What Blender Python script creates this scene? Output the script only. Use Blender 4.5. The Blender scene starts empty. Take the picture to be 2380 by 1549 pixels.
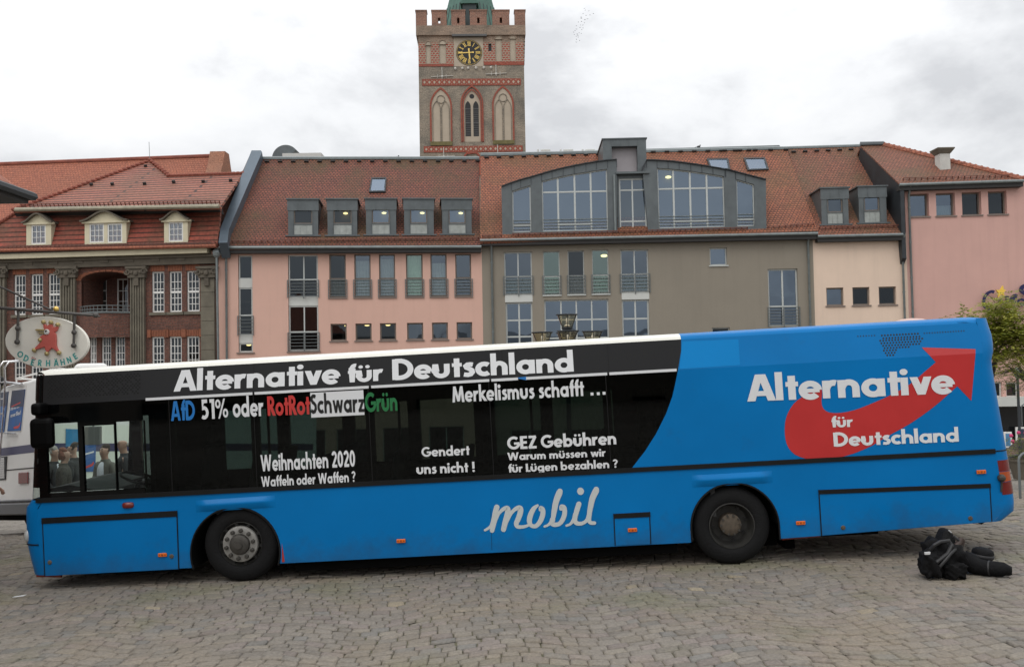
import bpy, bmesh, math, random
from mathutils import Vector, Matrix
random.seed(7)
SC = bpy.context.scene
COL = SC.collection
R = math.radians

# ------------------------------------------------------------------ camera
EYE = Vector((0, 0, 2.56))
FOC, CX, CY = 2000.0, 1190.0, 774.5          # focal length and centre of the 2380 x 1549 survey grid
PITCH, ROLL = math.atan(0.034), 0.018
_R = Vector((1, 0, 0)); _U = Vector((0, -math.sin(PITCH), math.cos(PITCH))); _F = Vector((0, math.cos(PITCH), math.sin(PITCH)))
_cx = _R * math.cos(ROLL) - _U * math.sin(ROLL); _cy = _R * math.sin(ROLL) + _U * math.cos(ROLL)
cam = bpy.data.cameras.new('camera'); camo = bpy.data.objects.new('camera', cam); COL.objects.link(camo)
m = Matrix((_cx, _cy, -_F)).transposed().to_4x4(); m.translation = EYE
camo.matrix_world = m
cam.sensor_width = 36; cam.lens = 36 * FOC / 2380; cam.clip_start = 0.1; cam.clip_end = 5000
SC.camera = camo

# ------------------------------------------------------------------ sky, sun, exposure
SUN_EL, SUN_AZ = R(52), R(215)
w = bpy.data.worlds.new('World'); SC.world = w; w.use_nodes = True
nt = w.node_tree; N = nt.nodes; L = nt.links
bg = N['Background']; bg.inputs['Strength'].default_value = 0.1
sky = N.new('ShaderNodeTexSky'); sky.sky_type = 'NISHITA'; sky.sun_disc = False
sky.sun_elevation = SUN_EL; sky.sun_rotation = SUN_AZ
tc = N.new('ShaderNodeTexCoord')
mp = N.new('ShaderNodeMapping'); mp.inputs['Scale'].default_value = (1.9, 1.9, 3.3); mp.inputs['Location'].default_value = (3.1, 0.4, 1.7)
mp.inputs['Rotation'].default_value = (0, R(14), 0)
n1 = N.new('ShaderNodeTexNoise'); n1.inputs['Scale'].default_value = 1.55; n1.inputs['Detail'].default_value = 7; n1.inputs['Roughness'].default_value = 0.56
n1.inputs['Distortion'].default_value = 0.15
cr = N.new('ShaderNodeValToRGB')
e = cr.color_ramp.elements
e[0].position = 0.36; e[0].color = (0.60, 0.61, 0.63, 1); e[1].position = 0.66; e[1].color = (1.0, 1.0, 1.0, 1)
q = cr.color_ramp.elements.new(0.47); q.color = (0.82, 0.83, 0.845, 1)
sx = N.new('ShaderNodeSeparateXYZ')
mr = N.new('ShaderNodeMapRange'); mr.inputs['From Min'].default_value = 0.0; mr.inputs['From Max'].default_value = 1.0
mr.inputs['To Min'].default_value = 7.7; mr.inputs['To Max'].default_value = 19.5
vm = N.new('ShaderNodeVectorMath'); vm.operation = 'SCALE'
mx = N.new('ShaderNodeMix'); mx.data_type = 'RGBA'; mx.inputs['Factor'].default_value = 0.95
L.new(tc.outputs['Generated'], mp.inputs['Vector']); L.new(mp.outputs[0], n1.inputs['Vector']); L.new(n1.outputs['Fac'], cr.inputs[0])
L.new(tc.outputs['Generated'], sx.inputs[0]); L.new(sx.outputs['Z'], mr.inputs['Value'])
L.new(cr.outputs['Color'], vm.inputs[0]); L.new(mr.outputs[0], vm.inputs['Scale'])
L.new(sky.outputs[0], mx.inputs['A']); L.new(vm.outputs[0], mx.inputs['B']); L.new(mx.outputs['Result'], bg.inputs['Color'])
sun = bpy.data.lights.new('sun', 'SUN'); sun.energy = 0.6; sun.angle = R(30); sun.color = (1, 0.96, 0.9)
suno = bpy.data.objects.new('sun', sun); COL.objects.link(suno); suno.location = (0, 0, 60)
sd = Vector((math.sin(SUN_AZ) * math.cos(SUN_EL), math.cos(SUN_AZ) * math.cos(SUN_EL), math.sin(SUN_EL)))
suno.rotation_euler = sd.to_track_quat('Z', 'Y').to_euler()
SC.view_settings.view_transform = 'Standard'; SC.view_settings.look = 'None'
SC.view_settings.exposure = 0.12; SC.view_settings.gamma = 1.0

# ------------------------------------------------------------------ survey helpers
def ray(px, py):
    x = (px - CX) / FOC; y = -(py - CY) / FOC
    return (_cx * x + _cy * y + _F).normalized()
def hit(p, p0, n):
    d = ray(*p)
    return EYE + d * ((p0 - EYE).dot(n) / d.dot(n))
def at(p, depth):                              # point of the survey grid at a distance along Y
    d = ray(*p); return EYE + d * (depth / d.y)
def Z1(x, y): return (x / 4, 309.9 + y / 4)
def Z2(x, y): return (495.8 + x / 3.692, 309.9 + y / 3.692)
def Z3(x, y): return (1090.7 + x / 3.692, 297.5 + y / 3.692)
def Z4(x, y): return (1673.2 + x / 3.369, 297.5 + y / 3.369)
def Z5(x, y): return (929.6 + x / 4.031, y / 4.031)
def Z6(x, y): return (x / 4, 619.7 + y / 4)
def Z7(x, y): return (x / 3.2, 991.6 + y / 3.2)
def Z8(x, y): return (371.8 + x / 4, 743.7 + y / 4)
def S1(x, y): return (929.6 + x / 3.491, 743.7 + y / 3.491)
def S2(x, y): return (1673.2 + x / 3.369, 712.7 + y / 3.369)
def S3(x, y): return (1549.3 + x / 2.866, 1053.5 + y / 2.866)
def S4(x, y): return (2094.6 + x / 8.332, 1177.5 + y / 8.332)
def S6(x, y): return (x / 8.332, 712.7 + y / 8.332)
def S7(x, y): return (86.8 + x / 5.953, 929.6 + y / 5.953)
def T4(x, y): return (1053.5 + x / 4.267, 1103.1 + y / 4.267)
def T5(x, y): return (1208.4 + x / 10.97, 706.5 + y / 10.97)
def T6(x, y): return (2193.8 + x / 6.25, 632.1 + y / 6.25)
def T8(x, y): return (1115.5 + x / 5.487, 545.3 + y / 5.487)
GX, GY = 0.0242, -0.035
def gz(x, y):                                   # the square falls away behind the bus
    y = min(y, 70.0); t = max(0.0, y - 12.5); x = max(-60.0, min(60.0, x))
    return 0.092 + GX * x + GY * (max(y, -5.0) - 10.2) - 0.095 * (t * t / 6 if t < 3 else t - 1.5)

# ------------------------------------------------------------------ objects
def tag(o, label=None, cat=None, group=None, kind=None):
    if label: o['label'] = label
    if cat: o['category'] = cat
    if group: o['group'] = group
    if kind: o['kind'] = kind
    return o
def thing(name, loc, label, cat, group=None):
    o = bpy.data.objects.new(name, None); COL.objects.link(o); o.location = loc
    o.empty_display_size = 0.3
    return tag(o, label, cat, group)
def attach(o, parent):
    # children are modelled in world metres: only the thing's own Empty is moved, its meshes sit at the world origin
    o.parent = parent
    o.matrix_parent_inverse = Matrix.Translation(-Vector(parent.location)) if parent.type == 'EMPTY' else Matrix.Identity(4)
def copy_tree(o, parent=None):
    c = o.copy(); COL.objects.link(c)
    if parent is not None: c.parent = parent
    for ch in list(o.children): copy_tree(ch, c)
    return c

class MB:
    def __init__(s): s.v = []; s.f = []; s.m = []; s.c = None
    def add(s, vs, fs, mi=0):
        b = len(s.v); s.v += [tuple(x) for x in vs]
        for f in fs: s.f.append(tuple(b + i for i in f)); s.m.append(mi)
        return s
    def face(s, pts, mi=0): return s.add(pts, [tuple(range(len(pts)))], mi)
    def prism(s, pts, vec, mi=0):
        n = len(pts); vec = Vector(vec); a = [Vector(p) for p in pts]
        fs = [tuple(range(n)), tuple(range(2 * n - 1, n - 1, -1))]
        for i in range(n):
            j = (i + 1) % n; fs.append((i, n + i, n + j, j))
        return s.add(a + [p + vec for p in a], fs, mi)
    def obox(s, o, a, b, c, mi=0):              # box from a corner and three edge vectors
        o, a, b, c = Vector(o), Vector(a), Vector(b), Vector(c)
        vs = [o, o + a, o + a + b, o + b, o + c, o + a + c, o + a + b + c, o + b + c]
        return s.add(vs, [(0, 3, 2, 1), (4, 5, 6, 7), (0, 1, 5, 4), (1, 2, 6, 5), (2, 3, 7, 6), (3, 0, 4, 7)], mi)
    def box(s, lo, hi, mi=0):
        return s.obox(lo, (hi[0] - lo[0], 0, 0), (0, hi[1] - lo[1], 0), (0, 0, hi[2] - lo[2]), mi)
    def tube(s, pts, r, n=8, mi=0, cap=True):
        pts = [Vector(p) for p in pts]; rs = r if isinstance(r, (list, tuple)) else [r] * len(pts)
        b = len(s.v); ref = None
        for i, p in enumerate(pts):
            d = (pts[min(i + 1, len(pts) - 1)] - pts[max(i - 1, 0)]).normalized()
            if ref is None:
                ref = Vector((0, 0, 1)) if abs(d.z) < 0.9 else Vector((1, 0, 0))
            u = (ref - d * ref.dot(d)).normalized(); vv = d.cross(u); ref = u
            for k in range(n):
                a = 2 * math.pi * k / n
                s.v.append(tuple(p + (u * math.cos(a) + vv * math.sin(a)) * rs[i]))
        for i in range(len(pts) - 1):
            for k in range(n):
                j = (k + 1) % n
                s.f.append((b + i * n + k, b + i * n + j, b + (i + 1) * n + j, b + (i + 1) * n + k)); s.m.append(mi)
        if cap:
            s.f.append(tuple(b + k for k in reversed(range(n)))); s.m.append(mi)
            e_ = b + (len(pts) - 1) * n
            s.f.append(tuple(e_ + k for k in range(n))); s.m.append(mi)
        return s
    def lathe(s, c, ax, prof, n=32, mi=0, closed=False):   # prof: (radius, offset along ax)
        c, ax = Vector(c), Vector(ax).normalized()
        ref = Vector((0, 0, 1)) if abs(ax.z) < 0.9 else Vector((1, 0, 0))
        u = (ref - ax * ref.dot(ax)).normalized(); vv = ax.cross(u); b = len(s.v)
        for r, h in prof:
            for k in range(n):
                a = 2 * math.pi * k / n
                s.v.append(tuple(c + ax * h + (u * math.cos(a) + vv * math.sin(a)) * max(r, 1e-4)))
        for i in range(len(prof) - 1):
            for k in range(n):
                j = (k + 1) % n
                s.f.append((b + i * n + k, b + i * n + j, b + (i + 1) * n + j, b + (i + 1) * n + k)); s.m.append(mi)
        return s
    def ball(s, c, r, nu=10, nv=7, mi=0):
        r = (r, r, r) if not isinstance(r, (tuple, list)) else r
        c = Vector(c); b = len(s.v)
        for i in range(nv + 1):
            th = math.pi * i / nv
            for k in range(nu):
                a = 2 * math.pi * k / nu
                s.v.append((c.x + r[0] * math.sin(th) * math.cos(a), c.y + r[1] * math.sin(th) * math.sin(a), c.z + r[2] * math.cos(th)))
        for i in range(nv):
            for k in range(nu):
                j = (k + 1) % nu
                s.f.append((b + i * nu + k, b + (i + 1) * nu + k, b + (i + 1) * nu + j, b + i * nu + j)); s.m.append(mi)
        return s
    def build(s, name, mats, parent=None, smooth=False, bevel=0, bseg=2, fix=True, label=None):
        me = bpy.data.meshes.new(name)
        me.from_pydata([tuple(p) for p in s.v], [], s.f)
        if not isinstance(mats, (list, tuple)): mats = [mats]
        for q_ in mats: me.materials.append(q_)
        me.polygons.foreach_set('material_index', s.m)
        if fix:
            bm = bmesh.new(); bm.from_mesh(me)
            bmesh.ops.remove_doubles(bm, verts=bm.verts, dist=1e-5)
            bmesh.ops.recalc_face_normals(bm, faces=bm.faces)
            bm.to_mesh(me); bm.free()
        uv = me.uv_layers.new(name='UVMap')
        for p in me.polygons:
            nn = p.normal
            if abs(nn.z) > 0.98: a, b_ = Vector((1, 0, 0)), Vector((0, 1, 0))
            else:
                a = Vector((-nn.y, nn.x, 0)).normalized(); b_ = nn.cross(a)
            for li in p.loop_indices:
                co = me.vertices[me.loops[li].vertex_index].co
                uv.data[li].uv = (co.dot(a), co.dot(b_))
        if smooth:
            for p in me.polygons: p.use_smooth = True
            if smooth != 'all': me.set_sharp_from_angle(angle=R(38))
        o = bpy.data.objects.new(name, me); COL.objects.link(o)
        if parent is not None: attach(o, parent)
        if bevel:
            md = o.modifiers.new('bevel', 'BEVEL'); md.width = bevel; md.segments = bseg; md.limit_method = 'ANGLE'; md.angle_limit = R(35)
        if label: o['label'] = label
        return o

# ------------------------------------------------------------------ materials
MATS = {}
def nm(name):
    mt = bpy.data.materials.new(name); mt.use_nodes = True
    t = mt.node_tree; return mt, t, t.nodes['Principled BSDF']
def flat(name, col, rough=0.6, metal=0.0, coat=0.0, spec=0.5, var=0.0, vs=3.0, bump=0.0, bs=60.0, ior=None, emit=None, streak=0.0):
    """plain material with an uneven tone (var) and a fine bump"""
    if name in MATS: return MATS[name]
    mt, t, p = nm(name); MATS[name] = mt
    p.inputs['Base Color'].default_value = (*col, 1); p.inputs['Roughness'].default_value = rough; p.inputs['Metallic'].default_value = metal
    p.inputs['Coat Weight'].default_value = coat; p.inputs['Coat Roughness'].default_value = 0.06; p.inputs['Specular IOR Level'].default_value = spec
    if ior: p.inputs['IOR'].default_value = ior
    if emit: p.inputs['Emission Color'].default_value = (*emit[0], 1); p.inputs['Emission Strength'].default_value = emit[1]
    if var or bump:
        g = t.nodes.new('ShaderNodeNewGeometry')
        if var:
            n = t.nodes.new('ShaderNodeTexNoise'); n.inputs['Scale'].default_value = vs; n.inputs['Detail'].default_value = 6; n.inputs['Roughness'].default_value = 0.62
            t.links.new(g.outputs['Position'], n.inputs['Vector'])
            rm = t.nodes.new('ShaderNodeMapRange'); rm.inputs['From Min'].default_value = 0.25; rm.inputs['From Max'].default_value = 0.75
            rm.inputs['To Min'].default_value = 1 - var; rm.inputs['To Max'].default_value = 1 + var
            t.links.new(n.outputs['Fac'], rm.inputs['Value'])
            mu = t.nodes.new('ShaderNodeVectorMath'); mu.operation = 'SCALE'; mu.inputs[0].default_value = col
            t.links.new(rm.outputs[0], mu.inputs['Scale']); t.links.new(mu.outputs[0], p.inputs['Base Color'])
            if streak:                                         # rain streaks running down the wall, and blotches of older render
                mp_ = t.nodes.new('ShaderNodeMapping'); mp_.inputs['Scale'].default_value = (2.6, 2.6, 0.16); t.links.new(g.outputs['Position'], mp_.inputs['Vector'])
                ns = t.nodes.new('ShaderNodeTexNoise'); ns.inputs['Scale'].default_value = 1.0; ns.inputs['Detail'].default_value = 5; ns.inputs['Roughness'].default_value = 0.6; t.links.new(mp_.outputs[0], ns.inputs['Vector'])
                rs = t.nodes.new('ShaderNodeMapRange'); rs.inputs['From Min'].default_value = 0.5; rs.inputs['From Max'].default_value = 0.75; rs.inputs['To Min'].default_value = 1.0; rs.inputs['To Max'].default_value = 1 - streak
                t.links.new(ns.outputs['Fac'], rs.inputs['Value']); m2 = t.nodes.new('ShaderNodeVectorMath'); m2.operation = 'SCALE'
                t.links.new(mu.outputs[0], m2.inputs[0]); t.links.new(rs.outputs[0], m2.inputs['Scale']); t.links.new(m2.outputs[0], p.inputs['Base Color'])
            if rough > 0.15:
                rr = t.nodes.new('ShaderNodeMapRange'); rr.inputs['To Min'].default_value = rough - 0.1; rr.inputs['To Max'].default_value = rough + 0.1
                t.links.new(n.outputs['Fac'], rr.inputs['Value']); t.links.new(rr.outputs[0], p.inputs['Roughness'])
        if bump:
            n2 = t.nodes.new('ShaderNodeTexNoise'); n2.inputs['Scale'].default_value = bs; n2.inputs['Detail'].default_value = 3
            t.links.new(g.outputs['Position'], n2.inputs['Vector'])
            b = t.nodes.new('ShaderNodeBump'); b.inputs['Strength'].default_value = bump; b.inputs['Distance'].default_value = 0.02
            t.links.new(n2.outputs['Fac'], b.inputs['Height']); t.links.new(b.outputs[0], p.inputs['Normal'])
    return mt
def node(t, kind, **kw):
    n = t.nodes.new(kind)
    for k, v in kw.items(): setattr(n, k, v)
    return n
def tiles(name, c1, c2, cm, moss, bw=0.20, rh=0.185, mortar=0.030, mossamt=0.55, bumpd=0.03, mscale=0.32, m0=0.44):
    """beaver-tail roof tiles laid out on the metre UVs: brick courses, per-tile tone, moss and soot patches"""
    mt, t, p = nm(name); MATS[name] = mt
    uvn = node(t, 'ShaderNodeUVMap'); l = t.links
    br = node(t, 'ShaderNodeTexBrick'); br.inputs['Scale'].default_value = 1.0
    br.inputs['Brick Width'].default_value = bw; br.inputs['Row Height'].default_value = rh; br.inputs['Mortar Size'].default_value = mortar
    br.inputs['Mortar Smooth'].default_value = 0.6; br.inputs['Bias'].default_value = -0.1
    br.inputs['Color1'].default_value = (*c1, 1); br.inputs['Color2'].default_value = (*c2, 1); br.inputs['Mortar'].default_value = (*cm, 1)
    l.new(uvn.outputs[0], br.inputs['Vector'])
    n = node(t, 'ShaderNodeTexNoise'); n.inputs['Scale'].default_value = mscale; n.inputs['Detail'].default_value = 7; n.inputs['Roughness'].default_value = 0.65
    l.new(uvn.outputs[0], n.inputs['Vector'])
    rmp = node(t, 'ShaderNodeMapRange'); rmp.inputs['From Min'].default_value = m0; rmp.inputs['From Max'].default_value = m0 + 0.22; rmp.inputs['To Max'].default_value = mossamt
    l.new(n.outputs['Fac'], rmp.inputs['Value'])
    mx = node(t, 'ShaderNodeMix', data_type='RGBA'); mx.inputs['B'].default_value = (*moss, 1)
    l.new(rmp.outputs[0], mx.inputs['Factor']); l.new(br.outputs['Color'], mx.inputs['A'])
    n3 = node(t, 'ShaderNodeTexNoise'); n3.inputs['Scale'].default_value = 6; n3.inputs['Detail'].default_value = 4
    l.new(uvn.outputs[0], n3.inputs['Vector'])
    rm3 = node(t, 'ShaderNodeMapRange'); rm3.inputs['From Min'].default_value = 0.3; rm3.inputs['From Max'].default_value = 0.7; rm3.inputs['To Min'].default_value = 0.72; rm3.inputs['To Max'].default_value = 1.25
    l.new(n3.outputs['Fac'], rm3.inputs['Value'])
    sc = node(t, 'ShaderNodeVectorMath', operation='SCALE'); l.new(mx.outputs['Result'], sc.inputs[0]); l.new(rm3.outputs[0], sc.inputs['Scale'])
    l.new(sc.outputs[0], p.inputs['Base Color']); p.inputs['Roughness'].default_value = 0.75
    # course profile: each row rises towards its lower edge
    sp = node(t, 'ShaderNodeSeparateXYZ'); l.new(uvn.outputs[0], sp.inputs[0])
    dv = node(t, 'ShaderNodeMath', operation='DIVIDE'); dv.inputs[1].default_value = rh; l.new(sp.outputs['Y'], dv.inputs[0])
    fr = node(t, 'ShaderNodeMath', operation='FRACT'); l.new(dv.outputs[0], fr.inputs[0])
    iv = node(t, 'ShaderNodeMath', operation='SUBTRACT'); iv.inputs[0].default_value = 1.0; l.new(fr.outputs[0], iv.inputs[1])
    bp = node(t, 'ShaderNodeBump'); bp.inputs['Distance'].default_value = bumpd; bp.inputs['Strength'].default_value = 0.8
    ad = node(t, 'ShaderNodeMath', operation='MULTIPLY_ADD'); ad.inputs[1].default_value = -0.6
    l.new(br.outputs['Fac'], ad.inputs[0]); l.new(iv.outputs[0], ad.inputs[2])
    l.new(ad.outputs[0], bp.inputs['Height']); l.new(bp.outputs[0], p.inputs['Normal'])
    return mt
def brick(name, c1, c2, cm, bw=0.25, rh=0.077, mortar=0.012, stain=(0.1, 0.09, 0.08), st=0.5, ss=0.35, bumpd=0.01, smin=0.48):
    mt, t, p = nm(name); MATS[name] = mt; l = t.links
    uvn = node(t, 'ShaderNodeUVMap')
    br = node(t, 'ShaderNodeTexBrick'); br.inputs['Scale'].default_value = 1.0
    br.inputs['Brick Width'].default_value = bw; br.inputs['Row Height'].default_value = rh; br.inputs['Mortar Size'].default_value = mortar; br.inputs['Mortar Smooth'].default_value = 0.3
    br.inputs['Color1'].default_value = (*c1, 1); br.inputs['Color2'].default_value = (*c2, 1); br.inputs['Mortar'].default_value = (*cm, 1)
    l.new(uvn.outputs[0], br.inputs['Vector'])
    n = node(t, 'ShaderNodeTexNoise'); n.inputs['Scale'].default_value = ss; n.inputs['Detail'].default_value = 8; n.inputs['Roughness'].default_value = 0.68
    l.new(uvn.outputs[0], n.inputs['Vector'])
    rmp = node(t, 'ShaderNodeMapRange'); rmp.inputs['From Min'].default_value = smin; rmp.inputs['From Max'].default_value = smin + 0.22; rmp.inputs['To Max'].default_value = st
    l.new(n.outputs['Fac'], rmp.inputs['Value'])
    mx = node(t, 'ShaderNodeMix', data_type='RGBA'); mx.inputs['B'].default_value = (*stain, 1)
    l.new(rmp.outputs[0], mx.inputs['Factor']); l.new(br.outputs['Color'], mx.inputs['A'])
    n3 = node(t, 'ShaderNodeTexNoise'); n3.inputs['Scale'].default_value = 9; n3.inputs['Detail'].default_value = 3
    l.new(uvn.outputs[0], n3.inputs['Vector'])
    rm3 = node(t, 'ShaderNodeMapRange'); rm3.inputs['From Min'].default_value = 0.3; rm3.inputs['From Max'].default_value = 0.7; rm3.inputs['To Min'].default_value = 0.65; rm3.inputs['To Max'].default_value = 1.35
    l.new(n3.outputs['Fac'], rm3.inputs['Value'])
    sc = node(t, 'ShaderNodeVectorMath', operation='SCALE'); l.new(mx.outputs['Result'], sc.inputs[0]); l.new(rm3.outputs[0], sc.inputs['Scale'])
    l.new(sc.outputs[0], p.inputs['Base Color']); p.inputs['Roughness'].default_value = 0.85
    bp = node(t, 'ShaderNodeBump', invert=True); bp.inputs['Distance'].default_value = bumpd; bp.inputs['Strength'].default_value = 0.6
    l.new(br.outputs['Fac'], bp.inputs['Height']); l.new(bp.outputs[0], p.inputs['Normal'])
    return mt
def glazing(name, tint=(0.5, 0.52, 0.52), refl=0.2, gcol=(0.86, 0.93, 1.0), rough=0.02, wav=0.0):
    """window glass: part of the light passes, part is mirrored"""
    mt = bpy.data.materials.new(name); mt.use_nodes = True; t = mt.node_tree; MATS[name] = mt; l = t.links
    t.nodes.remove(t.nodes['Principled BSDF']); out = t.nodes['Material Output']
    tr = node(t, 'ShaderNodeBsdfTransparent'); tr.inputs['Color'].default_value = (*tint, 1)
    gl = node(t, 'ShaderNodeBsdfGlossy'); gl.inputs['Color'].default_value = (*gcol, 1); gl.inputs['Roughness'].default_value = rough
    if wav:
        g = node(t, 'ShaderNodeNewGeometry'); n = node(t, 'ShaderNodeTexNoise'); n.inputs['Scale'].default_value = 0.9; n.inputs['Detail'].default_value = 1
        l.new(g.outputs['Position'], n.inputs['Vector'])
        b = node(t, 'ShaderNodeBump'); b.inputs['Strength'].default_value = wav; b.inputs['Distance'].default_value = 0.05
        l.new(n.outputs['Fac'], b.inputs['Height']); l.new(b.outputs[0], gl.inputs['Normal'])
    gg = node(t, 'ShaderNodeNewGeometry'); dt = node(t, 'ShaderNodeVectorMath', operation='DOT_PRODUCT'); l.new(gg.outputs['Normal'], dt.inputs[0]); l.new(gg.outputs['Incoming'], dt.inputs[1])
    ab = node(t, 'ShaderNodeMath', operation='ABSOLUTE'); l.new(dt.outputs['Value'], ab.inputs[0]); iv = node(t, 'ShaderNodeMath', operation='SUBTRACT'); iv.inputs[0].default_value = 1.0; l.new(ab.outputs[0], iv.inputs[1])
    pw = node(t, 'ShaderNodeMath', operation='POWER'); pw.inputs[1].default_value = 5.0; l.new(iv.outputs[0], pw.inputs[0])
    ma = node(t, 'ShaderNodeMath', operation='MULTIPLY_ADD', use_clamp=True); ma.inputs[1].default_value = 0.9; ma.inputs[2].default_value = refl; l.new(pw.outputs[0], ma.inputs[0])
    mx = node(t, 'ShaderNodeMixShader'); l.new(ma.outputs[0], mx.inputs[0]); l.new(tr.outputs[0], mx.inputs[1]); l.new(gl.outputs[0], mx.inputs[2])
    l.new(mx.outputs[0], out.inputs['Surface'])
    return mt
# ------------------------------------------------------------------ ground
def ground_mats():
    mt, t, p = nm('sett_stone'); MATS['sett'] = mt; l = t.links
    at_ = node(t, 'ShaderNodeAttribute', attribute_name='stone'); g = node(t, 'ShaderNodeNewGeometry')
    n = node(t, 'ShaderNodeTexNoise'); n.inputs['Scale'].default_value = 0.55; n.inputs['Detail'].default_value = 7; n.inputs['Roughness'].default_value = 0.66
    l.new(g.outputs['Position'], n.inputs['Vector'])
    rm = node(t, 'ShaderNodeMapRange'); rm.inputs['From Min'].default_value = 0.45; rm.inputs['From Max'].default_value = 0.66; rm.inputs['To Max'].default_value = 0.75
    l.new(n.outputs['Fac'], rm.inputs['Value'])
    mx = node(t, 'ShaderNodeMix', data_type='RGBA'); mx.inputs['B'].default_value = (0.225, 0.185, 0.135, 1)
    l.new(rm.outputs[0], mx.inputs['Factor']); l.new(at_.outputs['Color'], mx.inputs['A'])
    n4 = node(t, 'ShaderNodeTexNoise'); n4.inputs['Scale'].default_value = 0.9; n4.inputs['Detail'].default_value = 6
    mp4 = node(t, 'ShaderNodeMapping'); mp4.inputs['Location'].default_value = (9, 4, 2); l.new(g.outputs['Position'], mp4.inputs['Vector']); l.new(mp4.outputs[0], n4.inputs['Vector'])
    rm4 = node(t, 'ShaderNodeMapRange'); rm4.inputs['From Min'].default_value = 0.54; rm4.inputs['From Max'].default_value = 0.7; rm4.inputs['To Max'].default_value = 0.55
    l.new(n4.outputs['Fac'], rm4.inputs['Value'])
    mx4 = node(t, 'ShaderNodeMix', data_type='RGBA'); mx4.inputs['B'].default_value = (0.155, 0.152, 0.088, 1)
    l.new(rm4.outputs[0], mx4.inputs['Factor']); l.new(mx.outputs['Result'], mx4.inputs['A'])
    n2 = node(t, 'ShaderNodeTexNoise'); n2.inputs['Scale'].default_value = 38; n2.inputs['Detail'].default_value = 5; n2.inputs['Roughness'].default_value = 0.7
    l.new(g.outputs['Position'], n2.inputs['Vector'])
    r2 = node(t, 'ShaderNodeMapRange'); r2.inputs['From Min'].default_value = 0.3; r2.inputs['From Max'].default_value = 0.7; r2.inputs['To Min'].default_value = 0.72; r2.inputs['To Max'].default_value = 1.3
    l.new(n2.outputs['Fac'], r2.inputs['Value'])
    sc = node(t, 'ShaderNodeVectorMath', operation='SCALE'); l.new(mx4.outputs['Result'], sc.inputs[0]); l.new(r2.outputs[0], sc.inputs['Scale'])
    l.new(sc.outputs[0], p.inputs['Base Color']); p.inputs['Roughness'].default_value = 0.8; p.inputs['Specular IOR Level'].default_value = 0.3
    b = node(t, 'ShaderNodeBump'); b.inputs['Strength'].default_value = 0.5; b.inputs['Distance'].default_value = 0.008
    l.new(n2.outputs['Fac'], b.inputs['Height']); l.new(b.outputs[0], p.inputs['Normal'])
    mt, t, p = nm('square_ground'); MATS['ground'] = mt; l = t.links
    g = node(t, 'ShaderNodeNewGeometry')
    v = node(t, 'ShaderNodeTexVoronoi', feature='DISTANCE_TO_EDGE'); v.inputs['Scale'].default_value = 5.5; v.inputs['Randomness'].default_value = 0.6
    vc = node(t, 'ShaderNodeTexVoronoi'); vc.inputs['Scale'].default_value = 5.5; vc.inputs['Randomness'].default_value = 0.6
    l.new(g.outputs['Position'], v.inputs['Vector']); l.new(g.outputs['Position'], vc.inputs['Vector'])
    cr = node(t, 'ShaderNodeValToRGB'); cr.color_ramp.elements[0].position = 0.02; cr.color_ramp.elements[0].color = (0.05, 0.045, 0.03, 1)
    cr.color_ramp.elements[1].position = 0.09; cr.color_ramp.elements[1].color = (0.20, 0.18, 0.155, 1); l.new(v.outputs['Distance'], cr.inputs[0])
    n = node(t, 'ShaderNodeTexNoise'); n.inputs['Scale'].default_value = 0.5; n.inputs['Detail'].default_value = 8; l.new(g.outputs['Position'], n.inputs['Vector'])
    r2 = node(t, 'ShaderNodeMapRange'); r2.inputs['From Min'].default_value = 0.3; r2.inputs['From Max'].default_value = 0.7; r2.inputs['To Min'].default_value = 0.75; r2.inputs['To Max'].default_value = 1.25; l.new(n.outputs['Fac'], r2.inputs['Value'])
    sc = node(t, 'ShaderNodeVectorMath', operation='SCALE'); l.new(cr.outputs['Color'], sc.inputs[0]); l.new(r2.outputs[0], sc.inputs['Scale']); l.new(sc.outputs[0], p.inputs['Base Color'])
    p.inputs['Roughness'].default_value = 0.85
    mt, t, p = nm('joint_sand'); MATS['joint'] = mt; l = t.links
    g = node(t, 'ShaderNodeNewGeometry'); n = node(t, 'ShaderNodeTexNoise'); n.inputs['Scale'].default_value = 1.3; n.inputs['Detail'].default_value = 8
    l.new(g.outputs['Position'], n.inputs['Vector']); cr = node(t, 'ShaderNodeValToRGB')
    cr.color_ramp.elements[0].position = 0.4; cr.color_ramp.elements[0].color = (0.105, 0.090, 0.064, 1); cr.color_ramp.elements[1].position = 0.66; cr.color_ramp.elements[1].color = (0.100, 0.100, 0.052, 1)
    l.new(n.outputs['Fac'], cr.inputs[0]); l.new(cr.outputs[0], p.inputs['Base Color']); p.inputs['Roughness'].default_value = 0.95
ground_mats()
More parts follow.
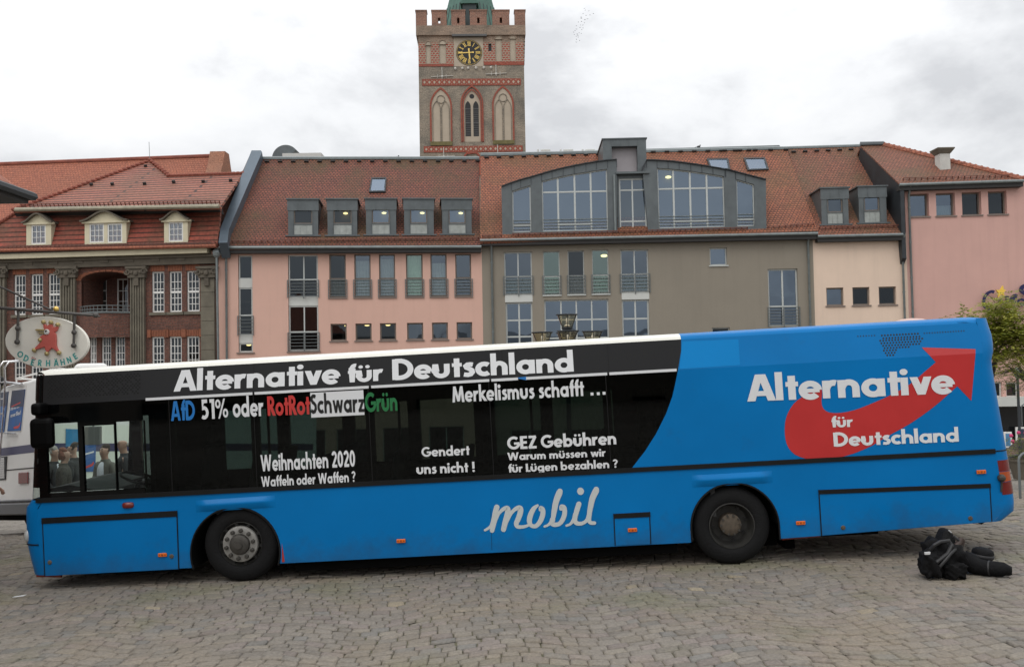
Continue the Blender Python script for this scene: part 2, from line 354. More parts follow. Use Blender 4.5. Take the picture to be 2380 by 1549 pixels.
def build_ground():
    mb = MB(); xs = [-1500, -200, -60, -20, 20, 60, 200, 1500]; ys = [-1500, -200, -60, -5, 4, 12.5, 13, 13.5, 14, 14.5, 15, 15.5, 25, 40, 70, 200, 1500]
    mb.add([(x, y, gz(x, y) - 0.022) for y in ys for x in xs], [(j * 8 + i, j * 8 + i + 1, j * 8 + 9 + i, j * 8 + 8 + i) for j in range(len(ys) - 1) for i in range(7)])
    tag(mb.build('ground', MATS['ground']), 'wide stone paved square around the parked bus', 'ground', kind='structure')
    mb = MB(); ys = [4.2, 12.5, 13, 13.5, 14, 14.5, 15, 15.5, 18.6]
    for y0, y1 in zip(ys[:-1], ys[1:]): mb.face([(x, y, gz(x, y) - 0.016) for x, y in ((-17, y0), (17, y0), (17, y1), (-17, y1))])
    tag(mb.build('joint_bed', MATS['joint']), 'dark sandy joints between the paving stones', 'ground', kind='structure')
    rnd = random.Random(3); vs = []; fs = []; cols = []
    ca, sa = math.cos(R(2.0)), math.sin(R(2.0)); v = 3.0; row = 0
    def warp(u, v):
        return (u + 0.10 * math.sin(v * 1.1 + u * 0.35), v + 0.13 * math.cos(u * 3.1 + 0.35 * math.sin(v * .9)) + 0.07 * math.sin(u * 1.3 + v * 0.8) + 0.03 * math.sin(u * 6.1 - v * 1.7))
    while v < 20.5:
        hgt = rnd.uniform(0.105, 0.15); u = -17 + rnd.uniform(0, 0.2)
        while u < 17:
            ln = rnd.uniform(0.12, 0.22)
            cx, cy = u + ln / 2, v + hgt / 2
            wx, wy = warp(cx, cy); X, Y = wx * ca - wy * sa, wx * sa + wy * ca
            if 4.3 < Y < 18.5 and abs(X) < 0.72 * Y + 1.2 and abs(X) < 16.8:
                gp = rnd.uniform(0.001, 0.0045)
                q = []
                for (a, b) in ((u + gp, v + gp), (u + ln - gp, v + gp), (u + ln - gp, v + hgt - gp), (u + gp, v + hgt - gp)):
                    a += rnd.uniform(-.006, .006); b += rnd.uniform(-.007, .007)
                    a, b = warp(a, b); q.append((a * ca - b * sa, a * sa + b * ca))
                mxx = sum(p[0] for p in q) / 4; myy = sum(p[1] for p in q) / 4
                tx, ty = rnd.gauss(0, .026), rnd.gauss(0, .026); dz = rnd.gauss(0, .0035)
                b0 = len(vs); k = rnd.uniform(0.90, 0.96); k2 = k * 0.72
                def z(x, y, d): return gz(x, y) + dz + (x - mxx) * tx + (y - myy) * ty - d
                for (x, y) in q: vs.append((x, y, z(x, y, .017)))
                for (x, y) in q:
                    x2, y2 = mxx + (x - mxx) * k, myy + (y - myy) * k; vs.append((x2, y2, z(x2, y2, .0015)))
                for (x, y) in q:
                    x2, y2 = mxx + (x - mxx) * k2, myy + (y - myy) * k2; vs.append((x2, y2, z(x2, y2, 0)))
                fs.append((b0 + 8, b0 + 9, b0 + 10, b0 + 11))
                for o_ in (0, 4):
                    for i in range(4):
                        j = (i + 1) % 4; fs.append((b0 + o_ + i, b0 + o_ + j, b0 + o_ + 4 + j, b0 + o_ + 4 + i))
                r = rnd.random(); br = rnd.uniform(0.88, 1.13)
                if r < .55: c = (.190, .170, .145)
                elif r < .75: c = (.200, .172, .152)
                elif r < .88: c = (.172, .162, .146)
                elif r < .993: c = (.205, .182, .150)
                else: c = (.27, .23, .165)
                cols += [tuple(x * br for x in c)] * 12
            u += ln
        v += hgt; row += 1
    me = bpy.data.meshes.new('cobblestone_paving'); me.from_pydata(vs, [], fs); me.materials.append(MATS['sett'])
    ca_ = me.color_attributes.new('stone', 'FLOAT_COLOR', 'POINT')
    flatc = []
    for c in cols: flatc += [c[0], c[1], c[2], 1.0]
    ca_.data.foreach_set('color', flatc)
    for p in me.polygons: p.use_smooth = True
    o = bpy.data.objects.new('cobblestone_paving', me); COL.objects.link(o)
    tag(o, 'uneven grey and pinkish cobblestones in wavy rows under the bus', 'paving', kind='structure')
build_ground()

# ------------------------------------------------------------------ shared building materials
flat('pink_render', (.66, .415, .335), .9, var=.05, vs=.5, bump=.25, bs=25, streak=.06)
flat('dusty_pink_render', (.60, .365, .315), .9, var=.06, vs=.45, bump=.25, bs=25, streak=.06)
flat('grey_render', (.26, .23, .185), .9, var=.06, vs=.5, bump=.25, bs=25, streak=.06)
flat('beige_render', (.74, .575, .455), .9, var=.05, vs=.5, bump=.25, bs=25, streak=.06)
flat('zinc', (.115, .130, .135), .42, metal=.35, var=.22, vs=1.8)
flat('zinc_pale', (.34, .36, .34), .42, metal=.3, var=.25, vs=2.5)
flat('zinc_dark', (.035, .04, .045), .5, metal=.3, var=.3, vs=2)
flat('zinc_blue', (.105, .135, .165), .42, metal=.35, var=.15, vs=1.2)
flat('fascia', (.028, .026, .025), .7, var=.2)
flat('gutter', (.20, .225, .225), .4, metal=.4, var=.2)
flat('alu', (.50, .52, .50), .45, metal=.1, var=.05)
flat('alu_brown', (.17, .14, .115), .6)
flat('panel_white', (.56, .57, .54), .5, var=.05)
flat('rail', (.15, .165, .165), .45, metal=.3)
flat('sill', (.20, .16, .14), .6)
flat('room', (.16, .15, .14), .95)
flat('room_warm', (.30, .28, .20), .95)
flat('curtain', (.62, .64, .60), .9, var=.1, vs=4)
flat('blind', (.30, .33, .27), .9)
flat('ceiling_lamp', (.8, .7, .4), .5, emit=((1.0, .78, .33), 3.5))
glazing('pane', tint=(.52, .58, .58), refl=.17, gcol=(.60, .72, .86), wav=.18)
glazing('pane_dark', tint=(.40, .42, .42), refl=.07, gcol=(.7, .8, .9))
glazing('pane_sky', tint=(.42, .5, .52), refl=.235, gcol=(.58, .72, .90), wav=.15)
glazing('pane_green', tint=(.55, .68, .62), refl=.21, gcol=(.60, .78, .76), wav=.18)
tiles('tile_pink', (.225, .066, .038), (.15, .046, .030), (.038, .018, .013), (.078, .052, .020), mossamt=.8)
tiles('tile_orange', (.33, .105, .050), (.235, .075, .040), (.06, .026, .016), (.115, .068, .026), mossamt=.6)
tiles('tile_brown', (0.264, 0.091, 0.050), (0.192, 0.065, 0.040), (.07, .035, .022), (0.104, 0.068, 0.032), mossamt=.75)
tiles('tile_flat', (.36, .118, .064), (.30, .095, .055), (.21, .068, .042), (.24, .092, .055), bw=.2, rh=.22, mortar=.02, mossamt=.5)
tiles('tile_old', (0.295, 0.060, 0.036), (0.246, 0.052, 0.032), (.06, .024, .018), (0.115, 0.052, 0.028), bw=9, rh=.30, mortar=.05, mossamt=.85, bumpd=.08, mscale=.45, m0=.42)
tiles('tile_pan', (0.344, 0.120, 0.074), (0.303, 0.096, 0.062), (.05, .022, .018), (0.139, 0.068, 0.039), bw=9, rh=.40, mortar=.11, mossamt=.6, bumpd=.10)
brick('old_brick', (.185, .066, .042), (.125, .046, .034), (.10, .075, .06), stain=(.055, .032, .026), st=.6, bw=.26, rh=.083, mortar=.014, ss=.6)
brick('gable_brick', (.36, .15, .085), (.31, .125, .07), (.28, .16, .11), st=.3, ss=.3)
brick('tower_brick', (.34, .285, .215), (.255, .210, .160), (.31, .275, .225), stain=(.125, .118, .10), st=.8, bw=.42, rh=.14, mortar=.02, ss=.33, smin=.42)
brick('tower_brick_warm', (.36, .255, .18), (.27, .19, .135), (.30, .245, .20), stain=(.13, .11, .085), st=.7, bw=.42, rh=.14, mortar=.02, ss=.4, smin=.45)
brick('tower_red', (.36, .075, .045), (.29, .06, .04), (.27, .12, .08), st=.35, bw=.36, rh=.12, mortar=.018, ss=.5)
brick('tower_check', (.38, .075, .045), (.32, .06, .04), (.36, .29, .22), st=.25, bw=.36, rh=.24, mortar=.06, ss=.5)
flat('plaster', (.45, .385, .30), .9, var=.12, vs=.7)
flat('copper', (.055, .135, .105), .6, var=.4, vs=.9)
flat('copper_dark', (.03, .045, .045), .6, var=.3)
flat('gold', (.80, .56, .16), .35, metal=.6)
flat('black_paint', (.008, .008, .009), .5)
flat('iron_pale', (.55, .53, .48), .6)
flat('stone_dark', (.115, .098, .075), .9, var=.35, vs=1.2, bump=.4, bs=14)
flat('stone_grey', (.155, .138, .105), .9, var=.3, vs=1.4, bump=.4, bs=14)
flat('cream_wood', (.62, .56, .40), .65, var=.08)
flat('white_wood', (.74, .73, .70), .55)
flat('chimney_white', (.55, .54, .50), .8, var=.15)

class Facade:
    """a vertical wall plane: u metres along it, z height, n metres towards the square"""
    def __init__(s, p0, tanpsi):
        s.o = Vector((p0[0], p0[1], 0)); s.d = Vector((1, tanpsi, 0)).normalized(); s.n = Vector((s.d.y, -s.d.x, 0))
    def W(s, u, z, n=0): return s.o + s.d * u + Vector((0, 0, z)) + s.n * n
    def uz(s, p, n=0):
        q = hit(p, s.o + s.n * n, s.n); return ((q - s.o).dot(s.d), q.z)
    def rect(s, p0, p1, n=0):
        a = s.uz(p0, n); b = s.uz(p1, n)
        return (min(a[0], b[0]), min(a[1], b[1]), max(a[0], b[0]), max(a[1], b[1]))
    def box(s, mb, u0, z0, u1, z1, n0, n1, mi=0):
        return mb.obox(s.W(u0, z0, n0), s.d * (u1 - u0), s.n * (n1 - n0), Vector((0, 0, z1 - z0)), mi)
    def wall(s, mb, u0, z0, u1, z1, holes, depth=0.22, mi=0, thick=None):
        us = sorted(set([u0, u1] + [min(max(h[i], u0), u1) for h in holes for i in (0, 2)])); zs = sorted(set([z0, z1] + [min(max(h[i], z0), z1) for h in holes for i in (1, 3)]))
        for a, b in zip(us[:-1], us[1:]):
            for c, d in zip(zs[:-1], zs[1:]):
                mu, mz = (a + b) / 2, (c + d) / 2
                if any(h[0] < mu < h[2] and h[1] < mz < h[3] for h in holes): continue
                mb.face([s.W(a, c), s.W(b, c), s.W(b, d), s.W(a, d)], mi)
        for h in holes:
            a, c, b, d = h
            for (p, q) in (((a, c), (b, c)), ((b, c), (b, d)), ((b, d), (a, d)), ((a, d), (a, c))):
                mb.face([s.W(*p), s.W(*q), s.W(q[0], q[1], -depth), s.W(p[0], p[1], -depth)], mi)
    def window(s, parent, h, cols=(), rows=(), fr=0.05, bar=None, depth=0.14, glass='pane', fm='alu', rail=None, sill=None, nrail=5, curtain=None, inset=0.06, cz=None, mull=None):
        """a window in the opening h: frame with its bars, pane, and what hangs on it"""
        a, c, b, d = h; bar = bar or fr; mb = MB(); n1 = -depth; n0 = -depth - inset
        for (x0, y0, x1, y1) in ((a, c, a + fr, d), (b - fr, c, b, d), (a + fr, d - fr, b - fr, d), (a + fr, c, b - fr, c + fr)):
            s.box(mb, x0, y0, x1, y1, n0, n1)
        us = [a + fr + (b - a - 2 * fr) * t for t in cols]; zs = [c + fr + (d - c - 2 * fr) * t for t in rows]
        for x in us: s.box(mb, x - bar / 2, c + fr, x + bar / 2, d - fr, n0, n1 + 0.002)
        for z in zs: s.box(mb, a + fr, z - bar / 2, b - fr, z + bar / 2, n0, n1 - 0.003)
        f = mb.build('window', MATS[fm], parent)
        g = MB(); g.face([s.W(a + fr * .5, c + fr * .5, n0 + .02), s.W(b - fr * .5, c + fr * .5, n0 + .02), s.W(b - fr * .5, d - fr * .5, n0 + .02), s.W(a + fr * .5, d - fr * .5, n0 + .02)])
        g.build('pane', MATS[glass], f, fix=False)
        if curtain:
            cm, z0, z1 = curtain; k = MB()
            x0, x1 = a + .02, b - .02; zz0 = c + (d - c) * z0; zz1 = c + (d - c) * z1; nn = max(6, int((x1 - x0) / .07)); pr = []
            for i in range(nn + 1): pr.append((x0 + (x1 - x0) * i / nn, n0 - .12 - .03 * (i % 2)))
            for (ua, na), (ub, nb) in zip(pr[:-1], pr[1:]): k.face([s.W(ua, zz0, na), s.W(ub, zz0, nb), s.W(ub, zz1, nb), s.W(ua, zz1, na)])
            k.build('curtain', MATS[cm], f, fix=False)
        if rail is not None:
            k = MB(); z0 = c + .04; z1 = c + (d - c) * rail
            for i in range(nrail + 1):
                z = z0 + (z1 - z0) * (i + .25) / (nrail + .25); s.box(k, a - .05, z - .016, b + .05, z + .016, .03, .06)
            for x in (a - .05, b + .05): s.box(k, x - .02, z0 - .05, x + .02, z1 + .03, .004, .07)
            if mull: s.box(k, a + (b - a) * mull - .03, z0 - .1, a + (b - a) * mull + .03, z1 + .02, .005, .065)
            k.build('railing', MATS['rail'], f)
        if sill:
            k = MB(); s.box(k, a - .07, c - .07, b + .07, c - .002, -depth + .01, .07); k.build('sill', MATS[sill], f)
        return f
    def room(s, parent, u0, z0, u1, z1, d=3.0, mat='room', lamps=()):
        mb = MB(); i = -.4
        s.box(mb, u0, z0, u1, z1, -d - .1, -d)
        for u in (u0, u1): s.box(mb, u - .05, z0, u + .05, z1, -d + .002, i)
        for z in (z0, z1): s.box(mb, u0 + .052, z - .08, u1 - .052, z + .08, -d + .003, i - .002)
        o = mb.build('room', MATS[mat], parent)
        return o
    def lamp(s, parent, p, n=-1.2, r=.16):
        u, z = s.uz(p, n); k = MB(); k.ball(s.W(u, z, n), (r, r, r * .42), 12, 6); return k.build('ceiling_lamp', MATS['ceiling_lamp'], parent, smooth='all')

def tri_clip(*a): pass
class Roof:
    """a sloping plane hinged on an eave line of a facade"""
    def __init__(s, fac, pz, pitch, out=0.45):
        s.f = fac; u, z = fac.uz(pz, out); s.p0 = fac.W(u, z, out); a = pitch
        s.dn = (-fac.n * math.cos(a) + Vector((0, 0, math.sin(a)))).normalized()     # uphill direction
        s.n = (fac.n * math.sin(a) + Vector((0, 0, math.cos(a)))).normalized()
    def P(s, p, h=0): return hit(p, s.p0 + s.n * h, s.n)
    def poly(s, mb, pts, mi=0, th=0.16):
        q = [s.P(p) for p in pts]; mb.prism(q, -s.n * th, mi); return q
# ------------------------------------------------------------------ the row of houses: facade chain
PK = Facade((ray(508, 700).x / ray(508, 700).y * 48.0, 48.0), 0.11)
def corner(fac, px, tanpsi):                                  # next facade starts where this one is cut by a survey column
    q = hit((px, 700), fac.o, fac.n); return Facade((q.x, q.y), tanpsi)
GR = corner(PK, 1121.5, -0.02)
BG = corner(GR, 1893, -0.04)
PR = corner(BG, 2111, -0.08)
_d = Vector((1, -0.09, 0)).normalized()
LB = Facade((PK.o.x, PK.o.y), -0.09)                          # runs to negative u
BASE = -5.2
SHOP = -3.6
ROOMZ = 3.02

def gutter_line(fac, parent, pa, pb, out=.5, r=.09, name='gutter', drop=.30, fdepth=.45):
    a = fac.uz(pa, out); b = fac.uz(pb, out); z = (a[1] + b[1]) / 2
    mb = MB(); pts = [fac.W(a[0], z, out), fac.W(b[0], z, out)]
    mb.tube(pts, r, 8); mb.build(name, MATS['gutter'], parent, smooth=True)
    mb = MB(); fac.box(mb, a[0], z - drop, b[0], z - .06, .003, out - .05); mb.build('fascia', MATS['fascia'], parent)
    return z
def downpipe(fac, parent, x0, y0, y1=860, n=.12, r=.065, jog=True):
    u, z = fac.uz((x0, y0), n); z1 = BASE
    mb = MB(); pts = [fac.W(u, z1, n), fac.W(u, z - .5, n), fac.W(u, z, .42)] if jog else [fac.W(u, z1, n), fac.W(u, z, n)]
    mb.tube(pts, r, 8)
    for k in range(5):
        zz = z - 1.2 - 2.0 * k; mb.tube([fac.W(u, zz - .03, n), fac.W(u, zz + .03, n)], r + .018, 8)
    mb.build('downpipe', MATS['gutter'], parent, smooth=True)
def dormer(fac, roof, parent, r0, r1, win, panel=None, depth=3.2, mat='zinc', seams=True, top=.28, glass='pane', lamp=None):
    """zinc box dormer: front rectangle on the survey grid, window rectangle, pale panel below"""
    bc = roof.P(((r0[0] + r1[0]) / 2, r1[1])); nn = (bc - fac.o).dot(fac.n)
    a, c, b, d = fac.rect(r0, r1, nn); hw = fac.rect(win[0], win[1], nn)
    F = Facade((0, 0), 0); F.o = fac.o + fac.n * nn; F.d = fac.d; F.n = fac.n
    mb = MB(); F.wall(mb, a, c, b, d, [hw] + ([F.rect(*panel)] if panel else []), .1)
    for (p, q) in (((a, c), (a, d)), ((b, c), (b, d))):
        mb.face([F.W(*p), F.W(*q), F.W(q[0], q[1], -depth), F.W(p[0], p[1], -depth)])
    F.box(mb, a - .10, d, b + .10, d + .07, -depth - .6, .12)
    F.box(mb, a - .04, d - .62, b + .04, d - .002, .003, .035)                      # top band of the front
    F.box(mb, a - .16, c - .06, b + .16, c + .015, -.1, .12)
    for x in (a + (hw[0] - a) * .92, hw[2] + (b - hw[2]) * .08): F.box(mb, x - .012, c + .02, x + .012, d - .63, .002, .03)
    for k in (1, 2): x = a + (b - a) * k / 3; F.box(mb, x - .01, d - .6, x + .01, d - .03, .036, .05)
    dm = mb.build('dormer', MATS[mat], parent)
    F.window(dm, hw, fr=.06, depth=.05, glass=glass, fm='alu_brown')
    if panel:
        k = MB(); pa = F.rect(*panel); F.box(k, pa[0] + .003, pa[1] + .003, pa[2] - .003, pa[3] - .003, -.09, -.03)
        for i in (1, 2): x = pa[0] + (pa[2] - pa[0]) * i / 3; F.box(k, x - .012, pa[1] + .01, x + .012, pa[3] - .01, -.029, -.005)
        k.build('panel', MATS['zinc_pale'], dm)
    k = MB(); F.box(k, a + .06, c + .05, b - .06, d - .06, -.62, -.56); k.build('room', MATS['room'], dm)
    if lamp: F.lamp(dm, lamp, -.38, .14)
    return dm
def skylight(roof, parent, pts, glass='pane_sky'):
    q = [roof.P(p, .10) for p in pts]; c = sum(q, Vector()) / 4
    mb = MB(); inner = [c + (p - c) * .84 for p in q]
    for i in range(4):
        j = (i + 1) % 4; mb.prism([q[i], q[j], inner[j], inner[i]], -roof.n * .16)
    o = mb.build('skylight', MATS['zinc_dark'], parent)
    g = MB(); g.face([p - roof.n * .03 for p in inner]); g.build('pane', MATS[glass], o, fix=False)
    g = MB(); g.face([p - roof.n * .20 for p in inner]); g.build('blind', MATS['panel_white'], o, fix=False)
def snow_guard(roof, parent, pa, pb, h=.16, step=.32):
    a, b = roof.P(pa), roof.P(pb); L_ = (b - a).length; n = int(L_ / step); d = (b - a) / n; mb = MB()
    for i in range(n + 1):
        p = a + d * i; mb.obox(p - roof.n * .02, d.normalized() * .05, roof.dn * .03, roof.n * (h + .02))
    for k in (.4, 1.0):
        mb.obox(a + roof.n * h * k - roof.dn * .032, b - a, -roof.dn * .03, roof.n * .03)
    mb.build('snow_guard', MATS['snow'], parent)
flat('snow', (.16, .055, .035), .6)

# ---- pink house ------------------------------------------------------------
def pink_house():
    T = thing('pink_house', PK.W(7, BASE), 'salmon pink house with five small zinc dormers in one row under a red tiled roof', 'house')
    F = PK; uL = 0.0; uR = F.uz((1121.5, 700))[0]
    zt = F.uz(Z2(1300, 1005))[1] + .35
    H = []
    colA = F.rect((553, 593), (588, 818)); colB = F.rect((669, 592), (741, 815)); colA = (colA[0], colA[1], colA[2], colA[3]); H += [colA, colB]
    up = [F.rect(Z2(a, 1035), Z2(b, c)) for a, b, c in ((993, 1140, 1408), (1208, 1353, 1405), (1420, 1563, 1402), (1652, 1800, 1400), (1862, 2007, 1397), (2075, 2217, 1395))]
    lo = [F.rect(p, q) for p, q in (((768, 752), (806, 791)), ((826, 751), (864, 790)), ((883, 750.5), (921, 789.5)), ((946, 750), (984, 789)), ((1004, 749.5), (1041.5, 788.5)), ((1061, 749), (1098, 788)))]
    zlo = sum(h[1] for h in lo) / 6; zhi = sum(h[3] for h in lo) / 6; lo = [(h[0], zlo, h[2], zhi) for h in lo]
    zlo = sum(h[1] for h in up) / 6; zhi = sum(h[3] for h in up) / 6; up = [(h[0], zlo, h[2], zhi) for h in up]
    H += up + lo
    # ground floor shop openings, behind the bus
    gf = [(1.2 + 2.6 * i, SHOP, 3.2 + 2.6 * i, SHOP + 2.6) for i in range(5)]; H += gf
    mb = MB(); F.wall(mb, uL + .002, BASE, uR, zt, H, .24)
    mb.face([F.W(uL + .002, BASE), F.W(uL + .002, zt), F.W(uL + .002, zt, -11), F.W(uL + .002, BASE, -11)]); mb.face([F.W(uR, BASE), F.W(uR, zt), F.W(uR, zt, -11), F.W(uR, BASE, -11)])
    mb.face([F.W(uL, BASE, -11), F.W(uR, BASE, -11), F.W(uR, zt, -11), F.W(uL, zt, -11)])
    mb.build('wall', MATS['pink_render'], T)
    # stair columns: windows and white spandrels stacked in one tall opening
    def zof(px, y): return F.uz((px, y))[1]
    for (a, c, b, d), segs, xx in ((colA, ((593, 648, 'w'), (648, 668, 'p'), (668, 779, 'wr'), (779, 797, 'p'), (797, 818, 'w')), 570),
                              (colB, ((592, 691, 'wr2'), (691, 710, 'p'), (710, 815, 'wr2')), 705)):
        for y0, y1, k in segs:
            z1, z0 = zof(xx, y0), zof(xx, y1); z0 = max(z0, c); z1 = min(z1, d)
            if k == 'p':
                mb = MB(); F.box(mb, a + .01, z0 + .003, b - .01, z1 - .003, -.18, -.10); mb.build('spandrel', MATS['panel_white'], T)
            else:
                F.window(T, (a + .02, z0, b - .02, z1), cols=(.52,) if '2' in k else (), rows=(.42,) if 'r' in k else (), fr=.07, glass='pane_dark', rail=.40 if 'r' in k else None, mull=.52 if '2' in k else None)
    for h in (colA, colB):
        k = MB(); F.box(k, h[0] - .1, h[1] - .07, h[2] + .1, h[1] - .002, -.1, .08); k.build('sill', MATS['sill'], T)
    cur = [('blind', .0, .45), ('curtain', 0, .86), ('curtain', 0, .9), ('curtain', 0, .98), ('curtain', .0, .8), None]
    gl = ['pane_dark', 'pane', 'pane', 'pane_green', 'pane', 'pane']
    for h, c, g in zip(up, cur, gl): F.window(T, h, rows=(.435,), fr=.075, fm='alu_brown', glass=g, rail=.40, nrail=5, sill='sill', curtain=c)
    for i, h in enumerate(lo): F.window(T, h, fr=.08, fm='alu_brown', glass='pane_dark' if i < 3 else 'pane', sill='sill')
    for h in gf: F.window(T, h, cols=(.5,), fr=.06, glass='pane_dark')
    for z0, z1 in ((BASE + .05, BASE + 3.3), (zlo - 2.9, zlo - .15), (zlo - .15, zt - .2)):
        for u0, u1 in ((.35, 2.9), (2.9, 6.8), (6.8, 11.0), (11.0, uR - .3)): F.room(T, u0, z0, u1, z1, 3.2)
    # lamps seen through the glass
    for p in (Z8(826, 230), Z8(1720, 47), Z8(1925, 47), Z8(2120, 45)): F.lamp(T, p, -.9, .14)
    rf = Roof(F, Z2(1200, 975), R(47), .5)
    mb = MB(); ridge = (Z2(410, 218), Z2(2282, 218)); q = rf.poly(mb, [Z2(50, 985), Z2(2290, 968), ridge[1], ridge[0]])
    bk = -F.n * 9 - Vector((0, 0, 7)); mb.prism([q[2], q[3], q[3] + bk, q[2] + bk], (0, 0, -.15))
    ro = mb.build('roof', MATS['tile_pink'], T)
    mb = MB(); mb.tube([q[3] + Vector((0, 0, .02)), q[2] + Vector((0, 0, .02))], .13, 6); mb.build('ridge_flashing', MATS['gutter'], T)
    mb = MB()
    for i in range(17):
        p = rf.P((lambda a, b, t: (a[0] + (b[0] - a[0]) * t, a[1] + (b[1] - a[1]) * t))(Z2(440, 250), Z2(2250, 246), i / 16.0)); mb.obox(p, F.d * .28, rf.dn * .08, rf.n * .12)
    mb.build('roof_hooks', MATS['fascia'], T)
    # gable walls closing the roof
    mb = MB()
    for a, b in ((q[0], q[3]), (q[1], q[2])):
        mb.face([a - rf.n * .2, b - rf.n * .2, b + bk, Vector((a.x, a.y, a.z)) - F.n * 13])
    mb.build('gable', MATS['pink_render'], T)
    gutter_line(F, T, Z2(28, 985), Z2(2300, 968)); downpipe(F, T, 525.5, 577)
    wx = [(690, 850), (1030, 1187), (1360, 1513), (1688, 1835), (2018, 2165)]
    tops = (570, 568, 565, 565, 566); bots = (875, 874, 870, 868, 864)
    for i, (x0, x1) in enumerate(((640, 900), (978, 1235), (1308, 1570), (1635, 1893), (1962, 2218))):
        t, b = tops[i], bots[i]; w0, w1 = wx[i]
        dormer(F, rf, T, Z2(x0, t), Z2(x1, b), (Z2(w0, t + 46), Z2(w1, t + 205)), (Z2(w0 + 2, t + 215), Z2(w1, b - 8)), glass='pane_dark' if i < 2 else 'pane_sky', lamp=None if i == 0 else Z2(w0 + 105, t + 118))
    skylight(rf, T, [Z2(1336, 500), Z2(1476, 498), Z2(1486, 378), Z2(1356, 378)])
    snow_guard(rf, T, Z2(160, 935), Z2(2270, 908))
    # zinc clad fire wall on the left verge
    mb = MB(); pts = [Z2(45, 938), Z2(120, 936), Z2(135, 820), Z2(418, 160), Z2(408, 146), Z2(328, 146), Z2(60, 815)]
    qq = [hit(p, rf.p0 + rf.n * .55, rf.n) for p in pts]; mb.prism(qq, -rf.n * 1.1); mb.build('fire_wall', MATS['zinc_blue'], T)
    mb = MB(); pts = [Z2(40, 930), Z2(60, 812), Z2(328, 150), Z2(258, 310), Z2(90, 545), Z2(0, 925)]
    qq = [hit(p, rf.p0 + rf.n * .15, rf.n) for p in pts]; mb.prism(qq, -rf.n * .7); mb.build('verge', MATS['old_brick'], T)
    # round ventilation cowl and flat roof hatch behind the ridge
    c = at(Z2(620, 215), 62); rad = 118 / 3.692 / FOC * 62; mb = MB(); prof = [c]
    ang = [180 - 6 * i for i in range(24)]
    pts = [c + Vector((math.cos(R(a)) * rad, 0, math.sin(R(a)) * rad)) for a in ang if a > 38]
    pts = pts + [c + Vector((rad * .34, 0, rad * .12)), c + Vector((rad * .3, 0, -.6)), c + Vector((-rad, 0, -.6))]
    mb.prism(pts, (0, 2.2, 0)); mb.build('ventilation_cowl', MATS['zinc'], T)
    mb = MB(); a_ = [math.radians(x) for x in (38, 30, 22)]
    a = at(Z2(592, 205), 61); b = at(Z2(925, 205), 61); mb.box((a.x, a.y, a.z - .3), (b.x, a.y + 2, a.z + .28)); mb.build('roof_hatch', MATS['panel_white'], T)
pink_house()

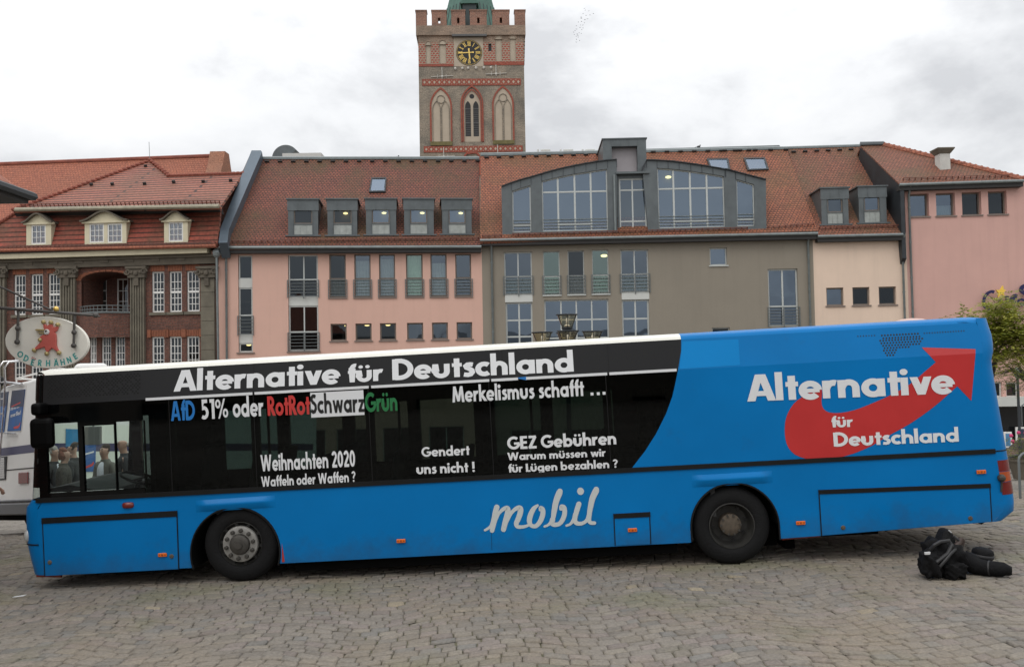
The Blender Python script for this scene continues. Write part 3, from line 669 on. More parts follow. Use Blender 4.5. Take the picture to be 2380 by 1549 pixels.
# ---- grey house ------------------------------------------------------------
def grey_house():
    F = GR; T = thing('grey_house', F.W(9, BASE), 'grey rendered house with a wide arched zinc dormer in its orange tiled roof', 'house')
    uR = F.uz((1893, 700))[0]; zt = F.uz(Z3(1200, 1000))[1] + .3
    A = F.rect(T8(305, 222), T8(670, 765)); A2 = F.rect(T8(325, 862), T8(678, 1420))
    C = F.rect(T8(1790, 192), T8(2158, 735)); C2 = F.rect(T8(1808, 828), T8(2168, 1420))
    nar = [F.rect(T8(*a), T8(*b)) for a, b in (((803, 213), (1025, 765)), ((1117, 203), (1337, 758)), ((1427, 193), (1648, 750)))]
    BGW = F.rect(T8(818, 832), T8(1652, 1420)); SQ = F.rect(Z3(2062, 1027), Z3(2213, 1175)); TL = F.rect(Z4(374, 1103), Z4(620, 1549)); DK = F.rect((1655, 761), (1697, 800))
    TL = (TL[0], TL[1], TL[2], TL[3])
    H = [A, A2, C, C2, BGW, SQ, TL, DK] + nar
    gf = [(1.5 + 3.0 * i, SHOP, 3.7 + 3.0 * i, SHOP + 2.3) for i in range(5)]; H += gf
    mb = MB(); F.wall(mb, 0.003, BASE, uR, zt, H, .24)
    for u in (0.003, uR): mb.face([F.W(u, BASE), F.W(u, zt), F.W(u, zt, -11), F.W(u, BASE, -11)])
    mb.face([F.W(0, BASE, -11), F.W(uR, BASE, -11), F.W(uR, zt, -11), F.W(0, zt, -11)])
    mb.build('wall', MATS['grey_render'], T)
    for h, lw in ((A, A2), (C, C2)):
        F.window(T, h, cols=(.5,), rows=(.43,), fr=.07, glass='pane', rail=.43, mull=.51, nrail=5, curtain=('blind', 0, .4))
        F.window(T, lw, cols=(.5,), rows=(.60, .2), fr=.09, glass='pane_sky')
        mb = MB(); F.box(mb, h[0] + .02, lw[3] + .003, h[2], h[1] - .003, -.12, .004); mb.build('spandrel', MATS['panel_white'], T)
    k = MB(); F.box(k, A[0] + .10, A[1] + (A[3] - A[1]) * .45, (A[0] + A[2]) / 2 - .05, A[3] - .08, -.24, -.19); k.build('open_sash_shadow', MATS['zinc_dark'], T) if False else None
    for i, h in enumerate(nar): F.window(T, h, rows=(.42,) if i != 1 else (.43,), fr=.05, glass=('pane_green', 'pane_dark', 'pane_green')[i], fm='alu', rail=.43, sill='alu', nrail=5, curtain=('blind', 0, .42) if i != 1 else ('curtain', 0, .42))
    F.window(T, BGW, cols=(.25, .5, .75), rows=(.58, .17), fr=.08, glass='pane_sky')
    F.window(T, SQ, fr=.07, glass='pane_sky', sill='alu'); F.window(T, TL, cols=(.5,), rows=(.34,), fr=.09, glass='pane_sky', rail=.33, mull=.5, nrail=6); F.window(T, DK, fr=.06, glass='pane_dark')
    for h in gf: F.window(T, h, cols=(.5,), fr=.06, glass='pane_dark')
    z2 = A2[3] + .15
    for z0, z1 in ((BASE + .05, z2 - 3.2), (z2 - 3.2, z2), (z2, zt - .2)):
        for u0, u1 in ((.3, 3.6), (3.6, 7.4), (7.4, 11), (11, 15.4), (15.4, uR - .2)): F.room(T, u0, z0, u1, z1, 3.4)
    F.lamp(T, T8(1583, 268), -1.0, .2)
    rf = Roof(F, Z3(1200, 940), R(47), .5)
    eL, eR = Z3(92, 975), Z4(768, 806); rL, rR = Z3(98, 232), Z4(522, 160)
    mb = MB(); q = rf.poly(mb, [eL, eR, rR, rL]); bk = -F.n * 9 - Vector((0, 0, 7)); mb.prism([q[2], q[3], q[3] + bk, q[2] + bk], (0, 0, -.15))
    mb.build('roof', MATS['tile_orange'], T)
    mb = MB()
    for a, b in ((q[0], q[3]), (q[1], q[2])): mb.face([a - rf.n * .2, b - rf.n * .2, b + bk, a - F.n * 13])
    mb.build('gable', MATS['grey_render'], T)
    mb = MB(); mb.tube([q[3], q[2]], .14, 6); mb.prism([q[3] + Vector((5, .5, -.1)), q[2] + Vector((0, .5, -.1)), q[2] + Vector((-.3, .5, .35)), q[3] + Vector((7, .5, .30))], (0, 3, 0)); mb.build('ridge_flashing', MATS['gutter'], T)
    mb = MB()
    for (x0, y0), (x1, y1), n in ((Z3(130, 262), Z3(1090, 235), 10), (Z3(1560, 215), Z3(2380, 200), 8), (Z4(20, 185), Z4(500, 178), 5)):
        for i in range(n):
            p = rf.P((x0 + (x1 - x0) * i / (n - 1), y0 + (y1 - y0) * i / (n - 1))); mb.obox(p, F.d * .28, rf.dn * .08, rf.n * .12)
    mb.build('roof_hooks', MATS['fascia'], T)
    gutter_line(F, T, Z3(93, 978), Z4(766, 812)); downpipe(F, T, 1142, 562); downpipe(F, T, 1877.5, 543)
    for k, x in enumerate((655, 850, 1038)):
        a = at(Z3(x - 42, 195), 60); b = at(Z3(x + 42, 178), 60); mb = MB(); mb.box((a.x, 60, a.z - .5), (b.x, 61.2, b.z)); mb.box((a.x - .25, 60, a.z - .5), (a.x - .12, 60.2, b.z + .02)); mb.build('roof_vent', MATS['panel_white'], T, bevel=.08)
    snow_guard(rf, T, Z3(370, 922), Z3(2380, 868)); snow_guard(rf, T, Z4(372, 785), Z4(730, 760)); snow_guard(rf, T, Z3(110, 935), Z3(270, 930))
    skylight(rf, T, [Z3(2070, 352), Z3(2240, 352), Z3(2222, 258), Z3(2038, 260)]); skylight(rf, T, [Z4(218, 328), Z4(384, 322), Z4(354, 230), Z4(186, 232)])
    # arched dormer: two shells of a segment arch with the bay between them
    base = rf.P(Z3(900, 895)); nn = (base - F.o).dot(F.n) + .03
    D = Facade((0, 0), 0); D.o = F.o + F.n * nn; D.d = F.d; D.n = F.n
    def shell(outer, holes):
        pts = [D.uz(p) for p in outer]; hs = [[D.uz(p) for p in h] for h in holes]
        # strips between the holes: outline cut into columns
        mb = MB()
        us = sorted(set([p[0] for p in pts] + [p[0] for h in hs for p in h]))
        def span(poly, u):
            zs = []
            for (a, b), (c, d) in zip(poly, poly[1:] + poly[:1]):
                if (a - u) * (c - u) < 0: zs.append(b + (d - b) * (u - a) / (c - a))
            return (min(zs), max(zs)) if len(zs) >= 2 else None
        for a, b in zip(us[:-1], us[1:]):
            if b - a < 1e-4: continue
            e = (b - a) * 1e-3; s0, s1 = span(pts, a + e), span(pts, b - e)
            if not s0 or not s1: continue
            cur = [(s0[0], s1[0])]
            hh = None
            for h in hs:
                t0, t1 = span(h, a + e), span(h, b - e)
                if t0 and t1: hh = (t0, t1)
            if hh:
                (l0, u0), (l1, u1) = hh
                mb.face([D.W(a, s0[0]), D.W(b, s1[0]), D.W(b, l1), D.W(a, l0)]); mb.face([D.W(a, u0), D.W(b, u1), D.W(b, s1[1]), D.W(a, s0[1])])
            else: mb.face([D.W(a, s0[0]), D.W(b, s1[0]), D.W(b, s1[1]), D.W(a, s0[1])])
        for a, b in zip(pts, pts[1:] + pts[:1]): mb.face([D.W(*a), D.W(*b), D.W(b[0], b[1], -5), D.W(a[0], a[1], -5)])
        for h in hs:
            for a, b in zip(h, h[1:] + h[:1]): mb.face([D.W(*a), D.W(*b), D.W(b[0], b[1], -.25), D.W(a[0], a[1], -.25)])
        # standing seams across the arch band
        for (p, q2) in zip(pts[1:-2], pts[2:-1]): pass
        return mb, pts, hs
    def glaze(parent, h, cols, rows, bottom, rail=True, lamp=None, glass='pane_sky'):
        mb = MB(); n0, n1 = -.2, -.12
        for (a, b), (c, d) in zip(h, h[1:] + h[:1]):
            v = Vector((c - a, d - b, 0)).normalized() * 0; w_ = .06
            A_, B_ = D.W(a, b, n0), D.W(c, d, n0); dirv = (B_ - A_).normalized(); per = D.n.cross(dirv) * w_
            mb.prism([A_ - per, B_ - per, B_ + per, A_ + per], D.n * (n1 - n0 + .002 * (a > c)))
        us = [p[0] for p in h]; zs = [p[1] for p in h]
        def top(u):
            o = []
            for (a, b), (c, d) in zip(h, h[1:] + h[:1]):
                if (a - u) * (c - u) <= 0 and a != c: o.append(b + (d - b) * (u - a) / (c - a))
            return min(o), max(o)
        for u in cols: z0, z1 = top(u); D.box(mb, u - .05, z0, u + .05, z1, n0, n1 + .004)
        for (ua, za), (ub, zb) in rows: mb.obox(D.W(ua, za - .045, n0), D.W(ub, zb - .045, n0) - D.W(ua, za - .045, n0), D.n * .075, Vector((0, 0, .09)))
        f = mb.build('window', MATS['alu'], parent)
        g = MB(); g.face([D.W(a, b, n0 + .03) for a, b in h]); g.build('pane', MATS[glass], f, fix=False)
        if rail:
            k = MB(); zb = min(zs); u0, u1 = min(us), max(us)
            for i in range(4): D.box(k, u0 + .05, zb + .16 + i * .17, u1 - .05, zb + .195 + i * .17, -.1, -.07)
            k.build('railing', MATS['gutter'], f)
        if lamp: D.lamp(f, lamp, -.5, .18)
    oL = [Z3(*p) for p in ((285, 932), (275, 505), (360, 473), (440, 447), (530, 423), (620, 396), (710, 370), (805, 346), (900, 326), (1000, 307), (1090, 292), (1185, 280), (1265, 275), (1272, 890), (940, 908))]
    hl1 = [Z3(*p) for p in ((372, 895), (368, 540), (525, 488), (532, 890))]
    hl2 = [Z3(*p) for p in ((630, 887), (622, 455), (760, 420), (900, 393), (1045, 370), (1182, 350), (1192, 875))]
    mb, pts, hs = shell(oL, [hl1, hl2]); dmL = mb.build('arched_dormer', MATS['zinc'], T)
    glaze(dmL, hs[0], (), [((hs[0][0][0], D.uz(Z3(450, 830))[1]), (hs[0][3][0], D.uz(Z3(450, 830))[1]))], None)
    u = [D.uz(Z3(x, 600))[0] for x in (762, 906, 1045)]; z = D.uz(Z3(900, 543))[1]; zb = D.uz(Z3(900, 822))[1]
    glaze(dmL, hs[1], u, [((hs[1][0][0], z), (hs[1][-1][0], z)), ((u[0], zb), (u[2], zb))], None)
    oR = [Z3(*p) for p in ((1537, 900), (1488, 372), (1520, 278), (1610, 281), (1705, 286), (1800, 296), (1900, 309), (1995, 323), (2090, 339), (2200, 359), (2285, 377))] + [Z4(*p) for p in ((38, 325), (120, 345), (200, 365), (360, 407), (365, 787))]
    hr1 = [Z3(*p) for p in ((1628, 860), (1612, 342), (1752, 352), (1895, 368), (2040, 388), (2185, 413), (2197, 846))]
    hr2 = [Z4(*p) for p in ((136, 768), (130, 400), (268, 440), (275, 765))]
    mb, pts, hs = shell(oR, [hr1, hr2]); dmR = mb.build('arched_dormer', MATS['zinc'], T)
    u = [D.uz(Z3(x, 600))[0] for x in (1757, 1900, 2043)]; z = D.uz(Z3(1900, 514))[1]; zb = D.uz(Z3(1900, 795))[1]
    glaze(dmR, hs[0], u, [((hs[0][0][0], z), (hs[0][-1][0], z)), ((u[0], zb), (u[2], zb))], None, lamp=Z3(1708, 421))
    z = D.uz(Z4(200, 712))[1]; glaze(dmR, hs[1], (), [((hs[1][0][0], z), (hs[1][3][0], z))], None)
    # seams on both shells
    mb = MB()
    for o_, hh in ((oL, 75), (oR, 70)):
        for p in o_[2:-2]:
            a = D.uz(p); mb.obox(D.W(a[0] - .012, a[1] - .42, .001), D.d * .024, D.n * .025, Vector((0, 0, .40)))
    mb.build('standing_seams', MATS['zinc_dark'], dmL)
    # ends of the arch roofs: thin projecting drip edge
    for o_, par in ((oL[1:13], dmL), (oR[1:-1], dmR)):
        k = MB(); q = [D.uz(p) for p in o_]
        for a, b in zip(q[:-1], q[1:]):
            k.obox(D.W(a[0], a[1] + .002, -5), D.W(b[0], b[1], -5) - D.W(a[0], a[1], -5), D.n * 5.12, Vector((0, 0, .05)))
        k.build('drip_edge', MATS['zinc_dark'], par)
    # bay between the shells
    E = Facade((0, 0), 0); E.o = D.o - D.n * .25; E.d = F.d; E.n = F.n
    a, c, b, d = E.rect(Z3(1268, 405), Z3(1535, 880)); hw = hw0 = E.rect(Z3(1283, 435), Z3(1525, 866))
    mb = MB(); E.wall(mb, a, c, b, d, [hw], .12); E.box(mb, a - .1, d, b + .1, d + .12, -4, .4); bay = mb.build('bay', MATS['zinc'], T)
    E.window(bay, hw, cols=(.49,), rows=(.79, .14), fr=.08, glass='pane', depth=.05)
    mb = MB(); u, z = E.uz(Z3(1248, 640), .35); mb.tube([E.W(u, c, .35), E.W(u, d - .05, .35)], .06, 8); mb.build('downpipe', MATS['gutter'], bay)
    # lift housing above
    G = Facade((0, 0), 0); G.o = D.o - D.n * 1.6; G.d = F.d; G.n = F.n
    a, c, b, d = G.rect(Z3(1145, 100), Z3(1523, 375)); hw = G.rect(Z3(1221, 158), Z3(1446, 374))
    mb = MB(); G.wall(mb, a, c, b, d, [hw], .5); G.box(mb, a - .06, d, b + .06, d + .07, -4.5, .06)
    for (p, q2) in (((a, c), (a, d)), ((b, c), (b, d))): mb.face([G.W(*p), G.W(*q2), G.W(q2[0], q2[1], -4), G.W(p[0], p[1], -4)])
    mb.face([G.W(a, c, -4), G.W(b, c, -4), G.W(b, d, -4), G.W(a, d, -4)])
    for i in range(1, 5): x = a + (b - a) * i / 5; G.box(mb, x - .012, hw[3] + .02, x + .012, d - .01, .001, .02)
    hs_ = mb.build('lift_housing', MATS['zinc'], T)
    mb = MB(); G.box(mb, hw[0], hw[1] - 1.2, hw[2], hw[3], -.55, -.45); mb.build('panel', MATS['pearl'], hs_)
    for o_, par in ((oL, dmL), (oR, dmR)):                        # dim rooms right behind the panes, shaped like the shells
        q = [D.uz(p) for p in o_]; cu_ = sum(p[0] for p in q) / len(q); cz_ = sum(p[1] for p in q) / len(q); mb = MB()
        mb.prism([D.W(cu_ + (u - cu_) * .975, cz_ + (z - cz_) * .95, -.72) for u, z in q], -D.n * .05); mb.build('room', MATS['room'], par)
    mb = MB(); E.box(mb, hw0[0] - .1, hw0[1], hw0[2] + .1, hw0[3], -.75, -.70); mb.build('room', MATS['room'], bay)
flat('pearl', (.33, .30, .31), .35, var=.14, vs=.9)
grey_house()

# ---- beige house -----------------------------------------------------------
def beige_house():
    F = BG; T = thing('beige_house', F.W(2.5, BASE), 'narrow cream beige house with two zinc dormers and three small square windows', 'house')
    uR = F.uz((2111, 700))[0]; zt = F.uz(Z4(1100, 870))[1] + .3
    H = [F.rect(Z4(a, 1246), Z4(b, 1384)) for a, b in ((832, 971), (1037, 1175), (1243, 1383))]
    zb = sum(h[1] for h in H) / 3; zz = sum(h[3] for h in H) / 3; H = [(h[0], zb, h[2], zz) for h in H]
    gf = [(.5, SHOP, 2.2, SHOP + 2.4), (2.9, SHOP, 4.6, SHOP + 2.4)]
    mb = MB(); F.wall(mb, .003, BASE, uR, zt, H + gf, .24); mb.face([F.W(.003, BASE, -11), F.W(uR, BASE, -11), F.W(uR, zt, -11), F.W(.003, zt, -11)])
    mb.build('wall', MATS['beige_render'], T)
    for i, h in enumerate(H): F.window(T, h, fr=.08, fm='alu_brown', glass=('pane_sky', 'pane_dark', 'pane_dark')[i], sill='sill')
    for h in gf: F.window(T, h, cols=(.5,), fr=.06, glass='pane_dark')
    F.room(T, .15, zb - 1.0, uR - .15, zt - .2, 3.2); F.room(T, .15, BASE + .05, uR - .15, BASE + 3, 3.2)
    rf = Roof(F, Z4(1100, 842), R(47), .45)
    mb = MB(); q = rf.poly(mb, [Z4(768, 852), Z4(1432, 832), Z4(1380, 560), Z4(1098, 140), Z4(526, 158)]); bk = -F.n * 9 - Vector((0, 0, 7)); mb.prism([q[3], q[4], q[4] + bk, q[3] + bk], (0, 0, -.15))
    mb.build('roof', MATS['tile_brown'], T)
    mb = MB(); mb.tube([q[3], q[4]], .12, 6); mb.build('ridge_flashing', MATS['gutter'], T)
    mb = MB()
    for i in range(7): p = rf.P(Z4(560 + 90 * i, 195 - 4 * i)); mb.obox(p, F.d * .28, rf.dn * .08, rf.n * .12)
    mb.build('roof_hooks', MATS['fascia'], T)
    gutter_line(F, T, Z4(766, 850), Z4(1432, 832), .48); downpipe(F, T, 2096.5, 548)
    dormer(F, rf, T, Z4(790, 476), Z4(1010, 752), (Z4(840, 518), Z4(962, 658)), (Z4(842, 668), Z4(965, 745)), mat='zinc')
    dormer(F, rf, T, Z4(1083, 463), Z4(1308, 740), (Z4(1128, 506), Z4(1250, 646)), (Z4(1132, 656), Z4(1262, 735)), mat='zinc', glass='pane_sky')
    snow_guard(rf, T, Z4(775, 790), Z4(1400, 772))
beige_house()

# ---- dusty pink cinema -------------------------------------------------------
def cinema():
    F = PR; T = thing('cinema_building', F.W(4, BASE), 'tall dusty pink corner building with four small windows high under the eave', 'house')
    uR = F.uz((2404, 700))[0]; zt = F.uz(Z4(1800, 470))[1] + .25
    H = [F.rect(Z4(*a), Z4(*b)) for a, b in (((1485, 515), (1640, 690)), ((1690, 509), (1845, 684)), ((1893, 502), (2050, 678)), ((2098, 496), (2250, 672)))]
    zb = sum(h[1] for h in H) / 4; zz = sum(h[3] for h in H) / 4; H = [(h[0], zb, h[2], zz) for h in H]
    sh = [F.rect((2150, 888), (2240, 922)), F.rect((2250, 888), (2330, 922)), F.rect((2338, 888), (2368, 922)), F.rect((2376, 888), (2440, 922))]; en = [F.rect((2130, 946), (2460, 1030))]
    en = [(en[0][0], BASE + .02, min(en[0][2], uR - .3), en[0][3])]; sh = [h for h in sh if h[2] < uR - .2]
    mb = MB(); F.wall(mb, .003, BASE, uR, zt, H + sh + en, .34)
    for u in (.003, uR): mb.face([F.W(u, BASE), F.W(u, zt), F.W(u, zt, -14), F.W(u, BASE, -14)])
    mb.face([F.W(0, BASE, -14), F.W(uR, BASE, -14), F.W(uR, zt, -14), F.W(0, zt, -14)])
    mb.build('wall', MATS['dusty_pink_render'], T)
    for i, h in enumerate(H): F.window(T, h, fr=.08, fm='alu_brown', glass=('pane_sky', 'pane_sky', 'pane_dark', 'pane_dark')[i], sill='sill', depth=.27, curtain=(None, ('curtain', 0, .5), None, None)[i])
    F.room(T, .2, zb - 1, uR - .2, zt - .2, 3.2)
    for h in sh: F.window(T, h, fr=.08, glass='pane_dark', fm='panel_white')
    F.room(T, .2, BASE + .05, uR - .2, en[0][3] + 2.2, 3.4)
    k = MB(); a = F.rect((2130, 924), (2460, 941)); F.box(k, a[0], a[1], uR - .1, a[3], .004, .5); k.build('canopy', MATS['panel_white'], T)
    k = MB(); F.box(k, en[0][0] + .05, en[0][1], en[0][2] - .05, en[0][3] - .05, -.3, -.26); k.build('entrance_glass', MATS['shop_dark'], T)
    pr = Random_ = random.Random(5)
    for j, h in enumerate(sh):
        k = MB(); F.box(k, h[0] + .12, h[1] + .05, h[2] - .12, h[3] - .1, -.5, -.47); k.build('display', MATS[('poster_pink', 'poster_blue')[j % 2]], T)
    # slate zinc flank above the lower neighbour
    mb = MB(); z0 = F.uz(Z4(1410, 800))[1]
    rf = Roof(F, Z4(1900, 430), R(36), .5)
    mb2 = MB(); q = rf.poly(mb2, [Z4(1410, 440), Z4(2376, 402), Z4(1282, 134), Z4(1100, 138)])
    rr = q[1]; back = q[2] - F.n * 6 - Vector((0, 0, 3)); mb2.prism([q[1], q[1] - F.n * 13, back, q[2]], (0, 0, -.15)); mb2.prism([q[3], q[2], back, q[3] - F.n * 6 - Vector((0, 0, 3))], (0, 0, -.15)); mb2.build('roof', MATS['tile_brown'], T)
    mb.prism([q[0] - Vector((0, 0, .1)), q[3] - Vector((0, 0, .1)), q[3] - F.n * 4 - Vector((0, 0, 6)), q[0] - F.n * 3 - Vector((0, 0, 6.5)), q[0] - Vector((0, 0, 4.2))], F.d * .22 - Vector((0, 0, .05)))
    mb.build('flank', MATS['zinc_dark'], T)
    mb = MB(); mb.tube([q[2], q[1]], .17, 7)
    for i in range(26):
        p = q[2].lerp(q[1], i / 25); mb.ball(p + Vector((0, 0, .08)), .14, 6, 4)
    mb.build('hip_tiles', MATS['tile_flat'], T)
    mb = MB(); mb.tube([q[3] + Vector((0, 0, .1)), q[2] + Vector((0, 0, .1))], .15, 6); mb.build('ridge_flashing', MATS['zinc'], T)
    gutter_line(F, T, Z4(1405, 448), Z4(2378, 410), .5); downpipe(F, T, 2111.5, 434)
    mb = MB(); gutter = F.W(uR, zt, .5); mb.tube([F.W(uR + .35, zt + .2, .5), F.W(uR + .35, zt + .2, -12)], .09, 8); mb.build('gutter', MATS['gutter'], T)
    snow_guard(rf, T, Z4(1430, 410), Z4(2250, 385))
    p = rf.P(Z4(1745, 305)); mb = MB(); s_ = .30; mb.box((p.x - s_, p.y - s_, p.z - 1), (p.x + s_, p.y + s_, p.z + .72)); ch = mb.build('chimney', MATS['chimney_white'], T)
    mb = MB(); mb.add([(p.x + a * k, p.y + b * k, p.z + z) for z, k in ((.725, .32), (.99, .50), (1.05, .50)) for a, b in ((-1, -1), (1, -1), (1, 1), (-1, 1))], [(0, 1, 5, 4), (1, 2, 6, 5), (2, 3, 7, 6), (3, 0, 4, 7), (4, 5, 9, 8), (5, 6, 10, 9), (6, 7, 11, 10), (7, 4, 8, 11), (8, 9, 10, 11), (0, 3, 2, 1)]); mb.build('chimney_cap', MATS['stone_grey'], ch)
    return F
flat('shop_dark', (.012, .013, .015), .12)
flat('poster_pink', (.42, .12, .17), .5, var=.5, vs=3)
flat('poster_blue', (.08, .22, .40), .5, var=.5, vs=3)
cinema()
# ---- old brick town house on the left ----------------------------------------
def brick_house():
    F = LB; T = thing('brick_house', F.W(-6, BASE), 'old dark red brick house with stone pilasters, arched balcony and cream dormers', 'house')
    uL = F.uz((-90, 700))[0]; uR = -.02; zt = F.uz(Z1(1000, 1160))[1]
    def r(a, b): return F.rect(a, b)
    up = [r(Z6(*a), Z6(*b)) for a, b in (((128, 75), (237, 447)), ((286, 68), (398, 445)), ((447, 63), (558, 440)), ((1410, 45), (1528, 422)), ((1572, 42), (1691, 418)), ((1735, 38), (1856, 414)))]
    lw = [r(Z6(*a), Z6(*b)) for a, b in (((833, 648), (897, 1050)), ((942, 645), (1033, 1050)), ((1067, 643), (1163, 1050)), ((1410, 650), (1528, 1050)), ((1573, 648), (1690, 1050)), ((1735, 645), (1855, 1050)), ((128, 668), (237, 1050)), ((286, 664), (398, 1050)), ((447, 660), (558, 1050)))]
    lg = r(Z6(757, 130), Z6(1222, 432)); arch_top = F.uz(Z6(990, 45))[1]
    lgf = (lg[0], lg[1], lg[2], arch_top)
    H = up + lw
    z_up = min(h[1] for h in up)
    gf = [(uL + 1.0 + 2.6 * i, SHOP, uL + 2.5 + 2.6 * i, SHOP + 2.0) for i in range(5)]
    mb = MB(); F.wall(mb, uL, BASE, uR, zt, H + [lgf] + gf, .22)
    # spandrel infill of the round arch
    n = 14; cx = (lg[0] + lg[2]) / 2; rx = (lg[2] - lg[0]) / 2; rz = arch_top - lg[3]
    pr = [(cx + rx * math.cos(math.pi * i / n), lg[3] + rz * math.sin(math.pi * i / n)) for i in range(n + 1)]
    for a, b in zip(pr[:-1], pr[1:]):
        mb.face([F.W(*a), F.W(*b), F.W(b[0], arch_top), F.W(a[0], arch_top)]); mb.face([F.W(*a), F.W(*b), F.W(b[0], b[1], -2.2), F.W(a[0], a[1], -2.2)])
    for u in (lg[0], lg[2]): mb.face([F.W(u, lg[1]), F.W(u, lg[3]), F.W(u, lg[3], -2.2), F.W(u, lg[1], -2.2)])
    mb.face([F.W(uL, BASE), F.W(uL, zt), F.W(uL, zt, -12), F.W(uL, BASE, -12)]); mb.face([F.W(uL, BASE, -12), F.W(uR, BASE, -12), F.W(uR, zt, -12), F.W(uL, zt, -12)])
    mb.build('wall', MATS['old_brick'], T)
    B = Facade((0, 0), 0); B.o = F.o - F.n * 2.2; B.d = F.d; B.n = F.n
    lw2 = [B.rect(Z6(885, 112), Z6(992, 425)), B.rect(Z6(1085, 112), Z6(1192, 428))]
    mb = MB(); B.wall(mb, lg[0], lg[1], lg[2], arch_top, lw2, .12); mb.face([F.W(lg[0], lg[1]), F.W(lg[2], lg[1]), F.W(lg[2], lg[1], -2.2), F.W(lg[0], lg[1], -2.2)]); mb.build('balcony_wall', MATS['old_brick'], T)
    for h in lw2: B.window(T, h, cols=(.5,), rows=(.33, .66), fr=.07, bar=.04, depth=.06, glass='pane_dark', fm='white_wood')
    # brick voussoirs around the arch, parapet with its rail
    mb = MB()
    for i in range(n):
        a0, a1 = math.pi * (i + .06) / n, math.pi * (i + .94) / n
        for k0, k1 in ((1.0, 1.26),):
            q = [(cx + rx * k * math.cos(a), lg[3] + rz * (k if k == 1 else 1.22) * math.sin(a)) for k, a in ((k0, a0), (k0, a1), (k1, a1), (k1, a0))]
            mb.prism([F.W(u, z, .003) for u, z in q], F.n * .05)
    mb.build('arch_ring', MATS['arch_brick'], T)
    mb = MB(); pts = []
    for i in range(13): t = i / 12; pts.append((lg[0] + (lg[2] - lg[0]) * t, .12 + .75 * math.sin(math.pi * t)))
    for (u0, n0), (u1, n1) in zip(pts[:-1], pts[1:]): mb.face([F.W(u0, lg[1] - 1.35, n0), F.W(u1, lg[1] - 1.35, n1), F.W(u1, lg[1], n1), F.W(u0, lg[1], n0)])
    pb = mb.build('balcony', MATS['old_brick'], T)
    mb = MB()
    for z in (.04, .22, .42): mb.tube([F.W(u, lg[1] + z, n_) for u, n_ in pts], .028 if z > .1 else .07, 6)
    for u, n_ in pts: mb.tube([F.W(u, lg[1], n_), F.W(u, lg[1] + .42, n_)], .02, 5)
    mb.build('railing', MATS['rail'], pb)
    for h in up:
        F.window(T, h, cols=(.333, .667), rows=(.165, .33, .58, .76), fr=.085, bar=.035, depth=.1, glass='pane_dark', fm='white_wood')
        k = MB(); z = h[1] + (h[3] - h[1]) * .49; F.box(k, h[0] + .04, z - .06, h[2] - .04, z + .06, -.11, -.07); k.build('transom', MATS['white_wood'], T)
        k = MB(); F.box(k, h[0] - .12, h[1] - .16, h[2] + .12, h[1] - .002, -.1, .10); k.build('sill', MATS['stone_grey'], T)
        k = MB()
        nb = 9
        for i in range(nb): x = h[0] - .05 + (h[2] - h[0] + .1) * i / nb; F.box(k, x, h[3] + .003, x + (h[2] - h[0] + .1) / nb - .02, h[3] + .42, .003, .03)
        k.build('lintel', MATS['arch_brick'], T)
    for h in lw:
        F.window(T, h, cols=(.333, .667), rows=(.1, .28, .46, .62, .8), fr=.085, bar=.035, depth=.1, glass='pane_dark', fm='white_wood')
        k = MB(); nb = 9
        for i in range(nb): x = h[0] - .05 + (h[2] - h[0] + .1) * i / nb; F.box(k, x, h[3] + .003, x + (h[2] - h[0] + .1) / nb - .02, h[3] + .36, .003, .03)
        for x in (h[0] - .22, h[2] + .02): F.box(k, x, h[3] - .05, x + .2, h[3] + .4, .003, .09)
        k.build('lintel', MATS['arch_brick'], T)
    for h in gf: F.window(T, h, cols=(.5,), fr=.06, glass='pane_dark', fm='white_wood')
    for z0, z1 in ((BASE + .05, lw[0][1] - .3), (lw[0][1] - .2, z_up - .3), (z_up - .3, zt - .2)):
        for u0, u1 in ((uL + .2, lg[0] - .2), (lg[2] + .2, uR - .2)): F.room(T, u0, z0, u1, z1, 3.4)
    F.room(T, lg[0] - .1, lw[0][1] - .2, lg[2] + .1, z_up - 1.2, 3.4)
    # pilasters with carved capitals
    for x0, x1, grooves in ((577, 713, 5), (1226, 1354, 5), (1878, 2003, 0), (-80, 62, 4)):
        a, _, b, _ = F.rect(Z6(x0, 200), Z6(x1, 300)); zc = F.uz(Z6((x0 + x1) / 2, 105))[1]
        k = MB()
        if grooves:
            w_ = (b - a) / (2 * grooves + 1)
            for i in range(2 * grooves + 1): F.box(k, a + w_ * i, BASE, a + w_ * (i + 1), zc, .002, .20 if i % 2 == 0 else .13)
        else:
            zz = BASE
            while zz < zc: F.box(k, a, zz, b, min(zz + .78, zc), .002, .18); zz += .80
        k.build('pilaster', MATS['stone_grey'], T)
        k = MB(); F.box(k, a - .10, zc, b + .10, zc + .5, .003, .30); F.box(k, a - .2, zc + .5, b + .2, zc + .64, .004, .38)
        for sgn, uu in ((-1, a - .06), (1, b + .06)):
            sp = [F.W(uu + sgn * .02 + .19 * (1 - i / 16) * math.cos(i * .62 + (0 if sgn > 0 else math.pi)), zc + .33 + .19 * (1 - i / 16) * math.sin(i * .62) * sgn, .33) for i in range(14)]
            k.tube(sp, .05, 6)
        mu = (a + b) / 2; k.ball(F.W(mu, zc + .25, .33), (.14, .1, .16), 8, 6); F.box(k, mu - .13, zc - .45, mu + .13, zc - .02, .2, .3)
        for t in (-.25, .25): k.ball(F.W(mu + t, zc + .3, .3), (.1, .08, .12), 7, 5)
        k.build('capital', MATS['stone_dark'], T)
    # entablature, cream cornice, gutter
    zc0 = F.uz(Z1(1000, 1240))[1]
    k = MB(); F.box(k, uL, zc0, uR, zt - .01, .004, .22)
    for i in range(9): u = uL + 1 + i * 1.5; F.box(k, u, zt - .28, u + .5, zt - .06, .221, .26)
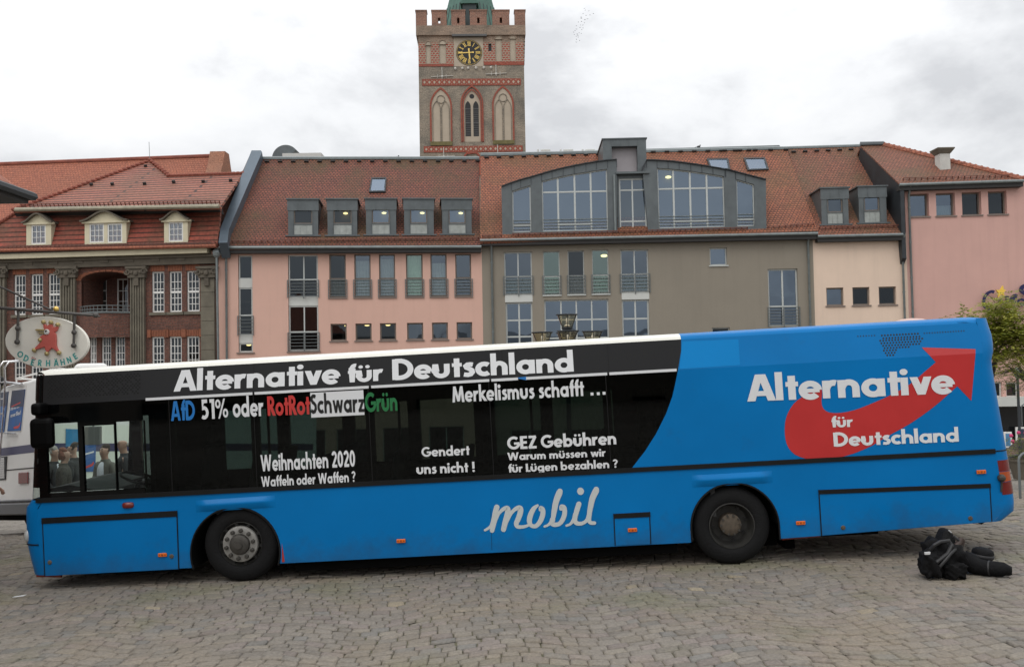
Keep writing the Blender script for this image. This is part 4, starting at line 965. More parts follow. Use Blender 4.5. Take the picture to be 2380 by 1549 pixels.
    F.box(k, uL, zt - .12, uR, zt + .02, .01, .34); k.build('entablature', MATS['stone_dark'], T)
    a = F.rect(Z1(0, 1165), Z1(1968, 1130)); zb = F.uz(Z1(1000, 1150))[1]; zz = F.uz(Z1(1000, 1112))[1]
    k = MB(); F.box(k, uL, zb, F.uz(Z1(1968, 1110))[0], zz + .05, .0, .62); k.build('cornice', MATS['cream_wood'], T)
    k = MB(); F.box(k, uL, zz + .052, uR - .1, zz + .36, .1, .72); k.build('fascia', MATS['fascia'], T)
    # mansard slope, upper hipped roof
    rf = Roof(F, Z1(1000, 1075), R(71), .70)
    k = MB(); q = rf.poly(k, [Z1(-420, 1100), Z1(2020, 1045), Z1(2052, 690), Z1(160, 735)]); k.build('mansard', MATS['tile_old'], T)
    k = MB(); k.prism([q[0], q[3], q[3] - F.n * 8, q[0] - F.n * 8], -F.d * .1); k.build('mansard', MATS['tile_old'], T)
    k = MB(); k.tube([rf.P(Z1(-420, 1095), .1), rf.P(Z1(2012, 1045), .1)], .11, 7); k.build('gutter', MATS['tile_flat'], T, smooth=True)
    k = MB()
    nn = 22
    for i in range(nn): k.ball(q[0].lerp(q[3], i / (nn - 1)) + Vector((0, 0, .05)), .13, 6, 4)
    k.build('hip_tiles', MATS['tile_old_ridge'], T)
    e1 = q[3] + F.n * .45 + Vector((0, 0, .15)); n2 = (F.n * math.sin(R(31)) + Vector((0, 0, math.cos(R(31))))).normalized()
    U = Roof(F, Z1(1000, 695), R(31), 0); U.p0 = e1; U.n = n2; U.dn = (-F.n * math.cos(R(31)) + Vector((0, 0, math.sin(R(31)))))
    k = MB(); qq = U.poly(k, [Z1(128, 715), Z1(2048, 682), Z1(2255, 378), Z1(1572, 402), Z1(1392, 258)])
    bk = -F.n * 8 - Vector((0, 0, 5)); k.prism([qq[4], qq[0], qq[0] - F.n * 10, qq[4] + bk], (0, 0, -.12)); k.prism([qq[2], qq[3], qq[3] + bk, qq[2] + bk], (0, 0, -.12)); k.build('upper_roof', MATS['tile_pan'], T)
    k = MB()
    for i in range(30): k.ball(qq[0].lerp(qq[4], i / 29) + Vector((0, 0, .06)), (.17, .17, .12), 6, 4)
    for i in range(9): k.ball(qq[4].lerp(qq[3], i / 8) + Vector((0, 0, .08)), (.17, .17, .12), 6, 4)
    for i in range(18): k.ball(qq[3].lerp(qq[2], i / 17) + Vector((0, 0, .06)), (.2, .14, .11), 6, 4)
    k.tube([qq[0], qq[4], qq[3], qq[2]], .10, 6); k.build('hip_tiles', MATS['tile_old_ridge'], T)
    k = MB()
    for x, y in ((835, 490), (1030, 485), (1330, 480), (1600, 465), (1875, 460), (2130, 450), (1340, 315)):
        p = U.P(Z1(x, y)); k.obox(p, F.d * .18, U.dn * .1, U.n * .16)
    k.build('roof_hooks', MATS['fascia'], T)
    snow_guard(U, T, Z1(200, 690), Z1(2040, 655), h=.22, step=.25); snow_guard(rf, T, Z1(0, 1065), Z1(2005, 1025), h=.22, step=.25)
    k = MB(); k.tube([U.P(Z1(150, 712), -.02) + F.n * .1, U.P(Z1(2045, 680), -.02) + F.n * .1], .12, 7); k.build('gutter', MATS['cream_gutter'], T, smooth=True)
    k = MB(); k.prism([q[3] + F.n * .30, q[2] + F.n * .30, q[2] - Vector((0, 0, .32)) + F.n * .05, q[3] - Vector((0, 0, .32)) + F.n * .05], -F.n * .5); k.build('soffit', MATS['fascia'], T)
    k = MB(); p = at(Z1(1392, 258), 53); p = qq[4]; k.tube([p, p + Vector((-.04, 0, 1.25))], .016, 5); k.build('lightning_rod', MATS['gutter'], T)
    k = MB(); u, z = F.uz(Z1(2010, 1110), .5); k.ball(F.W(u, z, .45), (.24, .2, .28), 8, 6); k.tube([F.W(u, z, .45), F.W(u, BASE, .15)], .07, 6); k.build('downpipe', MATS['gutter'], T)
    # bell roofed dormers
    for (x0, x1, yt, y0, yb, wins) in ((245, 490, 757, 840, 1035, ((290, 425),)), (787, 1200, 735, 828, 1020, ((830, 966), (998, 1136))), (1525, 1760, 735, 815, 1010, ((1566, 1702),))):
        bc = rf.P(Z1((x0 + x1) / 2, yb)); nn = (bc - F.o).dot(F.n) + .05
        D = Facade((0, 0), 0); D.o = F.o + F.n * nn; D.d = F.d; D.n = F.n
        bx1 = x1 - (x1 - x0) * .06
        a, c, b, d = D.rect(Z1(x0, y0), Z1(bx1, yb)); hw = [D.rect(Z1(p, y0 + 12), Z1(q_, yb - 8)) for p, q_ in wins]
        k = MB(); D.wall(k, a, c, b, d, hw, .1)
        for u in (a, b): k.face([D.W(u, c), D.W(u, d), D.W(u, d, -2.4), D.W(u, c, -2.4)])
        zt_ = D.uz(Z1((x0 + x1) / 2, yt))[1]; w_ = (b - a) / 2 + .16; mu = (a + b) / 2
        prof = [(mu + w_ * t, d + (zt_ - d) * (.5 + .5 * math.cos(math.pi * t)) ** 1.0 * 1.0) for t in [i / 10 - 1 for i in range(21)]]
        k.prism([D.W(u, z, .02) for u, z in prof] , -D.n * .08)
        dm = k.build('dormer', MATS['cream_wood'], T)
        k = MB()
        for (ua, za), (ub, zb_) in zip(prof[:-1], prof[1:]): k.obox(D.W(ua, za + .002, -2.6), D.W(ub, zb_ + .002, -2.6) - D.W(ua, za + .002, -2.6), D.n * 2.85, Vector((0, 0, .09)))
        k.build('bell_roof', MATS['stone_dark'], dm)
        for h in hw: D.window(dm, h, cols=(.333, .667), rows=(.333, .667), fr=.075, bar=.03, depth=.02, glass='pane_white', fm='white_wood')
        k = MB(); D.box(k, a - .12, d - .07, b + .2, d + .03, -.05, .1); k.build('dormer_cornice', MATS['cream_wood'], dm)
        k = MB(); D.box(k, a + .05, c, b - .05, d, -2.2, -1.6); k.build('room', MATS['panel_white'], dm)
flat('arch_brick', (.24, .085, .045), .85, var=.3, vs=7, bump=.3, bs=30)
flat('tile_old_ridge', (.24, .07, .045), .8, var=.3, vs=3)
flat('cream_gutter', (.33, .30, .22), .6, var=.25)
glazing('pane_white', tint=(.6, .62, .62), refl=.24, gcol=(.72, .78, .86), wav=.1)
brick_house()

# ---- large roof behind ---------------------------------------------------------
def big_roof_hall():
    y = 63.0
    T = thing('roof_hall', (-24, y + 6, BASE), 'large hall behind the brick house showing only its plain orange roof and gable', 'house')
    rl, rr = at(Z1(-350, 300), y), at(Z1(1972, 210), y); rr2 = Vector((rr.x, rr.y, (rl.z + rr.z) / 2 + .5)); rl2 = Vector((rl.x, rl.y, rl.z))
    dn = Vector((0, -6.5, -9))
    mb = MB(); mb.prism([rl, rr, rr + dn, rl + dn], (0, .1, -.15)); mb.prism([rl, rr, rr + Vector((0, 6.5, -9)), rl + Vector((0, 6.5, -9))], (0, 0, -.15)); mb.build('roof', MATS['tile_flat'], T)
    mb = MB(); mb.box((rl.x, y - 5.9, BASE - 1), (rr.x, y + 5.9, rr.z - 8.3)); mb.build('wall', MATS['gable_brick'], T)
    mb = MB(); w_ = at(Z1(2062, 300), y).x - rr.x
    top = at(Z1(2000, 181), y).z
    pr = [(rr.x, y - 6.2, rr.z - 8.6), (rr.x, y - .9, top - 1.0), (rr.x, y - .45, top), (rr.x, y + .45, top), (rr.x, y + .9, top - 1), (rr.x, y + 6.2, rr.z - 8.6), (rr.x, y + 6.2, BASE), (rr.x, y - 6.2, BASE)]
    mb.prism(pr, (1.1, 0, 0)); mb.build('gable', MATS['gable_brick'], T)
    mb = MB()
    mb.tube([rl, rr], .16, 6); mb.build('ridge_tiles', MATS['tile_old_ridge'], T)
big_roof_hall()

# ---- church tower ---------------------------------------------------------------
def tower():
    Yt = 92.0; c0 = at(Z5(187, 1480), Yt); F = Facade((c0.x, c0.y), 0.035); F.o = Vector((c0.x, c0.y, 0))
    uR = F.uz(Z5(1168, 900))[0]; T = thing('church_tower', F.W(uR / 2, BASE), 'weathered brick church tower with a black and gold clock, battlements and a green copper roof', 'tower')
    def z(y, x=670): return F.uz(Z5(x, y))[1]
    D = uR                                                       # square plan
    corb = z(335); top = z(245)
    S = Facade((0, 0), 0); S.o = F.W(uR, 0) ; S.d = -F.n; S.n = F.d
    rects = []
    ctr = F.rect(Z5(596, 960), Z5(752, 1300))
    L_ = [F.rect(Z5(303, 1000), Z5(465, 1328)), F.rect(Z5(885, 985), Z5(1050, 1315))]
    up = [F.rect(Z5(*a), Z5(*b)) for a, b in (((240, 420), (290, 598)), ((366, 412), (434, 594)), ((892, 365), (957, 575)), ((1026, 360), (1088, 572)))]
    clk = F.rect(Z5(502, 352), Z5(783, 622)); lou = F.rect(Z5(828, 410), Z5(858, 480))
    holes = [ctr] + L_ + up + [clk, lou]
    zb = BASE - 1
    # shaft is split in bands: weathered grey below, chequered red around the clock, warm brick above
    zc0, zc1 = z(612), z(400)
    mb = MB(); F.wall(mb, 0, zb, uR, zc0, [h for h in holes if h[3] < zc0 + .01 or h[1] < zc0], .45)
    mb.face([S.W(0, zb), S.W(D, zb), S.W(D, zc0), S.W(0, zc0)]); mb.face([F.W(0, zb), F.W(0, zb, -D), F.W(0, zc0, -D), F.W(0, zc0)]); mb.face([F.W(0, zb, -D), F.W(uR, zb, -D), F.W(uR, zc0, -D), F.W(0, zc0, -D)])
    mb.build('shaft', MATS['tower_brick'], T)
    hs = up + [clk, lou]
    mb = MB(); F.wall(mb, 0, zc0, uR, zc1, hs, .45); mb.face([S.W(0, zc0), S.W(D, zc0), S.W(D, zc1), S.W(0, zc1)]); mb.face([F.W(0, zc0), F.W(0, zc0, -D), F.W(0, zc1, -D), F.W(0, zc1)]); mb.build('chequered_band', MATS['tower_check'], T)
    mb = MB(); F.wall(mb, 0, zc1, uR, corb, hs, .45); mb.face([S.W(0, zc1), S.W(D, zc1), S.W(D, corb), S.W(0, corb)]); mb.face([F.W(0, zc1), F.W(0, zc1, -D), F.W(0, corb, -D), F.W(0, corb)]); mb.build('belfry', MATS['tower_brick_warm'], T)
    # parapet and merlons on four sides, a little proud
    o = .22
    mb = MB(); F.box(mb, -o, corb, uR + o, top, -D - o, o); mb.build('parapet', MATS['tower_brick_warm'], T)
    mt = [z(131, 200), z(125, 365), z(113, 545), z(106, 730), z(98, 945), z(92, 1115)]; mtop = sum(mt) / 6
    xs = [(157, 249), (297, 436), (481, 611), (655, 813), (866, 1025), (1075, 1157)]
    for i, (a, b) in enumerate(xs):
        u0, u1 = F.uz(Z5(a, 180), o)[0], F.uz(Z5(b, 180), o)[0]
        if i == 5: u1 = uR + o
        if i == 0: u0 = -o
        for side in range(2):
            mb = MB(); nn = (o, -.75) if side == 0 else (-D + .75, -D - o)
            if side == 0 and 0 < i < 5:
                um = (u0 + u1) / 2; hz = top + .22
                F.box(mb, u0, top, um - .13, mtop, nn[1], nn[0]); F.box(mb, um + .13, top, u1, mtop, nn[1], nn[0]); F.box(mb, um - .13, hz + .62, um + .13, mtop, nn[1], nn[0]); F.box(mb, um - .13, top, um + .13, hz, nn[1], nn[0])
                if i != 1: F.box(mb, um - .13, hz, um + .13, hz + .62, nn[1], nn[1] + .1)
            else: F.box(mb, u0, top, u1, mtop, nn[1], nn[0])
            F.box(mb, u0 - .06, mtop, u1 + .06, mtop + .12, nn[1] - .06, nn[0] + .06)
            mb.build('merlon', MATS['tower_red_brick'], T)
    for k in range(1, 5):
        u0 = D * k / 5.5 - .3
        for sd in range(2):
            mb = MB(); fu = (uR + o - .9, uR + o) if sd == 0 else (-o, -o + .9)
            F.box(mb, fu[0], top, fu[1], mtop, -u0 - 1.4, -u0); mb.build('merlon', MATS['tower_red_brick'], T)
    mb = MB()
    for i in range(7):                                           # stepped corbels up the right flank
        zz = zc0 + .1 + i * .42; F.box(mb, uR + .003, zz, uR + .06 + .018 * i, zz + .3, -.5, -.06)
    mb.build('corbels', MATS['tower_brick_warm'], T)
    # red friezes
    for y0, y1, x0, x1 in ((740, 802, 207, 1132), (1368, 1425, 215, 1138)):
        a = F.uz(Z5(x0, 770))[0]; b = F.uz(Z5(x1, 770))[0]; za, zb_ = z(y1), z(y0)
        mb = MB(); F.box(mb, a, za, b, zb_, .003, .06); fz = mb.build('frieze', MATS['tower_red'], T)
        mb = MB(); n = 20; st = (b - a) / n; zm = (za + zb_) / 2; h = (zb_ - za) * .25
        for i in range(n):
            u = a + st * (i + .5); mb.prism([F.W(u - st * .26, zm, .061), F.W(u, zm - h, .061), F.W(u + st * .26, zm, .061), F.W(u, zm + h, .061)], F.n * .012)
            if i < n - 1:
                for s_ in (-1, 1): u2 = u + st / 2; mb.prism([F.W(u2 - st * .12, zm + s_ * h * 1.25, .061), F.W(u2, zm + s_ * h * .75, .061), F.W(u2 + st * .12, zm + s_ * h * 1.25, .061)], F.n * .012)
        mb.build('frieze_tiles', MATS['plaster'], fz)
    mb = MB(); F.box(mb, 0, z(622), F.uz(Z5(500, 600))[0], z(598), .004, .05); mb.build('red_band', MATS['tower_red'], T); mb = MB(); F.box(mb, F.uz(Z5(788, 600))[0], z(612, 900), uR, z(580, 900), .004, .05); mb.build('red_band', MATS['tower_red'], T)
    # pointed arches
    def parch(u0, u1, zs, zt, n=10, grow=0):
        m_ = (u0 + u1) / 2; w_ = (u1 - u0) / 2; h = zt - zs; pts = []
        rr = (w_ * w_ + h * h) / (2 * w_)                          # arc radius for a two-centred arch
        for i in range(n + 1):
            zz = h * i / n; x = (u1 - rr) + math.sqrt(max(rr * rr - zz * zz, 0)); pts.append((x, zs + zz))
        return pts + [(2 * m_ - x, zz) for x, zz in reversed(pts[:-1])]
    def ring(mb, u0, u1, z0, zs, zt, w_, n0, n1):
        pi_ = [(u1, z0)] + parch(u0, u1, zs, zt) + [(u0, z0)]; po = [(u1 + w_, z0)] + parch(u0 - w_, u1 + w_, zs, zt + w_ * 1.25) + [(u0 - w_, z0)]
        for a, b, c, d in zip(pi_[:-1], pi_[1:], po[1:], po[:-1]): mb.prism([F.W(*a, n0), F.W(*b, n0), F.W(*c, n0), F.W(*d, n0)], F.n * (n1 - n0))
    def blind(x0, x1, yb, ys, yt):
        u0, u1 = F.uz(Z5(x0, ys))[0], F.uz(Z5(x1, ys))[0]; z0, zs, zt = z(yb, (x0 + x1) / 2), z(ys, (x0 + x1) / 2), z(yt, (x0 + x1) / 2)
        mb = MB(); ring(mb, u0, u1, z0, zs, zt, .17, .004, .10); rg = mb.build('arch', MATS['tower_red'], T)
        mb = MB(); mb.prism([F.W(*p, .004) for p in [(u0, z0), (u1, z0)] + parch(u0, u1, zs, zt)], F.n * .018); mb.build('infill', MATS['plaster'], rg)
        mb = MB(); m_ = (u0 + u1) / 2; w_ = (u1 - u0)
        for c in (u0 + w_ * .27, u1 - w_ * .27):
            hw = w_ * .19; ring(mb, c - hw, c + hw, z0, zs - .35, zs + .55, .07, .024, .09)
        F.box(mb, m_ - .12, z0, m_ + .12, zs - .2, .024, .06)
        cz = zs + (zt - zs) * .42; pr = [(m_ + .42 * math.cos(a * .3927), cz + .42 * math.sin(a * .3927)) for a in range(17)]
        mb.tube([F.W(u, zz, .04) for u, zz in pr], .055, 5); mb.build('tracery', MATS['tower_brick'], rg)
        mb = MB(); F.box(mb, u0 - .15, z0 - .42, u1 + .15, z0 - .01, .003, .14); mb.build('sill', MATS['moss_stone'], rg)
    blind(295, 473, 1328, 1000, 838); blind(878, 1053, 1315, 985, 822)
    u0, u1 = F.uz(Z5(583, 1000))[0], F.uz(Z5(767, 1000))[0]
    mb = MB(); ring(mb, u0, u1, z(1330), z(975), z(818), .17, .004, .12); rg = mb.build('arch', MATS['tower_red'], T)
    v0, v1 = F.uz(Z5(598, 1000))[0], F.uz(Z5(752, 1000))[0]
    mb = MB(); ring(mb, v0, v1, z(1330), z(985), z(850), .12, .12, .16); mb.build('arch', MATS['tower_red'], T)
    mb = MB(); mb.prism([F.W(*p, .005) for p in [(v0, z(1330)), (v1, z(1330))] + parch(v0, v1, z(985), z(850))], F.n * .02); inf = mb.build('infill', MATS['plaster'], rg)
    mb = MB()
    for a, b in ((612, 664), (687, 738)):
        a, b = F.uz(Z5(a, 1100))[0], F.uz(Z5(b, 1100))[0]; mb.prism([F.W(*p, .026) for p in [(a, z(1278)), (b, z(1278))] + parch(a, b, z(1000), z(948))], F.n * .01)
    cz = z(904); m_ = F.uz(Z5(673, 900))[0]; mb.prism([F.W(m_ + .26 * math.cos(a * .3927), cz + .26 * math.sin(a * .3927), .026) for a in range(16)], F.n * .01); lv = mb.build('louvre', MATS['black_paint'], rg)
    mb = MB()
    for a, b in ((612, 664), (687, 738)):
        a, b = F.uz(Z5(a, 1100))[0], F.uz(Z5(b, 1100))[0]
        for i in range(15): zz = z(1278) + .1 + i * .2; F.box(mb, a + .02, zz, b - .02, zz + .05, .037, .06)
        for y in (1020, 1152): F.box(mb, a, z(y) - .03, b, z(y) + .03, .037, .09)
    mb.build('slats', MATS['slate'], lv)
    # small arch above the roofs
    u0, u1 = F.uz(Z5(612, 1480))[0], F.uz(Z5(738, 1480))[0]
    mb = MB(); ring(mb, u0, u1, z(1640), z(1485), z(1440), .2, .004, .12); mb.build('arch', MATS['tower_red'], T)
    # plaster niches beside the clock
    for h in up:
        mb = MB(); zs = h[3] - .25; mb.prism([F.W(*p, -.30) for p in [(h[0], h[1]), (h[2], h[1]), (h[2], h[3]), (h[0], h[3])]], F.n * .18); mb.build('niche', MATS['plaster'], T)
        mb = MB(); ring(mb, h[0], h[2], h[3] - .05, h[3] - .04, h[3] + .38, .10, .004, .09); mb.prism([F.W(*p, .003) for p in parch(h[0], h[2], h[3] - .05, h[3] + .36)], F.n * .02, 1); mb.build('niche_arch', [MATS['tower_brick_warm'], MATS['plaster']], T)
    mb = MB(); F.box(mb, lou[0], lou[1], lou[2], lou[3], -.3, -.15); mb.build('louvre', MATS['black_paint'], T)
    # iron anchors
    for x, y, w_ in ((395, 718, 105), (900, 694, 100), (410, 1468, 105), (915, 1440, 0)):
        mb = MB(); u, zz = F.uz(Z5(x, y)); mb.tube([F.W(u, zz - .25, .06), F.W(u, zz + 1.0, .06)], .045, 5)
        if w_: mb.tube([F.W(u - w_ / 4.031 * .046, zz - .04, .06), F.W(u + w_ / 4.031 * .046, zz + .06, .06)], .045, 5); mb.ball(F.W(u, zz, .08), (.13, .06, .13), 8, 5)
        for s_ in (-.5, .45):
            if w_: mb.tube([F.W(u + s_, zz - .18, .06), F.W(u + s_, zz + .22, .06)], .03, 5)
        mb.build('wall_anchor', MATS['iron_pale'], T)
    for x in (518, 585, 638, 712, 785, 852): u, zz = F.uz(Z5(x, 645 - (x - 518) * .03)); mb = MB(); mb.ball(F.W(u, zz, .1), (.14, .12, .16), 7, 5); mb.build('floodlight', MATS['iron_pale'], T)
    # clock
    mb = MB(); F.box(mb, clk[0] + .01, clk[1] + .01, clk[2] - .01, clk[3] - .01, -.3, .012); mb.build('clock_panel', MATS['plaster'], T)
    mb = MB(); F.box(mb, clk[0] - .15, clk[3], clk[2] + .4, clk[3] + .22, .0, .42); mb.build('clock_canopy', MATS['slate'], T)
    cu, cz = F.uz(Z5(648, 495)); cr = (F.uz(Z5(770, 495))[0] - F.uz(Z5(526, 495))[0]) / 2
    mb = MB(); mb.lathe(F.W(cu, cz, .015), F.n, [(0, .03), (cr, .03), (cr, 0)], 48); face = mb.build('clock', MATS['black_paint'], T)
    def cp(r, a, n=.05): return F.W(cu + r * math.sin(a), cz + r * math.cos(a), n)
    mb = MB()
    for i in range(60):
        a = i * math.pi / 30; mb.lathe(cp(cr * .94, a, .046), F.n, [(0, .01), (cr * .026, .01), (cr * .026, 0)], 6)
    def bar(r0, r1, a, off, w_, n=.052):
        t = Vector(F.d) * math.cos(a) - Vector((0, 0, 1)) * math.sin(a); mb.prism([cp(r0, a, n) + t * (off[0] - w_), cp(r0, a, n) + t * (off[0] + w_), cp(r1, a, n) + t * (off[1] + w_), cp(r1, a, n) + t * (off[1] - w_)], F.n * .01)
    num = {1: 'I', 2: 'II', 3: 'III', 4: 'IIII', 5: 'V', 6: 'VI', 7: 'VII', 8: 'VIII', 9: 'IX', 10: 'X', 11: 'XI', 12: 'XII'}
    for h, tx in num.items():
        a = h * math.pi / 6; wd = {'I': .068, 'V': .13, 'X': .13}; tot = sum(wd[c] for c in tx) * cr; x = -tot / 2; r0, r1 = cr * .52, cr * .84
        for c in tx:
            w_ = wd[c] * cr; m_ = x + w_ / 2
            if c == 'I': bar(r0, r1, a, (m_, m_), cr * .017)
            if c == 'V': bar(r0, r1, a, (m_, m_ - w_ * .36), cr * .020); bar(r0, r1, a, (m_, m_ + w_ * .36), cr * .014, .0535)
            if c == 'X': bar(r0, r1, a, (m_ + w_ * .36, m_ - w_ * .36), cr * .020); bar(r0, r1, a, (m_ - w_ * .36, m_ + w_ * .36), cr * .014, .0535)
            x += w_
        bar(r0 - cr * .008, r0 + cr * .008, a, (0, 0), tot * .5, .055); bar(r1 - cr * .008, r1 + cr * .008, a, (0, 0), tot * .5, .055)
    mb.build('dial', MATS['gold'], face)
    for a, r1, r0, w0 in ((R(267), cr * .82, -cr * .30, .035), (R(175), cr * .52, -cr * .26, .05)):
        mb = MB(); bar(r0, r1, a, (0, 0), cr * w0, .075); mb.lathe(cp(r0, a, .075), F.n, [(0, .012), (cr * .07, .012), (cr * .07, 0)], 10)
        if r1 > cr * .7: mb.lathe(cp(0, 0, .076), F.n, [(0, .03), (cr * .06, .03), (cr * .06, 0)], 12)
        mb.lathe(cp(r1 * .72, a, .076), F.n, [(0, .012), (cr * .055, .012), (cr * .055, 0)], 8)
        mb.build('clock_hand', MATS['gold'], face)
    # copper roof behind the battlements
    cu = uR / 2; cx, cy = F.W(cu, 0, -D / 2).x, F.W(cu, 0, -D / 2).y; zr = top - .3
    mb = MB(); rb, h = 3.35, 4.2; n = 8; lo = [Vector((cx + rb * 1.18 * math.cos(math.pi * (k + .5) / 4), cy + rb * 1.18 * math.sin(math.pi * (k + .5) / 4), zr)) for k in range(n)]
    hi = [Vector((cx + rb * .86 * math.cos(math.pi * (k + .5) / 4), cy + rb * .86 * math.sin(math.pi * (k + .5) / 4), zr + h)) for k in range(n)]
    t2 = [Vector((cx + .6 * math.cos(math.pi * (k + .5) / 4), cy + .6 * math.sin(math.pi * (k + .5) / 4), zr + h + 9)) for k in range(n)]
    for a, b in ((lo, hi), (hi, t2)):
        for k in range(n): mb.face([a[k], a[(k + 1) % n], b[(k + 1) % n], b[k]])
    ro = mb.build('spire', MATS['copper'], T)
    mb = MB()
    for k in range(n):
        for t in (0, .25, .5, .75):
            a = lo[k].lerp(lo[(k + 1) % n], t); b = hi[k].lerp(hi[(k + 1) % n], t); mb.tube([a, b], .05, 5)
    mb.build('standing_seams', MATS['copper_dark'], ro)
    mb = MB(); yy = min(p.y for p in lo) + .05; mb.box((cx - .75, yy - .2, zr + .3), (cx + .75, yy + 1.5, zr + 3.6)); dm = mb.build('lucarne', MATS['copper_dark'], ro)
    mb = MB(); mb.prism([(cx - 1.0, yy - .4, zr + 3.55), (cx + 1.0, yy - .4, zr + 3.55), (cx, yy - .4, zr + 5.0)], (0, 2.6, 0)); mb.build('lucarne_roof', MATS['copper'], ro)
brick('tower_red_brick', (.33, .155, .105), (.25, .12, .085), (.30, .22, .17), stain=(.12, .09, .07), st=.55, bw=.42, rh=.14, mortar=.02, ss=.5)
flat('moss_stone', (.16, .14, .06), .9, var=.3)
flat('slate', (.10, .10, .10), .6, var=.2)
tower()

# ---- town hall corner at the left edge, and the houses across the square (behind the camera) -------
def town_hall():
    wx = -8.95; y0, y1 = 5.0, 14.2; tip = at((66, 466), 14.8)
    T = thing('town_hall', (-12, 10, -.2), 'corner of the town hall reaching in at the left edge with its dark eave', 'house')
    H = []
    mb = MB(); mb.box((wx - 8, y0, -.6), (wx, y1, tip.z - .1)); mb.build('wall', MATS['old_brick'], T)
    ex, ey, ez = tip.x, 14.8, tip.z
    mb = MB(); mb.box((wx - 8.6, y0 - .6, ez - .05), (ex, ey, ez + .10)); mb.build('eave', MATS['fascia'], T)
    mb = MB(); A = Vector((ex, ey, ez + .10)); Bv = Vector((ex, y0 - .6, ez + .10)); C_ = Vector((wx - 8.6, ey, ez + .1)); E = Vector((wx - 8.6, y0 - .6, ez + .1)); r1, r2 = Vector((wx - 4, ey - 4, ez + 4.4)), Vector((wx - 4, y0 + 4, ez + 4.4))
    mb.add([A, Bv, E, C_, r1, r2], [(0, 1, 5, 4), (1, 2, 5), (2, 3, 4, 5), (3, 0, 4), (0, 3, 2, 1)]); mb.build('roof', MATS['tile_flat'], T)
    mb = MB(); mb.tube([Bv + Vector((.06, 0, -.02)), A + Vector((.06, 0.05, -.02)), C_ + Vector((0, .06, -.02))], .075, 7); mb.build('gutter', MATS['zinc_dark'], T)
    for k in range(3):
        yy = 6 + k * 3; mb = MB(); mb.box((wx - .05, yy, 1.2), (wx + .04, yy + 1.2, 3.4)); f = mb.build('window', MATS['white_wood'], T)
        mb = MB()
        for a in (0, 1): mb.box((wx + .041, yy + .08 + .55 * a, 1.28), (wx + .05, yy + .57 + .55 * a, 3.32))
        mb.build('pane', MATS['shop_dark'], f)
town_hall()
def across():
    T = thing('opposite_house', (0, -22, 0), 'long plain house across the square behind the viewer, mirrored in the bus windows', 'house')
    F = Facade((60, -20), 0); F.d = Vector((-1, 0, 0)); F.n = Vector((0, 1, 0)); H = []
    for k in range(34):
        for z in (-.9, 1.9): H.append((4 + k * 3.4, z, 5.5 + k * 3.4, z + 1.8))
    mb = MB(); F.wall(mb, 0, -1.5, 120, 4.8, H, .3); mb.build('wall', MATS['opp'], T)
    mb = MB(); mb.box((-60, -20.6, -1), (60, -20.4, 4.5)); mb.build('window', MATS['pane_back'], T)
    mb = MB(); mb.prism([(60, -19.2, 4.7), (60, -24, 6.6), (60, -30, 4.7)], (-120, 0, 0)); mb.build('roof', MATS['slate'], T)
flat('opp', (.22, .20, .16), .9, var=.2)
flat('pane_back', (.10, .14, .14), .1)
across()
